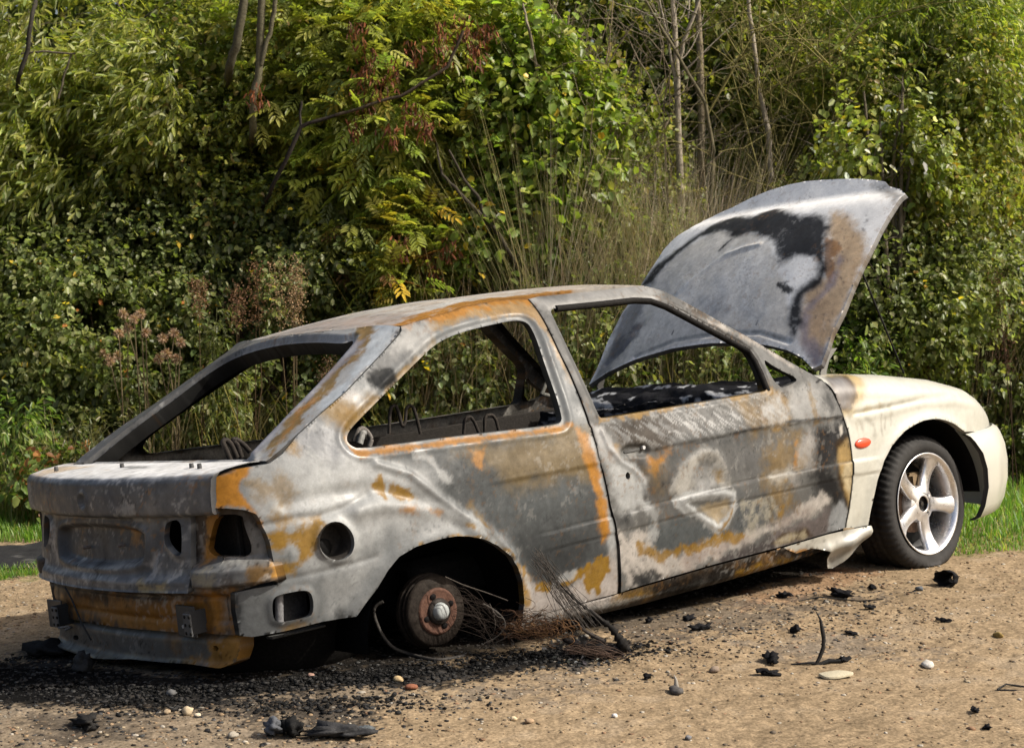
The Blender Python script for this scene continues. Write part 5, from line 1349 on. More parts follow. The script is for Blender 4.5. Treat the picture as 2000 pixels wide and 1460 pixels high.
def foliage(r_, blobs, kind, n, pal, wts, size, clump=.3, sweep_dir=(0, 0, 0), seed=0):
    P, O = blob_pts(r_, blobs, int(n * 1.5))
    kp = clump_filter(r_, P, 2.6, clump, seed); P, O = P[kp], O[kp]
    P = P[:n]; O = O[:n]; n = len(P)
    up = np.array([0, 0, 1.])
    sw = np.array(sweep_dir, float)
    VV, QQ, CC, nv = [], [], [], 0
    def push(t):
        nonlocal nv
        VV.append(t[0]); QQ.append(t[1] + nv); CC.append(t[2]); nv += len(t[0])
    tone = 1 + .30 * (vnoise(P[:, 0] * 3, P[:, 2] * 3, seed + 5) * 2 - 1)
    if kind == 'simple':                                             # sprig: leaves set along a short twig
        m = 5
        D = nrm(O * .7 + r_.normal(size=(n, 3)) * .55 + up * .15 + sw)
        Lt = size * r_.uniform(2.0, 3.6, n)
        for j in range(m):
            B = P + D * (Lt * (j + .5) / m)[:, None]
            side = nrm(np.cross(D, r_.normal(size=(n, 3))))
            d = nrm(D * .5 + side * .9 - up * .25 + sw * .6)
            Nn = nrm(up * .8 + O * .5 + r_.normal(size=(n, 3)) * .45)
            L = size * r_.uniform(.45, 1.35, n)
            push(leaf_geo(B, d, Nn, L, L * r_.uniform(.62, .82, n), pick(r_, n, pal, wts) * tone[:, None], .3, r_.uniform(.05, .4, (n, 1)), .5))
    elif kind == 'lance':
        m = 7
        D = nrm(O * .6 + r_.normal(size=(n, 3)) * .5 - up * .15 + sw)
        Lt = size * r_.uniform(1.8, 3.0, n)
        for j in range(m):
            B = P + D * (Lt * (j + .5) / m)[:, None]
            side = nrm(np.cross(D, r_.normal(size=(n, 3))))
            d = nrm(D * .8 + side * .7 - up * .25 + sw)
            Nn = nrm(up * .6 + O * .5 + r_.normal(size=(n, 3)) * .6)
            L = size * r_.uniform(.7, 1.2, n)
            push(leaf_geo(B, d, Nn, L, L * r_.uniform(.2, .3, n), pick(r_, n, pal, wts) * tone[:, None], .25, r_.uniform(.05, .35, (n, 1)), .5))
    elif kind == 'pinnate':                                          # one compound leaf per point
        D = nrm(O * .7 + r_.normal(size=(n, 3)) * .6 - up * .05 + sw)
        S = nrm(np.cross(D, up + r_.normal(size=(n, 3)) * .35)); Nn = nrm(np.cross(S, D))
        Nn = np.where((Nn[:, 2:] < 0), -Nn, Nn)
        Lt = size * r_.uniform(.8, 1.25, n)
        base = pick(r_, n, pal, wts) * tone[:, None]
        for j in range(5):
            t = .22 + .17 * j
            B = P + D * (Lt * t)[:, None] - up * (Lt * .18 * t * t)[:, None]
            for sg in (-1, 1):
                d = nrm(D * .75 + S * sg * .9 - up * .22)
                L = Lt * r_.uniform(.30, .42, n)
                push(leaf_geo(B, d, Nn + r_.normal(size=(n, 3)) * .2, L, L * .30, base * r_.uniform(.85, 1.15, (n, 1)), .25, .18, .5))
        push(leaf_geo(P + D * (Lt * .98)[:, None] - up * (Lt * .18)[:, None], D - up * .3, Nn, Lt * .38, Lt * .12, base, .25, .2, .5))
    return np.concatenate(VV), np.concatenate(QQ), np.concatenate(CC)
def px_blob(px, py, Y, rx, ry, rz): return (at_depth(px, py, Y), (rx, ry, rz))
def stem_px(pts, Y, wpx, mb, col, n=7, wob=.0, r_=None):
    """a stem traced in the photograph, standing at depth Y, wpx thick in photo pixels"""
    P = np.array([at_depth(p[0], p[1], (p[2] if len(p) > 2 else Y)) for p in pts])
    t = np.linspace(0, 1, len(P)); tt = np.linspace(0, 1, max(8, len(P) * 4))
    P = np.stack([np.interp(tt, t, P[:, i]) for i in range(3)], 1)
    if r_ is not None and wob: P = P + np.cumsum(r_.normal(size=P.shape), 0) * wob
    wv = np.interp(tt, np.linspace(0, 1, len(np.atleast_1d(wpx))), np.atleast_1d(wpx)) if np.ndim(wpx) else np.full(len(tt), wpx)
    rad = wv * .5 / CAM_F * Y
    cc = np.tile(np.array(col), (len(tt), n, 1)) * (1 + .35 * (np.random.default_rng(len(tt)).random((len(tt), n, 1)) - .5))
    mb.tube(P, rad, n, cc, cap=False)
    return P
def twigs(mb, r_, base, n, length, spread, rad, col, up=.6, seg=6, n_side=5, ortho=None):
    """fan of fine wandering twigs from points"""
    for i in range(n):
        b = base[r_.integers(len(base))] + r_.normal(size=3) * .02
        d = nrm(np.array([r_.normal() * spread, r_.normal() * spread * .6, up + .4 * r_.random()]))
        L = length * r_.uniform(.5, 1.2)
        pts = [b]
        for k in range(seg):
            d = nrm(d + r_.normal(size=3) * .16)
            pts.append(pts[-1] + d * L / seg)
        mb.tube(pts, np.linspace(rad, rad * .35, seg + 1) * r_.uniform(.6, 1.2), 4, np.array(col) * r_.uniform(.6, 1.25), cap=False)
        for q in range(n_side):
            k = r_.integers(1, seg)
            d2 = nrm(d + r_.normal(size=3) * .8); L2 = L * r_.uniform(.12, .35)
            mb.tube([pts[k], pts[k] + d2 * L2 * .5, pts[k] + nrm(d2 + r_.normal(size=3) * .3) * L2], [rad * .45, rad * .35, rad * .2], 3, np.array(col) * r_.uniform(.6, 1.25), cap=False)
HGR = -.20
def base_of(px, Y):
    p = at_depth(px, 900, Y); return np.array([p[0], Y, float(ground_z(p[0], Y))])
def plant(name, label, cat, group, px, Y, blobs, kind, n, pal, wts, size, stems=(), bark=(.10, .085, .06), clump=.3, sweep_dir=(0, 0, 0), seed=0, extra=None, crown='crown', auto_trunk=True):
    r_ = np.random.default_rng(seed + 100)
    b = base_of(px, Y)
    root = empty(name, b)
    tag(root, label, cat, group)
    V, Q, C_ = foliage(r_, [px_blob(*q) for q in blobs], kind, n, pal, wts, size, clump, sweep_dir, seed)
    ok = np.repeat(V.reshape(-1, 6, 3)[:, :, 2].min(1) > ground_z(b[0], b[1]) - .02, 6)
    Vk = V[ok]; nl = len(Vk) // 6
    i = (np.arange(nl) * 6)[:, None]; Q = np.concatenate([i + [[0, 1, 2, 3]], i + [[0, 3, 4, 5]]])
    o = mesh_np(crown, Vk - b, [Q], M_LEAF, root, True, np.clip(C_[ok], .004, .8))
    mb = MB()
    for s in stems: stem_px(s[0], s[1], s[2], mb, s[3] if len(s) > 3 else bark, 8, .003, r_)
    if auto_trunk:
        for q in blobs:
            c = at_depth(q[0], q[1], q[2])
            foot = b + np.array([r_.normal() * .06, r_.normal() * .06, 0])
            mid = foot * .45 + c * .55 + r_.normal(size=3) * .08
            P = np.array([foot, foot * .7 + mid * .3 + r_.normal(size=3) * .03, mid, c, c + nrm(c - mid) * q[5] * .6])
            mb.tube(P, [.022, .02, .015, .009, .003], 7, np.array(bark), cap=False)
            base = [mid, c, c * .7 + mid * .3]
            twigs(mb, r_, base, 9, q[5] * 1.1, .9, .005, bark, .3, 5, 2)
    if extra: extra(mb, r_)
    if mb.n:
        t = mb.build('trunk', M_BARK, root); t.data.transform(Matrix.Translation(-Vector(b)))
    return root
OLIVE, LIME, GREEN, DARK = (.185, .195, .042), (.225, .245, .05), (.115, .145, .038), (.065, .08, .026)
SILV, YEL, BRNL = (.28, .29, .15), (.50, .33, .04), (.14, .07, .03)
TREES = 'trees and saplings of the hedge'
plant('willow_tree', 'long-leaved willow tossing in the wind at the upper left', 'tree', TREES, 160, 11.4,
      [(60, 60, 11.2, .55, .6, .40), (250, 60, 11.3, .5, .6, .42), (330, 190, 11.0, .36, .5, .38), (120, 200, 11.1, .5, .5, .36), (60, 330, 10.9, .36, .4, .28), (200, 330, 11.0, .42, .4, .26), (280, 270, 11.2, .35, .4, .3)],
      'lance', 5400, [OLIVE, LIME, GREEN, SILV], [4, 4, 2, 2.2], .066, [([(75, -20, 10.6), (68, 30, 10.4), (63, 100, 10.4), (45, 150, 10.4), (38, 220, 11.2), (30, 600, 11.2)], 10.4, 9, (.03, .026, .02)), ([(140, 108), (130, 150), (120, 195)], 10.5, 4), ([(40, 105), (90, 100), (148, 108)], 10.5, 4)], clump=.34, sweep_dir=(-.35, 0, -.1), seed=1)
plant('ash_tree', 'ash tree hung with brown seed bunches left of the middle', 'tree', TREES, 690, 11.2,
      [(640, 60, 11.2, .55, .5, .40), (760, 90, 11.0, .50, .5, .42), (850, 60, 11.3, .35, .5, .38), (600, 200, 11.1, .40, .5, .34), (740, 220, 10.9, .50, .5, .34), (860, 240, 10.9, .28, .4, .22), (650, 330, 11.0, .45, .5, .26), (760, 360, 10.9, .35, .4, .22)],
      'pinnate', 5600, [OLIVE, LIME, GREEN, (.20, .17, .03)], [5, 4, 2, 1.2], .155, [([(479, -20, 10.4), (465, 80, 10.4), (451, 130, 10.45), (446, 200, 11.2), (440, 650, 11.5)], 10.4, 17, (.08, .072, .045)), ([(686, 217, 10.2), (588, 241, 10.2), (560, 300, 10.2), (525, 378, 10.25), (500, 430, 10.9), (480, 640, 11.0)], 10.2, [5, 8, 9, 8, 8, 8], (.028, .022, .018)), ([(588, 196), (588, 241)], 10.2, 5, (.03, .025, .02)),
       ([(675, 230, 11.0), (683, 277, 10.5), (693, 336, 10.5), (700, 420, 11.1)], 10.5, 9, (.22, .2, .16)), ([(905, 60), (870, 130), (780, 190), (650, 225)], 10.2, 6, (.06, .045, .03))], clump=.24, seed=2)
plant('ash_tree', 'second ash with yellowing leaves low behind the car roof', 'tree', TREES, 790, 10.9,
      [(700, 440, 10.8, .35, .4, .28), (800, 470, 10.7, .32, .4, .26), (900, 430, 10.9, .3, .4, .2), (780, 540, 10.6, .35, .4, .16)],
      'pinnate', 2000, [OLIVE, (.19, .16, .03), GREEN, YEL, BRNL], [5, 2.5, 2, .5, .6], .14, [], clump=.32, seed=3)
plant('ash_tree', 'thick-stemmed ash with mossy grey trunk behind the willow leaves', 'tree', TREES, 505, 12.0,
      [(480, 60, 12.0, .5, .5, .45), (430, 200, 12.1, .45, .5, .35), (520, 330, 12.0, .5, .5, .35), (400, 350, 11.8, .45, .5, .3)],
      'pinnate', 2600, [GREEN, OLIVE, DARK], [4, 3, 2], .155, [([(514, -20, 10.45), (510, 150, 10.45), (500, 190, 10.45), (497, 260, 10.5), (494, 330, 11.3), (490, 700, 11.5)], 10.45, 15, (.10, .09, .055)), ([(540, -20), (528, 60), (510, 130)], 10.45, 9, (.09, .08, .05))], clump=.24, seed=4)
plant('hazel_sapling', 'round-leaved hazel with two upright leafy shoots right of the ash', 'sapling', TREES, 1060, 10.9,
      [(1022, 30, 10.8, .09, .1, .16), (1040, 110, 10.8, .14, .15, .22), (1105, 80, 10.8, .09, .1, .24), (1030, 210, 10.8, .36, .3, .32), (1110, 260, 10.8, .3, .3, .32), (980, 330, 10.8, .28, .3, .22), (1090, 380, 10.7, .32, .3, .22)],
      'simple', 2200, [(.15, .21, .035), GREEN, LIME, YEL], [4, 3, 3, .12], .055, [([(1020, 10, 10.6), (1030, 50, 10.5), (1048, 160, 10.6), (1060, 240, 11.0), (1080, 420, 11.1)], 10.5, [4, 6, 8, 10], (.2, .17, .12)), ([(1108, 40), (1100, 110), (1085, 240)], 10.8, 5, (.3, .27, .2))], clump=.24, seed=5)
plant('hazel_sapling', 'dark arching hazel stems between ash and twiggy thicket', 'sapling', TREES, 1010, 10.8,
      [(900, 330, 11.2, .3, .3, .3), (940, 420, 10.9, .32, .3, .2), (1000, 440, 10.8, .28, .3, .2), (890, 250, 11.4, .3, .3, .25), (960, 480, 10.6, .3, .3, .16)],
      'simple', 1900, [GREEN, (.13, .18, .035), DARK, YEL], [4, 3, 2, .25], .053, [([(850, 240, 10.9), (856, 297, 10.35), (865, 340, 10.3), (902, 378, 10.3), (965, 444, 10.3), (1007, 507, 10.3), (1040, 600, 10.5)], 10.3, [3, 4, 6, 7, 9, 9, 9], (.05, .042, .03)), ([(877, 294), (910, 350), (944, 385), (965, 444)], 10.3, [4, 5, 7, 8], (.05, .042, .03))], clump=.24, seed=6)
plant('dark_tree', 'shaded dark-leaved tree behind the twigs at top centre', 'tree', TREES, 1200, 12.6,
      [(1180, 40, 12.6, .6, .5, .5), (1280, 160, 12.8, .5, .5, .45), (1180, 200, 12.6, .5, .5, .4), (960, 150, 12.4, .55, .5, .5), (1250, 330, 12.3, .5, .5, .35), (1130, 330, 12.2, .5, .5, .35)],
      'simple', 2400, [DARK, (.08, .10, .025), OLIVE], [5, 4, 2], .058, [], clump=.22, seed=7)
plant('field_maple', 'small-leaved olive green tree behind the pale trunks', 'tree', TREES, 1560, 12.4,
      [(1420, 60, 12.4, .45, .5, .45), (1540, 80, 12.5, .5, .5, .5), (1640, 120, 12.3, .4, .5, .5), (1440, 240, 12.3, .45, .5, .4), (1570, 260, 12.2, .45, .5, .4), (1420, 370, 12.0, .4, .4, .3), (1620, 320, 12.0, .35, .4, .3)],
      'simple', 3400, [OLIVE, (.15, .17, .03), GREEN, (.16, .16, .03)], [4, 4, 2, 2], .045, [], clump=.24, seed=8)
plant('willow_tree', 'bright green willow at the upper right', 'tree', TREES, 1870, 11.6,
      [(1820, 60, 11.6, .45, .5, .42), (1900, 140, 11.4, .40, .5, .36), (1800, 190, 11.5, .35, .5, .36), (1880, 280, 11.3, .35, .4, .3), (1820, 330, 11.3, .3, .4, .25), (1900, 30, 11.6, .35, .4, .3), (1720, 80, 11.9, .3, .4, .4)],
      'lance', 4300, [(.16, .195, .036), OLIVE, (.11, .15, .034), SILV], [5, 4, 3, .7], .05, [([(1700, 150), (1720, 230), (1738, 330)], 11.6, 6)], clump=.34, sweep_dir=(.1, 0, -.25), seed=9)
plant('poplar_sapling', 'young poplar with pale leaf undersides above the bonnet tip', 'sapling', TREES, 1750, 10.6,
      [(1690, 210, 10.6, .1, .1, .16), (1762, 190, 10.6, .07, .1, .20), (1720, 270, 10.6, .22, .2, .22), (1780, 300, 10.6, .2, .2, .2), (1680, 320, 10.6, .2, .2, .16), (1750, 360, 10.6, .26, .2, .16), (1640, 300, 10.7, .12, .15, .16)],
      'simple', 700, [(.15, .185, .045), OLIVE, (.42, .44, .40), YEL], [5, 4, 1.1, .1], .045, [([(1762, 170), (1755, 252), (1744, 343), (1751, 504), (1755, 640)], 10.6, [3, 6, 7, 8, 9], (.12, .10, .06))], clump=.30, seed=10)
plant('thorn_bush', 'brownish green thorn bush at the right edge', 'bush', TREES, 1980, 11.8,
      [(1975, 180, 11.9, .4, .4, .45), (1990, 330, 11.8, .35, .4, .4), (1930, 420, 11.6, .35, .4, .25), (1990, 60, 12.2, .4, .4, .35), (1850, 420, 11.7, .35, .4, .25)],
      'simple', 2100, [OLIVE, (.16, .13, .035), GREEN, BRNL], [4, 3, 2, 1.2], .045, [], clump=.24, seed=12)
for k, (nm, lab, px, Y, bl, n, sz) in enumerate([
    ('hawthorn_bush', 'fine-leaved hawthorn filling the gap below the willow', 360, 11.0, [(380, 300, 10.9, .4, .4, .3), (280, 380, 10.9, .4, .4, .25), (470, 400, 10.9, .35, .4, .25)], 1900, .034),
    ('hawthorn_bush', 'fine-leaved hawthorn between willow and ash at the top', 430, 11.3, [(400, 80, 11.1, .35, .4, .4), (560, 130, 11.0, .3, .4, .35), (420, 220, 11.0, .3, .4, .25)], 1700, .036),
    ('hawthorn_bush', 'fine-leaved hawthorn between the ash keys and the hazel', 920, 11.2, [(900, 150, 11.0, .3, .4, .4), (950, 280, 11.0, .3, .4, .3), (930, 40, 11.3, .3, .4, .3)], 1600, .036),
    ('hawthorn_bush', 'sparse hawthorn among the dead twigs left of the pale trunks', 1200, 11.2, [(1180, 280, 11.1, .4, .4, .35), (1240, 420, 11.0, .35, .4, .25), (1160, 420, 10.9, .3, .4, .2)], 1100, .036),
    ('hawthorn_bush', 'olive hawthorn between the leaning trunk and the young poplar', 1620, 11.2, [(1600, 400, 11.1, .35, .4, .3), (1640, 200, 11.3, .35, .4, .4), (1680, 450, 11.0, .3, .4, .25)], 1700, .034),
    ('hawthorn_bush', 'olive hawthorn under the right-hand willow', 1860, 11.2, [(1850, 380, 11.0, .4, .4, .3), (1930, 300, 11.1, .35, .4, .35), (1800, 460, 11.0, .3, .4, .22), (1900, 180, 11.1, .3, .4, .35)], 2300, .034)]):
    plant(nm, lab, 'bush', 'hawthorn bushes of the hedge', px, Y, bl, 'simple', n, [OLIVE, (.14, .15, .035), GREEN, (.22, .17, .06)], [4, 4, 3, 1], sz, clump=.28, seed=50 + k, bark=(.12, .10, .07))
BUSH = 'bramble bushes along the bank'
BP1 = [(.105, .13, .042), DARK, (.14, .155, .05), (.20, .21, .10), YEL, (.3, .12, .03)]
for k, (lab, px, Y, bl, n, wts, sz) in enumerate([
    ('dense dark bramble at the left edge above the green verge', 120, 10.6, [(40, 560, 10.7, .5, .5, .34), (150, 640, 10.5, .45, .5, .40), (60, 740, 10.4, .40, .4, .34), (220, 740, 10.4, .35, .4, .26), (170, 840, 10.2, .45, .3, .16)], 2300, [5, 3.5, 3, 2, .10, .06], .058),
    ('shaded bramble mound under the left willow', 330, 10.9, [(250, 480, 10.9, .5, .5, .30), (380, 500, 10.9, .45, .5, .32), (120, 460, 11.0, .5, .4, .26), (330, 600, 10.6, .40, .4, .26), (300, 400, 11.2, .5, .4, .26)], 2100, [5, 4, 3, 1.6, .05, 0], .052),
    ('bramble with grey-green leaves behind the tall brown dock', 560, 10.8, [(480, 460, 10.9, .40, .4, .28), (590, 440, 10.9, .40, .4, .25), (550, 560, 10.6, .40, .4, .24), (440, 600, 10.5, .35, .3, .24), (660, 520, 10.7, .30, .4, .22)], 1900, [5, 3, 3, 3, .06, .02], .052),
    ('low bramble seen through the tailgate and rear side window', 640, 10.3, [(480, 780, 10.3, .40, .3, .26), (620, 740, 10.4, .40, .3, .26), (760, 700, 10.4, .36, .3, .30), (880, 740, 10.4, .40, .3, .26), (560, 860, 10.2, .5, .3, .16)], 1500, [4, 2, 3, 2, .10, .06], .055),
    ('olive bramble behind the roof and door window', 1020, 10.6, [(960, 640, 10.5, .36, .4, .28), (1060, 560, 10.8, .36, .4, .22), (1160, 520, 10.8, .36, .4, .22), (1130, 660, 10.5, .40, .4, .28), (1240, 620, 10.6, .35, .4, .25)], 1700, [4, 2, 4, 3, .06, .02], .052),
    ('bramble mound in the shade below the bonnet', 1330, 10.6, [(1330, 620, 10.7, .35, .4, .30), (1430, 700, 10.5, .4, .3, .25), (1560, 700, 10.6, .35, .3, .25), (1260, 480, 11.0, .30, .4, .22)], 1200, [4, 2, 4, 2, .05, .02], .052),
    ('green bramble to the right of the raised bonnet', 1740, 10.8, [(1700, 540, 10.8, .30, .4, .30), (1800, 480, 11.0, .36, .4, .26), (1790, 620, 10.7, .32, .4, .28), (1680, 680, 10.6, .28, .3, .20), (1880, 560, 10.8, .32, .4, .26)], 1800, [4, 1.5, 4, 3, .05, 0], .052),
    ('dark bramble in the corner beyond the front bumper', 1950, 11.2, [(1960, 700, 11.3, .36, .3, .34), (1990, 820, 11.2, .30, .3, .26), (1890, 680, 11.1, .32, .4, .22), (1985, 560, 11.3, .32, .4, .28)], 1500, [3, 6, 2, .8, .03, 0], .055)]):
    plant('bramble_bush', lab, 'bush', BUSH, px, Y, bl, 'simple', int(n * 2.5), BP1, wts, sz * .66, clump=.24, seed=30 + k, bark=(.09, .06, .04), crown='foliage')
# ---- bare saplings and thickets
def bare(name, label, cat, group, px, Y, stems, col, seed, tw=None):
    r_ = np.random.default_rng(seed)
    b = base_of(px, Y); root = empty(name, b); tag(root, label, cat, group)
    mb = MB(); ends = []
    for s in stems:
        P = stem_px(s[0], s[1], s[2], mb, s[3] if len(s) > 3 else col, 9, .002, r_); ends.append(P)
    t = mb.build('trunk', M_BARK, root); t.data.transform(Matrix.Translation(-Vector(b)))
    if tw:
        mb = MB(); base = np.concatenate([e[:len(e) * 3 // 4] for e in ends])
        twigs(mb, r_, base, *tw)
        t = mb.build('branches', M_BARK, root); t.data.transform(Matrix.Translation(-Vector(b)))
    return root
PALE, TANB, LICH = (.27, .235, .18), (.20, .165, .11), (.17, .15, .05)
BARE = 'bare saplings behind the bonnet'
bare('bare_sapling', 'pale grey forked trunk just left of the raised bonnet', 'sapling', BARE, 1331, 10.9, [([(1312, -60), (1316, 20), (1323, 87), (1325, 245), (1331, 402), (1334, 560), (1336, 740)], 10.9, [8, 10, 11, 13, 15, 16, 16]), ([(1372, -20), (1350, 40), (1332, 80), (1324, 110)], 10.9, [5, 7, 8, 9]), ([(1285, -20), (1300, 60), (1318, 150), (1324, 210)], 10.9, [3, 5, 6, 7])], PALE, 1, (26, .5, .8, .0045, PALE, .5, 6, 3))
bare('bare_sapling', 'straight tan trunk close to the right of the forked one', 'sapling', BARE, 1373, 11.3, [([(1362, -40), (1367, 52), (1372, 157), (1373, 350), (1376, 560), (1378, 740)], 11.3, [10, 12, 14, 14, 14, 14])], TANB, 2, (14, .45, .8, .004, TANB, .5, 6, 3))
bare('bare_sapling', 'slender white-barked trunk leaning above the bonnet', 'sapling', BARE, 1510, 11.1, [([(1457, -40), (1461, 20), (1468, 77), (1482, 175), (1503, 262), (1510, 357), (1520, 560), (1524, 740)], 11.1, [7, 8, 9, 9, 11, 12, 13, 13]), ([(1700, 30), (1640, 90), (1540, 150), (1482, 190)], 11.1, [3, 4, 5, 6], LICH)], PALE, 3, (30, .6, 1.0, .0045, LICH, .35, 6, 3))
bare('bare_sapling', 'crooked dark stem between the pale trunks', 'sapling', BARE, 1385, 10.8, [([(1260, 0), (1300, 70), (1377, 203), (1393, 308), (1382, 413), (1380, 560), (1378, 740)], 10.8, [4, 6, 7, 8, 9, 10, 10], (.11, .095, .055)), ([(1475, 60), (1430, 140), (1385, 220)], 10.8, [3, 4, 5], LICH)], (.12, .10, .06), 4, (24, .55, 1.0, .004, LICH, .35, 6, 3))
for k, (px, Y, lab, n, col, x0, x1, y0, y1) in enumerate([(1180, 10.9, 'thicket of grey dead twigs left of the pale trunks', 130, (.21, .17, .115), 1060, 1310, 540, 120), (1590, 11.2, 'lichen-yellow twiggy thicket right of the leaning trunk', 120, LICH, 1420, 1700, 420, 120), (1240, 11.0, 'tall thin leaning bare shoots at top centre', 26, (.22, .19, .13), 1100, 1300, 420, 220)]):
    r_ = np.random.default_rng(60 + k); b = base_of(px, Y); root = empty('bare_thicket', b); tag(root, lab, 'shrub', 'bare thickets'); mb = MB()
    base = [at_depth(r_.uniform(x0, x1), r_.uniform(y1, y0), Y + r_.normal() * .25) for _ in range(30)]
    for q in base[::2]: mb.tube([b + np.array([r_.normal() * .1, r_.normal() * .1, 0]), b * .4 + q * .6 + r_.normal(size=3) * .08, q], [.009, .007, .004], 5, np.array(col) * r_.uniform(.7, 1.1), cap=False)
    t = mb.build('stems', M_BARK, root); t.data.transform(Matrix.Translation(-Vector(b)))
    mb = MB(); twigs(mb, r_, base, n, .8, .55, .0042, col, .6, 7, 4)
    t = mb.build('branches', M_BARK, root); t.data.transform(Matrix.Translation(-Vector(b)))
# ---- ash keys: brown seed bunches hanging in the ash
keys = [(705, 150), (745, 165), (810, 95), (866, 105), (770, 130), (715, 210), (690, 240), (800, 215), (830, 240), (765, 260), (860, 60), (905, 45), (925, 75), (500, 180), (720, 110), (780, 475), (835, 500), (880, 480), (845, 530), (700, 60), (950, 60), (930, 105)]
r_ = np.random.default_rng(77)
for k, (px, py) in enumerate(keys):
    Y = 10.15 + .25 * r_.random(); c = at_depth(px, py, Y); n = int(r_.integers(34, 64))
    B = np.column_stack([r_.normal(size=n) * .03, r_.normal(size=n) * .03, r_.uniform(-.08, .06, n)])
    D = np.column_stack([r_.normal(size=n) * .5, r_.normal(size=n) * .5, -np.ones(n)])
    V, Q, Cc = leaf_geo(B, D, r_.normal(size=(n, 3)), r_.uniform(.03, .05, n), .010, pick(r_, n, [(.10, .035, .018), (.16, .06, .025), (.06, .025, .014)], [3, 2, 2]), .2, .1, .6)
    o = mesh_np('seed_bunch', V, [Q], M_DRY, None, True, Cc); o.location = c
    side = ['left', 'right'][px > 740]
    tag(o, 'brown hanging bunch of ash keys among the olive leaves', 'seed bunch', 'ash key bunches')
# ---- weeds in front of the bushes
def weed_mesh(mb_like, root, mats): pass
WEED = 'dead dock and thistle stalks'
def dock(label, px, ytop, ybot, Y, wpx, col, seed, lean=0., dens=1.0):
    r_ = np.random.default_rng(seed); b = base_of(px, Y); root = empty('dock_plant', b); tag(root, label, 'weed', WEED)
    top, bot = at_depth(px + lean, ytop, Y), at_depth(px, ybot, Y)
    mb = MB(); nst = max(2, int(wpx / 9)); pts = []
    for i in range(nst):
        t = top + np.array([r_.normal() * wpx * .28 / CAM_F * Y, r_.normal() * .05, r_.uniform(-.10, .0)])
        P = np.array([b + [r_.normal() * .03, r_.normal() * .03, 0], (b + t) * .5 + r_.normal(size=3) * .02, t])
        tt = np.linspace(0, 1, 9); P = np.stack([np.interp(tt, [0, .5, 1], P[:, j]) for j in range(3)], 1)
        mb.tube(P, np.linspace(.004, .0015, 9), 5, np.array(col) * .5 + np.array([.02, .02, .01]), cap=False); pts.append(P)
    t_ = mb.build('stalk', M_DRY, root); t_.data.transform(Matrix.Translation(-Vector(b)))
    n = int(300 * nst * dens)
    k = r_.integers(0, nst, n); f = r_.random(n) ** .8
    zb = bot[2]
    A = np.array(pts)[k]
    fz = np.clip((zb - A[:, 0, 2]) / (A[:, -1, 2] - A[:, 0, 2]), 0, 1); fz = fz + (1 - fz) * f
    i0 = np.minimum((fz * 8).astype(int), 7); g = (fz * 8 - i0)[:, None]
    S_ = A[np.arange(n), i0] * (1 - g) + A[np.arange(n), i0 + 1] * g
    S_ = S_ + r_.normal(size=(n, 3)) * np.array([.030, .030, .016])
    V, Q, Cc = leaf_geo(S_ - b, r_.normal(size=(n, 3)), r_.normal(size=(n, 3)), r_.uniform(.006, .012, n), .006, pick(r_, n, [col, np.array(col) * .6, np.array(col) * 1.3], [3, 2, 2]), .2, .1, .5)
    mesh_np('seed_head', V, [Q], M_DRY, root, True, Cc)
RST = (.20, .135, .075)
dock('broad rusty brown dock clump standing tallest by the tailgate', 573, 492, 640, 9.95, 44, RST, 1, 0, 1.4)
dock('thin rusty dock stalk just left of the broad clump', 505, 500, 650, 9.95, 16, (.13, .07, .035), 2, -4)
dock('dry dock stalk over the top of the left tailgate pillar', 470, 545, 640, 9.9, 12, (.12, .065, .035), 3, -8)
dock('small brown dock spike above the sloping tailgate frame', 395, 545, 620, 9.9, 12, (.13, .075, .04), 4, -4)
dock('dark red dock leaning at the right edge beyond the bonnet', 1990, 515, 720, 10.4, 18, (.07, .028, .02), 5, -45, 1.2)
dock('short rusty dock seen through the tailgate opening', 640, 690, 800, 9.9, 20, (.10, .06, .035), 7, 4)
def thistle(label, heads, px, Y, seed):
    r_ = np.random.default_rng(seed); b = base_of(px, Y); root = empty('thistle_plant', b); tag(root, label, 'weed', WEED)
    mb = MB(); H = []
    for hx, hy in heads:
        c = at_depth(hx, hy, Y + r_.normal() * .05); H.append(c)
        mb.tube([b + np.array([0, 0, .1]), (b + c) * .5 + r_.normal(size=3) * .05, c], [.006, .0045, .003], 5, (.14, .11, .06), cap=False)
    t_ = mb.build('stalk', M_DRY, root); t_.data.transform(Matrix.Translation(-Vector(b)))
    for c in H:
        n = 170; d = nrm(r_.normal(size=(n, 3)))
        V, Q, Cc = leaf_geo(c - b + d * .006, d, r_.normal(size=(n, 3)), r_.uniform(.018, .034, n), .0035, pick(r_, n, [(.30, .20, .13), (.20, .12, .07), (.40, .31, .22)], [3, 2, 2]), .1, .05, .5)
        mesh_np('seed_head', V, [Q], M_DRY, root, True, Cc)
thistle('withered thistle with a cluster of fluffy tan heads over the tailgate', [(240, 612), (262, 622), (250, 640), (275, 612), (285, 650), (232, 650)], 300, 9.9, 11)
thistle('withered brown thistle with ragged heads nearest the tailgate frame', [(318, 660), (340, 650), (325, 690), (352, 668), (310, 700), (345, 700)], 340, 9.9, 12)
thistle('small thistle with three tan heads low at the left', [(205, 690), (230, 695), (215, 705)], 260, 9.95, 13)
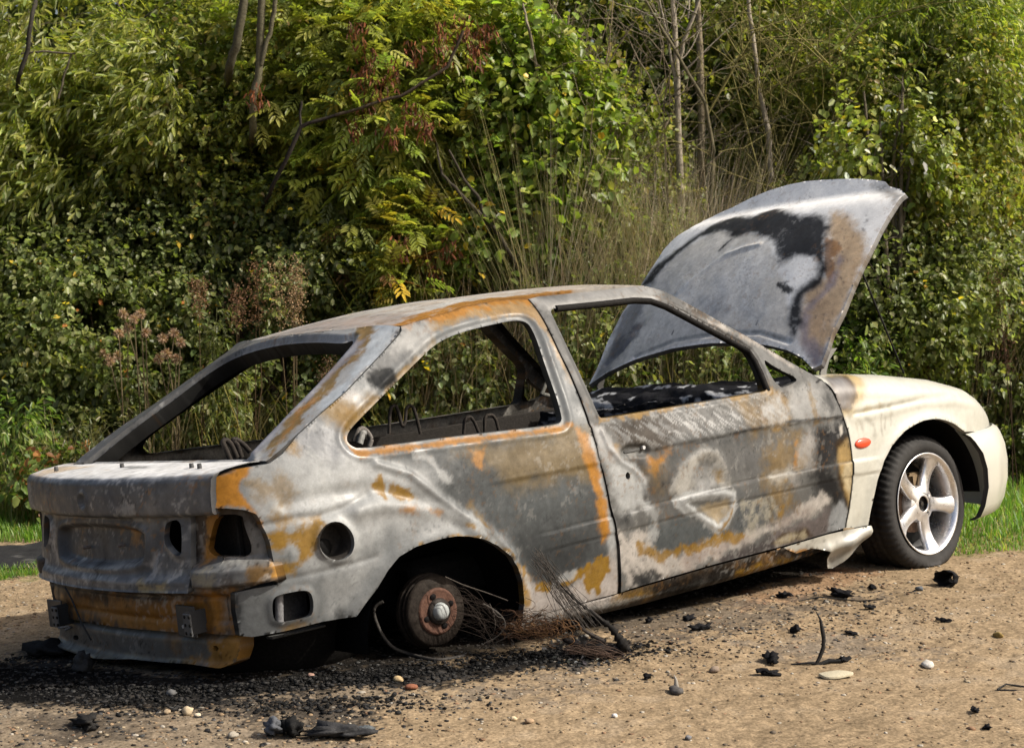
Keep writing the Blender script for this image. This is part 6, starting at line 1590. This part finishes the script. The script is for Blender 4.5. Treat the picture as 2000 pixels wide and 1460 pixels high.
# green nettles and bright weeds
def nettle(label, px, ytop, Y, wpx, n, pal, seed, kind='lance', size=.055):
    r_ = np.random.default_rng(seed); b = base_of(px, Y); root = empty('nettle_plant', b); tag(root, label, 'weed', 'green weeds at the hedge foot')
    top = at_depth(px, ytop, Y); h_ = top[2] - b[2]; w_ = wpx / CAM_F * Y * .5
    blobs = [(b + np.array([r_.normal() * w_ * .5, r_.normal() * .08, h_ * f]), (w_ * .75, .16, h_ * .22)) for f in (.35, .6, .82)]
    V, Q, Cc = foliage(r_, blobs, kind, n, pal, [4, 3, 2], size, .15, (0, 0, -.1), seed)
    mesh_np('leaves', V - b, [Q], M_LEAF, root, True, Cc)
    mb = MB()
    for i in range(6): mb.tube([np.array([r_.normal() * .03, r_.normal() * .03, 0]), np.array([r_.normal() * w_ * .4, r_.normal() * .05, h_ * .5]), np.array([r_.normal() * w_ * .6, r_.normal() * .08, h_ * r_.uniform(.8, 1.)])], [.005, .004, .002], 5, (.10, .11, .04), cap=False)
    mb.build('stalk', M_DRY, root)
NP = [(.11, .17, .03), (.07, .12, .025), (.16, .19, .05)]
nettle('bright nettle at the left edge beside the grass', 45, 785, 9.8, 80, 130, NP, 21)
nettle('feathery pale weed just left of the tailgate foot', 190, 800, 9.7, 130, 150, [(.10, .10, .04), (.13, .13, .06), (.07, .08, .03)], 22, 'lance', .035)
nettle('tangle of green and russet weeds left of the tailgate', 100, 880, 9.7, 170, 220, [(.09, .13, .03), (.12, .14, .04), (.2, .09, .03)], 23, 'simple', .04)
nettle('fresh green nettle right of the bonnet hinge', 1655, 660, 10.3, 110, 170, NP, 24)
nettle('green nettle further right behind the front wing', 1705, 640, 10.4, 90, 150, NP, 25)
nettle('green weeds low under the bonnet seen through the door window', 1420, 700, 10.2, 200, 220, [(.07, .11, .025), (.05, .08, .02), (.10, .12, .03)], 26)
nettle('feathery weed by the dock over the rear window', 420, 590, 9.95, 80, 130, [(.10, .12, .03), (.08, .09, .03), (.13, .13, .05)], 27, 'lance', .04)
nettle('dull weeds at the hedge foot in the middle window', 900, 780, 10.1, 260, 240, [(.06, .08, .025), (.09, .09, .035), (.05, .06, .02)], 28, 'simple', .045)
nettle('dull green weeds behind the far windows', 1180, 690, 10.2, 240, 240, [(.06, .085, .025), (.09, .09, .035), (.05, .06, .02)], 29, 'simple', .045)
# dry grass and dead haulm
def blades(name, label, cat, group, x0, x1, y0, y1, n, hmin, hmax, wid, pal, wts, seed, kind=None, lean=.35, poly=None, mat=None):
    r_ = np.random.default_rng(seed)
    if poly is not None:
        g_ = gpoly(poly); lo, hi = g_.min(0), g_.max(0); P = r_.uniform(lo, hi, (n * 3, 2)); P = P[poly_sd(P, g_) + .05 * fbm(P[:, 0] * 5, P[:, 1] * 5, seed) < 0][:n]
    else: P = np.column_stack([r_.uniform(x0, x1, n), r_.uniform(y0, y1, n)])
    n = len(P); H = r_.uniform(hmin, hmax, n) * (.7 + .6 * vnoise(P[:, 0] * 4, P[:, 1] * 4, seed)); a = r_.uniform(0, 2 * pi, n)
    L = np.column_stack([np.cos(a), np.sin(a), 0 * a]) * (H * r_.uniform(.1, lean * 2, n))[:, None]
    S_ = np.column_stack([-np.sin(a), np.cos(a), 0 * a]) * wid * r_.uniform(.6, 1.3, (n, 1))
    B = np.column_stack([P, gz(P[:, 0], P[:, 1]) - .005]); up = np.array([0, 0, 1.])
    m_ = B + up * (H * .55)[:, None] + L * .3; t = B + up * (H * .95)[:, None] + L
    V = np.stack([B - S_, B + S_, m_ + S_ * .7, m_ - S_ * .7, t + S_ * .12, t - S_ * .12], 1).reshape(-1, 3)
    i = (np.arange(n) * 6)[:, None]; Q = np.concatenate([i + [[0, 1, 2, 3]], i + [[3, 2, 4, 5]]])
    o = mesh_np(name, V, [Q], mat or M_LEAF, None, True, np.repeat(pick(r_, n, pal, wts), 6, 0))
    return tag(o, label, cat, group, kind)
GP = [(.10, .19, .03), (.07, .14, .025), (.16, .22, .05), (.25, .22, .10)]
blades('grass', None, None, None, 0, 0, 0, 0, 9000, .05, .11, .0035, GP, [5, 3, 3, .4], 41, 'stuff', .35, [(1860, 1062), (2200, 1035), (2200, 850), (1700, 850)])
blades('grass', None, None, None, 0, 0, 0, 0, 7000, .05, .12, .0035, GP, [5, 3, 3, .6], 42, 'stuff', .35, [(-200, 1060), (150, 1054), (300, 1000), (300, 960), (-200, 990)])
blades('grass', None, None, None, 0, 0, 0, 0, 900, .02, .05, .003, GP, [4, 3, 2, 1], 43, 'stuff', .4, [(-100, 1125), (75, 1105), (78, 1122), (-100, 1150)])
blades('grass', None, None, None, 0, 0, 0, 0, 1300, .02, .045, .003, GP, [4, 3, 2, 2], 44, 'stuff', .4, [(1840, 1090), (2100, 1062), (2100, 1030), (1860, 1050)])
DG_ = [(.20, .17, .09), (.13, .12, .05), (.10, .13, .04), (.28, .24, .14)]
blades('tall_grass', None, None, None, -3.6, -1.9, 9.45, 10.3, 1600, .25, .6, .004, DG_, [4, 3, 3, 2], 45, 'stuff', .3)
blades('tall_grass', None, None, None, -2.2, 2.2, 9.9, 10.6, 4200, .35, .85, .0035, [(.19, .16, .085), (.14, .125, .06), (.11, .125, .04), (.28, .23, .14)], [4, 3, 3, 2], 46, 'stuff', .3)
blades('dead_haulm', None, None, None, .1, 1.3, 10.4, 11.1, 6500, 1.2, 2.1, .0028, [(.30, .26, .19), (.22, .185, .125), (.34, .30, .23)], [4, 3, 2], 47, 'stuff', .25, None, M_DRY)
blades('dead_haulm', None, None, None, -.6, .4, 10.2, 10.6, 1000, .7, 1.45, .003, [(.24, .19, .12), (.18, .145, .08), (.28, .235, .16)], [4, 3, 2], 48, 'stuff', .25, None, M_DRY)
blades('dead_haulm', None, None, None, 1.9, 3.4, 11.0, 11.4, 900, .8, 1.6, .003, [(.15, .12, .08), (.09, .08, .04), (.19, .16, .11)], [4, 3, 2], 49, 'stuff', .25, None, M_DRY)
# ---- wood behind everything: one mass
r_ = np.random.default_rng(98)
wb = []
for i in range(150):
    x = r_.uniform(-4.3, 4.6); y = r_.uniform(11.7, 13.2) + .12 * x; wb.append((np.array([x, y, r_.uniform(-.1, 3.5)]), (r_.uniform(.35, .7), .4, r_.uniform(.3, .55))))
V, Q, Cc = foliage(r_, wb, 'simple', 17000, [OLIVE, (.15, .155, .035), GREEN, (.20, .17, .05), DARK], [4, 4, 3, 1.5, 2], .046, .12, (0, 0, 0), 73)
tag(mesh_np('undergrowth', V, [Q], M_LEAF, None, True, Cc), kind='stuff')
r_ = np.random.default_rng(99)
wb = []
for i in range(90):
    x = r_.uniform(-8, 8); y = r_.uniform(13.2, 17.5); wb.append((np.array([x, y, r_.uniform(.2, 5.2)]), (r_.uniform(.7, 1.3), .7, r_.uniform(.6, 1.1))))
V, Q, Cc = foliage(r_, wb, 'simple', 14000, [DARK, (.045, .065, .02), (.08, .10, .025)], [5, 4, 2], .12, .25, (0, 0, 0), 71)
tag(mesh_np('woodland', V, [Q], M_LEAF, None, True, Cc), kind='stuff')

# ================================================================== THINGS LYING ON THE GROUND
def lump(name, label, cat, px, py, size, col, seed, group=None, sc=(1, 1, .6), rough=.35, mat=None, sub=2, crumple=0., sink=.25):
    """irregular piece: stone, clinker, melted plastic"""
    r_ = np.random.default_rng(seed)
    c = on_ground(px, py); s = size / CAM_F * c[1] * .5
    V = IV2 if sub == 2 else ico(3)[0]; F = IF2 if sub == 2 else ico(3)[1]
    q = V * 1.7 + seed
    nz = (fbm(q[:, 0] + q[:, 2], q[:, 1] - q[:, 2] * .7, seed, 3))[:, None]
    P = V * (1 + rough * nz * 1.6) * np.array(sc) * s
    if crumple: P = P + np.sign(np.sin(V[:, :1] * 9 + seed)) * crumple * s * nrm(V + .3)
    a = r_.uniform(0, 2 * pi); ca, sa = cos(a), sin(a)
    P = np.stack([P[:, 0] * ca - P[:, 1] * sa, P[:, 0] * sa + P[:, 1] * ca, P[:, 2] - P[:, 2].min() - sink * s * sc[2]], 1)
    cc = np.tile(np.array(col), (len(P), 1)) * (1 + .3 * fbm(P[:, 0] / s * 2, P[:, 1] / s * 2 + P[:, 2] / s, seed, 3))[:, None]
    o = mesh_np(name, P, [F], mat or M_STONE, None, crumple == 0, cc); o.location = (c[0], c[1], c[2] + float(g_bump(c[0], c[1])))
    return tag(o, label, cat, group)
SG = 'pale stones on the burnt ground'
lump('stone', 'round tan pebble, left of the three in the soot below the tailgate', 'stone', 327, 1392, 16, (.30, .23, .15), 1, SG)
lump('stone', 'biggest and palest of the three pebbles in the soot below the tailgate', 'stone', 366, 1395, 22, (.42, .34, .23), 2, SG, (.9, 1, .9))
lump('stone', 'small cream pebble, right of the three below the tailgate', 'stone', 386, 1398, 15, (.45, .38, .28), 3, SG)
lump('stone', 'grey rounded stone in the black ash under the tail', 'stone', 335, 1358, 20, (.10, .10, .10), 4, SG)
lump('stone', 'pale pebble at the bottom edge left of middle', 'stone', 455, 1436, 22, (.30, .27, .22), 5, SG)
lump('stone', 'flat brick-red stone below the brake drum', 'stone', 803, 1349, 28, (.20, .085, .05), 6, SG, (1, .8, .4))
lump('stone', 'cream stone with a bright face below the wire tangle', 'stone', 1004, 1410, 14, (.55, .44, .28), 7, SG)
lump('stone', 'light tan stone right beside the cream one', 'stone', 1033, 1414, 20, (.34, .24, .15), 8, SG)
lump('stone', 'white stone alone on the sand right of middle', 'stone', 1201, 1406, 13, (.5, .48, .45), 9, SG)
lump('stone', 'yellowish stone cluster piece by the drum', 'stone', 778, 1330, 22, (.36, .27, .15), 10, SG, (1, .8, .6))
lump('stone', 'pinkish stone under the rear bumper corner', 'stone', 607, 1323, 14, (.30, .19, .15), 11, SG)
lump('stone', 'whitish lump of chalk on the sand at the right', 'stone', 1812, 1300, 40, (.45, .43, .39), 12, SG, (1, .6, .35))
lump('stone', 'ochre clod lying far right on the sand', 'stone', 1950, 1246, 26, (.24, .17, .06), 13, SG, (1, .6, .5))
lump('stone', 'grey pebble near the bottom, right of middle', 'stone', 1343, 1447, 14, (.14, .14, .145), 14, SG)
lump('stone', 'round brown-grey stone beside the charred scraps', 'stone', 1396, 1315, 20, (.22, .17, .13), 15, SG)
lump('stone', 'blue-grey pebble on the sand left of the black cup', 'stone', 1795, 1157, 16, (.10, .11, .12), 16, SG)
CH = 'charred scraps on the sand'
BKP = (.012, .012, .013)
for k, (px, py, sz, sc_, lab) in enumerate([(1505, 1295, 62, (1, .4, .35), 'knobbly black melted strip left of the upright sliver'), (1498, 1322, 54, (1, .35, .18), 'flat black flake just below the knobbly strip'), (1553, 1236, 26, (1, .8, .6), 'small black crumpled scrap above the knobbly strip'),
    (1265, 1329, 20, (1, .7, .6), 'tiny black scrap left of the spiked stone'), (1650, 1292, 40, (1, .5, .25), 'black crumpled flake right of the upright sliver'), (1370, 1227, 56, (1, .3, .2), 'thin burnt strip lying on the sand beyond the spiked stone'),
    (1842, 1215, 34, (1, .4, .2), 'grey-black flake on the sand below the black cup'), (1905, 1391, 36, (1, .4, .25), 'slate-black shard at the lower right'), (1927, 1424, 22, (1, .8, .6), 'small black lump in the bottom right corner'),
    (1640, 1168, 60, (1, .5, .22), 'black ash patch of scraps in front of the sill end'), (1704, 1153, 26, (1, .6, .3), 'small dark scrap near the front tyre'), (1530, 1166, 30, (1, .6, .4), 'black crumb lying just in front of the sill'), (1345, 1205, 34, (1, .6, .4), 'black cinder close to the sill below the door'),
    (1700, 1128 + 60, 24, (1, .6, .3), 'thin dark chip between ash patch and black cup'), (1268, 1212, 24, (1, .6, .5), 'black cinder by the end of the charred strip'), (1660, 1236, 40, (1, .35, .14), 'flat black splinter above the cream chip')]):
    lump('charred_scrap', lab, 'debris', px, py, sz * .85, BKP, 40 + k, CH, sc_, .75, M_PLAST, 3, .10)
lump('charred_mat', 'big curled flake of charred rubber at the lower left', 'debris', 172, 1420, 92, (.022, .021, .02), 70, None, (1, .55, .28), .8, M_PLAST, 3, .05)
lump('melted_plastic', 'grey-blue melted lump at the bottom edge', 'debris', 533, 1437, 42, (.075, .08, .09), 71, None, (1, .8, .7), .8, M_PLAST, 3, .14)
lump('melted_plastic', 'black crusted slag lying beside the grey-blue lump', 'debris', 572, 1438, 58, (.014, .014, .014), 72, None, (1, .6, .5), .6, M_PLAST, 3, .1)
lump('melted_plastic', 'long dark grey slag tongue right of the crusted slag', 'debris', 665, 1440, 120, (.035, .035, .036), 73, None, (1, .35, .2), .8, M_PLAST, 3, .06)
lump('ash_heap', 'heap of crumpled black ash at the left, beyond the tailgate', 'debris', 85, 1284, 96, (.016, .016, .016), 74, None, (1, .6, .28), .7, M_PLAST, 3, .10)
lump('melted_plastic', 'bluish grey slag at the lower edge under the wheel arch', 'debris', 715, 1430, 40, (.09, .10, .105), 75, None, (1, .8, .3), .5, M_PLAST, 3, .08)
lump('burnt_tyre_scrap', 'dark curled tyre scrap with grey back under the tail', 'debris', 160, 1310, 70, (.03, .03, .03), 76, None, (1, .5, .5), .4, M_PLAST, 3, .06)
# black crumpled cup on the sand before the front tyre
c = on_ground(1852, 1146); s = .5 * 44 / CAM_F * c[1]
a = np.linspace(0, 2 * pi, 40, endpoint=False)
m = MB()
rings = []
for t, r in ((0, .25), (.15, .55), (.6, .75), (1.2, .95), (1.9, 1.0), (1.88, .94), (1.2, .86), (.4, .6)):
    rr_ = s * r * (1 + .10 * np.sin(a * 7 + t * 2) * (t > .5) + .08 * np.sin(a * 3 + 1))
    rings.append(np.stack([np.full(40, s * (1.0 - t)), rr_ * np.cos(a), s * .78 + rr_ * np.sin(a) * .8], 1))
m.grid(np.array(rings), closed_v=True, col=(.014, .014, .015))
cup = m.build('crumpled_cup', M_PLAST, None); cup.location = c; cup.rotation_euler = (0, .10, radians(48))
tag(cup, 'black crumpled plastic cup lying in front of the front tyre', 'debris')
# stone with a grey splinter standing on it
c = on_ground(1320, 1352)
lump('stone', 'dark stone with a pale splinter standing up behind it', 'stone', 1320, 1354, 32, (.085, .08, .075), 17, SG, (1.2, .8, .5))
m = MB(); k_ = c[1] / CAM_F
m.tube([c + np.array([0, .006, .0]), c + np.array([.004 - .002, .006, 12 * k_]), c + np.array([.0, .006, 26 * k_]), c + np.array([-.006, .006, 36 * k_])], [4.5 * k_, 5.5 * k_, 3.4 * k_, .6 * k_], 6, (.26, .24, .21))
tag(m.build('splinter', M_STONE, None), 'pale upright splinter leaning on the dark stone', 'debris')
# upright burnt sliver in the middle of the right foreground
c = on_ground(1592, 1300); k_ = c[1] / CAM_F
pts = [(0, 0), (8, 14), (16, 34), (18, 54), (14, 76), (11, 92), (2, 108)]
m = MB(); P = np.array([c + np.array([x * k_, .004 * i, y * k_]) for i, (x, y) in enumerate(pts)])
tt = np.linspace(0, 1, 30); P = np.stack([np.interp(tt, np.linspace(0, 1, 7), P[:, i]) for i in range(3)], 1)
m.tube(P, np.interp(tt, [0, .3, .6, .8, 1], [3.2, 4.2, 4.4, 2.6, .8]) * k_, 6, (.03, .028, .026))
m.tube([c + np.array([-48 * k_, .0, .006]), c + np.array([-10 * k_, 0, .010]), c + np.array([0, 0, .008])], [1.5 * k_, 3 * k_, 4 * k_], 6, (.02, .02, .02)); m.tube([c, c + np.array([30 * k_, .02, .012]), c + np.array([70 * k_, .04, .008])], [4 * k_, 5 * k_, 2 * k_], 6, (.016, .016, .016))
tag(m.build('burnt_sliver', M_PLAST, None), 'thin curved burnt sliver standing upright on the sand', 'debris')
c = on_ground(1631, 1320); k_ = c[1] / CAM_F; m = MB()
n = 28; a = np.linspace(0, 2 * pi, n, endpoint=False); rx_c = 34 * k_ * (1 + .12 * np.sin(3 * a + 1)); ry_c = .030 * (1 + .2 * np.sin(2 * a))
top = np.stack([rx_c * np.cos(a), ry_c * np.sin(a), np.full(n, .010)], 1); bot = top - [0, 0, .008]
m.grid(np.stack([top * [0, 0, 1], top * [.95, .95, 1], top * [1, 1, .9], bot]), closed_v=True, col=(.40, .36, .26))
o = m.build('flat_chip', M_STONE, None); o.location = c; o.rotation_euler = (.06, -.03, .1)
tag(o, 'flat cream chip lying below the upright sliver', 'debris')
m = MB(); m.tube([on_ground(*p) + np.array([0, 0, .008]) for p in [(1948, 1350), (1965, 1340), (2010, 1346)]], .003, 5, (.03, .03, .03)); m.tube([on_ground(*p) + np.array([0, 0, .006]) for p in [(1948, 1350), (2012, 1352)]], .003, 5, (.03, .03, .03))
tag(m.build('bent_wire', M_SOOT, None), 'thin bent black wire at the right edge', 'wire')
m = MB(); m.tube([on_ground(*p) + np.array([0, 0, .006 + .004 * i]) for i, p in enumerate([(1560, 1176), (1600, 1170), (1680, 1180), (1725, 1178)])], .0028, 5, (.03, .028, .025))
tag(m.build('bent_wire', M_SOOT, None), 'straight burnt wire in the ash before the sill', 'wire')
# ---- remains of the rear tyre: a bead hoop, springy bunches of cord wire and a charred tread strip
r_ = np.random.default_rng(31)
def gp(px, py, up_=0.0, dY=0.0):
    """point above the ground seen at that pixel: up_ metres over the ground at the wheel's distance + dY"""
    o, d = ray_w(px, py); Y = WY + dY
    p = o + d * (Y / d[1])
    if p[2] < .010:
        p = on_ground(px, py); p[2] += .010
    return p
WY = car2w(np.array([.1, -.84, .2]))[1]
m = MB()
def curve(pts, n=40):
    P = np.array(pts, float); t = np.linspace(0, 1, len(P)); tt = np.linspace(0, 1, n)
    P = np.stack([np.interp(tt, t, P[:, i]) for i in range(3)], 1)
    for _ in range(3): P[1:-1] = .25 * P[:-2] + .5 * P[1:-1] + .25 * P[2:]
    return P
Z = lambda pts, dY=0: [gp(*p, 0, dY) for p in zz(8, pts)]
m.tube(curve(Z([(350, 625), (300, 650), (285, 690), (310, 770), (350, 850), (410, 920), (500, 970), (600, 1000), (700, 1015), (800, 1000), (860, 985)])), .006, 7, (.05, .046, .042))
m.tube(curve(Z([(740, 470), (850, 520), (1000, 570), (1135, 620)])), .0022, 5, (.07, .06, .05))
hoop = m.n
for k in range(46):                                                 # cords sprung forward from the wheel
    x0, y0 = r_.uniform(780, 860), r_.uniform(520, 800); x1, y1 = r_.uniform(980, 1220), r_.uniform(690, 960)
    mid = ((x0 + x1) / 2 + r_.normal() * 40, (y0 + y1) / 2 - r_.uniform(10, 90))
    m.tube(curve(Z([(x0, y0), mid, (x1, y1), (x1 + r_.normal() * 60, y1 + r_.uniform(-40, 60))], r_.normal() * .05), 14), .0009, 3, np.array([.022, .017, .014]) * r_.uniform(.5, 1.6), cap=False)
for k in range(9):
    o_ = r_.normal() * 12
    m.tube(curve(Z([(990 + o_, 640), (1060, 690 + o_), (1110, 730), (1125 - k, 780), (1080, 840), (985 + 4 * k, 890)], r_.normal() * .02), 24), .0013, 4, np.array([.085, .075, .065]) * r_.uniform(.6, 1.3), cap=False)
m.tube(curve(Z([(1100, 770), (1150, 760), (1185, 780), (1170, 820), (1110, 860), (1060, 885)]), 24), .0022, 5, (.08, .07, .06)); m.tube(curve(Z([(1040, 690), (1058, 760), (1050, 820), (1000, 880)]), 24), .0014, 4, (.07, .06, .05))
m.build('wire_hoop_', M_SOOT, None)
hp = bpy.context.scene.objects['wire_hoop_']; hp.name = 'tyre_wire'; tag(hp, 'bead wire and springy cords of the burnt tyre round the brake drum', 'tyre wire')
m = MB()
for k in range(150):                                                 # rusty nest in front of the arch
    cx_, cy_ = r_.normal(1290, 70), r_.normal(790, 45); a0 = r_.uniform(0, 2 * pi); R_ = r_.uniform(20, 90)
    ps = []
    for j in range(6):
        a_ = a0 + j * r_.uniform(.3, .8); ps.append((cx_ + R_ * cos(a_) * (1 + .15 * j), cy_ + R_ * .6 * sin(a_)))
    m.tube(curve(Z(ps, r_.normal() * .06), 10), .0009, 3, np.array([.06, .033, .02]) * r_.uniform(.3, 1.5), cap=False)
for k in range(90):
    x0, y0 = r_.uniform(1180, 1560), r_.uniform(730, 860); ps = [(x0, y0)]; an = r_.uniform(0, 2 * pi)
    for j in range(5): an += r_.normal() * .9; ps.append((ps[-1][0] + 34 * cos(an), ps[-1][1] + 22 * sin(an)))
    m.tube(curve(Z(ps, r_.normal() * .05), 10), .0009, 3, np.array([.15, .08, .035]) * r_.uniform(.3, 1.4), cap=False)
tag(m.build('tyre_wire', M_SOOT, None), 'rusty nest of fine tyre cords on the ground before the wheel arch', 'tyre wire')
m = MB()
for k in range(90):                                                 # dark brush of cords lying by the tread strip
    x0, y0 = r_.uniform(1480, 1680), r_.uniform(900, 960)
    m.tube(curve(Z([(x0, y0), (x0 + 70, y0 - r_.uniform(-10, 60)), (x0 + 150, y0 + r_.uniform(0, 40)), (x0 + r_.uniform(160, 260), y0 + r_.uniform(10, 70))], r_.normal() * .04), 10), .0010, 3, np.array([.06, .04, .03]) * r_.uniform(.4, 1.7), cap=False)
tag(m.build('tyre_wire', M_SOOT, None), 'dark brush of tyre cords lying at the foot of the charred strip', 'tyre wire')
m = MB()
P = curve(Z([(1330, 340), (1400, 440), (1500, 560), (1590, 640), (1660, 690), (1720, 740), (1790, 790), (1830, 850), (1860, 900), (1890, 930)]), 40)
tt = np.linspace(0, 1, 40)
m.tube(P, np.interp(tt, [0, .35, .55, .7, .85, 1], [.0015, .004, .007, .013, .019, .012]) * (1 + .25 * np.random.default_rng(4).normal(size=40)), 9, np.array([.016, .015, .014]))
m.tube(curve(Z([(1880, 925), (1800, 935), (1700, 920), (1600, 900), (1520, 880), (1480, 860)]), 24), np.interp(np.linspace(0, 1, 24), [0, .3, 1], [.012, .020, .006]) * (1 + .25 * np.random.default_rng(5).normal(size=24)), 8, (.014, .013, .013))
m.tube(curve(Z([(1300, 380), (1370, 520), (1440, 620), (1530, 710), (1600, 800), (1690, 850), (1750, 880)]), 30), np.interp(np.linspace(0, 1, 30), [0, .5, 1], [.001, .003, .010]), 6, (.05, .042, .036))
for k in range(46):
    x0, y0 = 1330 + r_.normal() * 30, 340 + r_.normal() * 35
    x2, y2 = 1620 + r_.normal() * 60, 760 + r_.normal() * 40
    m.tube(curve(Z([(x0, y0), ((x0 + x2) / 2 + r_.normal() * 18 - 10, (y0 + y2) / 2 + r_.normal() * 18), (x2, y2)], r_.normal() * .03), 12), .0009, 3, np.array([.05, .045, .04]) * r_.uniform(.5, 1.6), cap=False)
tag(m.build('charred_tread_strip', M_SOOT, None), 'charred strip of tyre tread leaning up against the sill with wires', 'tyre remains')
m = MB()
n = 260
B = np.array([on_ground(*p) for p in zip(r_.normal(1150, 60, n), r_.normal(1280, 10, n))]) + [0, 0, .006]
V, Q, Cc = leaf_geo(B, r_.normal(size=(n, 3)) * [1, 1, .3], r_.normal(size=(n, 3)) + [0, 0, 1.], r_.uniform(.01, .03, n), .012, pick(r_, n, [(.012, .012, .012), (.03, .03, .03), (.10, .10, .10)], [5, 3, .7]), .3, .1)
tag(mesh_np('burnt_rubber_flakes', V, [Q], M_PLAST, None, False, Cc), kind='stuff')

# loose black ash drifted along the car: crumbs past counting
r_ = np.random.default_rng(64)
cs, spread = [(1120, 1283), (1205, 1270), (985, 1290), (880, 1305), (760, 1322), (640, 1335), (500, 1345), (380, 1350), (230, 1350), (90, 1345), (300, 1375), (700, 1375), (85, 1284), (560, 1385)], []
Va, Fa, Ta, na = [], [], [], 0
for (px, py) in cs:
    c = on_ground(px, py); n = 650
    x, y = c[0] + r_.normal(size=n) * .17, c[1] + r_.normal(size=n) * .055
    rad = .0014 + .0085 * r_.random(n) ** 4
    sc_ = np.stack([rad * r_.uniform(.7, 1.6, n), rad * r_.uniform(.6, 1.2, n), rad * r_.uniform(.25, .7, n)], 1)
    ang = r_.uniform(0, 2 * pi, n); ca, sa = np.cos(ang)[:, None], np.sin(ang)[:, None]
    V = IV1[None] * (1 + .45 * (r_.random((n, len(IV1), 1)) - .5) * 2) * sc_[:, None]
    V = np.stack([V[..., 0] * ca - V[..., 1] * sa, V[..., 0] * sa + V[..., 1] * ca, V[..., 2]], -1) + np.stack([x, y, gz(x, y) + sc_[:, 2] * .3 + .012 * np.exp(-((x - c[0]) / .12) ** 2 - ((y - c[1]) / .05) ** 2)], 1)[:, None]
    Va.append(V.reshape(-1, 3)); Fa.append((IF1[None] + (np.arange(n) * len(IV1))[:, None, None]).reshape(-1, 3) + na); na += n * len(IV1)
    Ta.append(np.repeat(np.array([(.008, .008, .008), (.014, .014, .014), (.03, .029, .028)])[r_.integers(0, 3, n)], len(IV1), 0))
tag(mesh_np('charred_crumbs', np.concatenate(Va), [np.concatenate(Fa)], M_PLAST, None, False, np.concatenate(Ta)), kind='stuff')
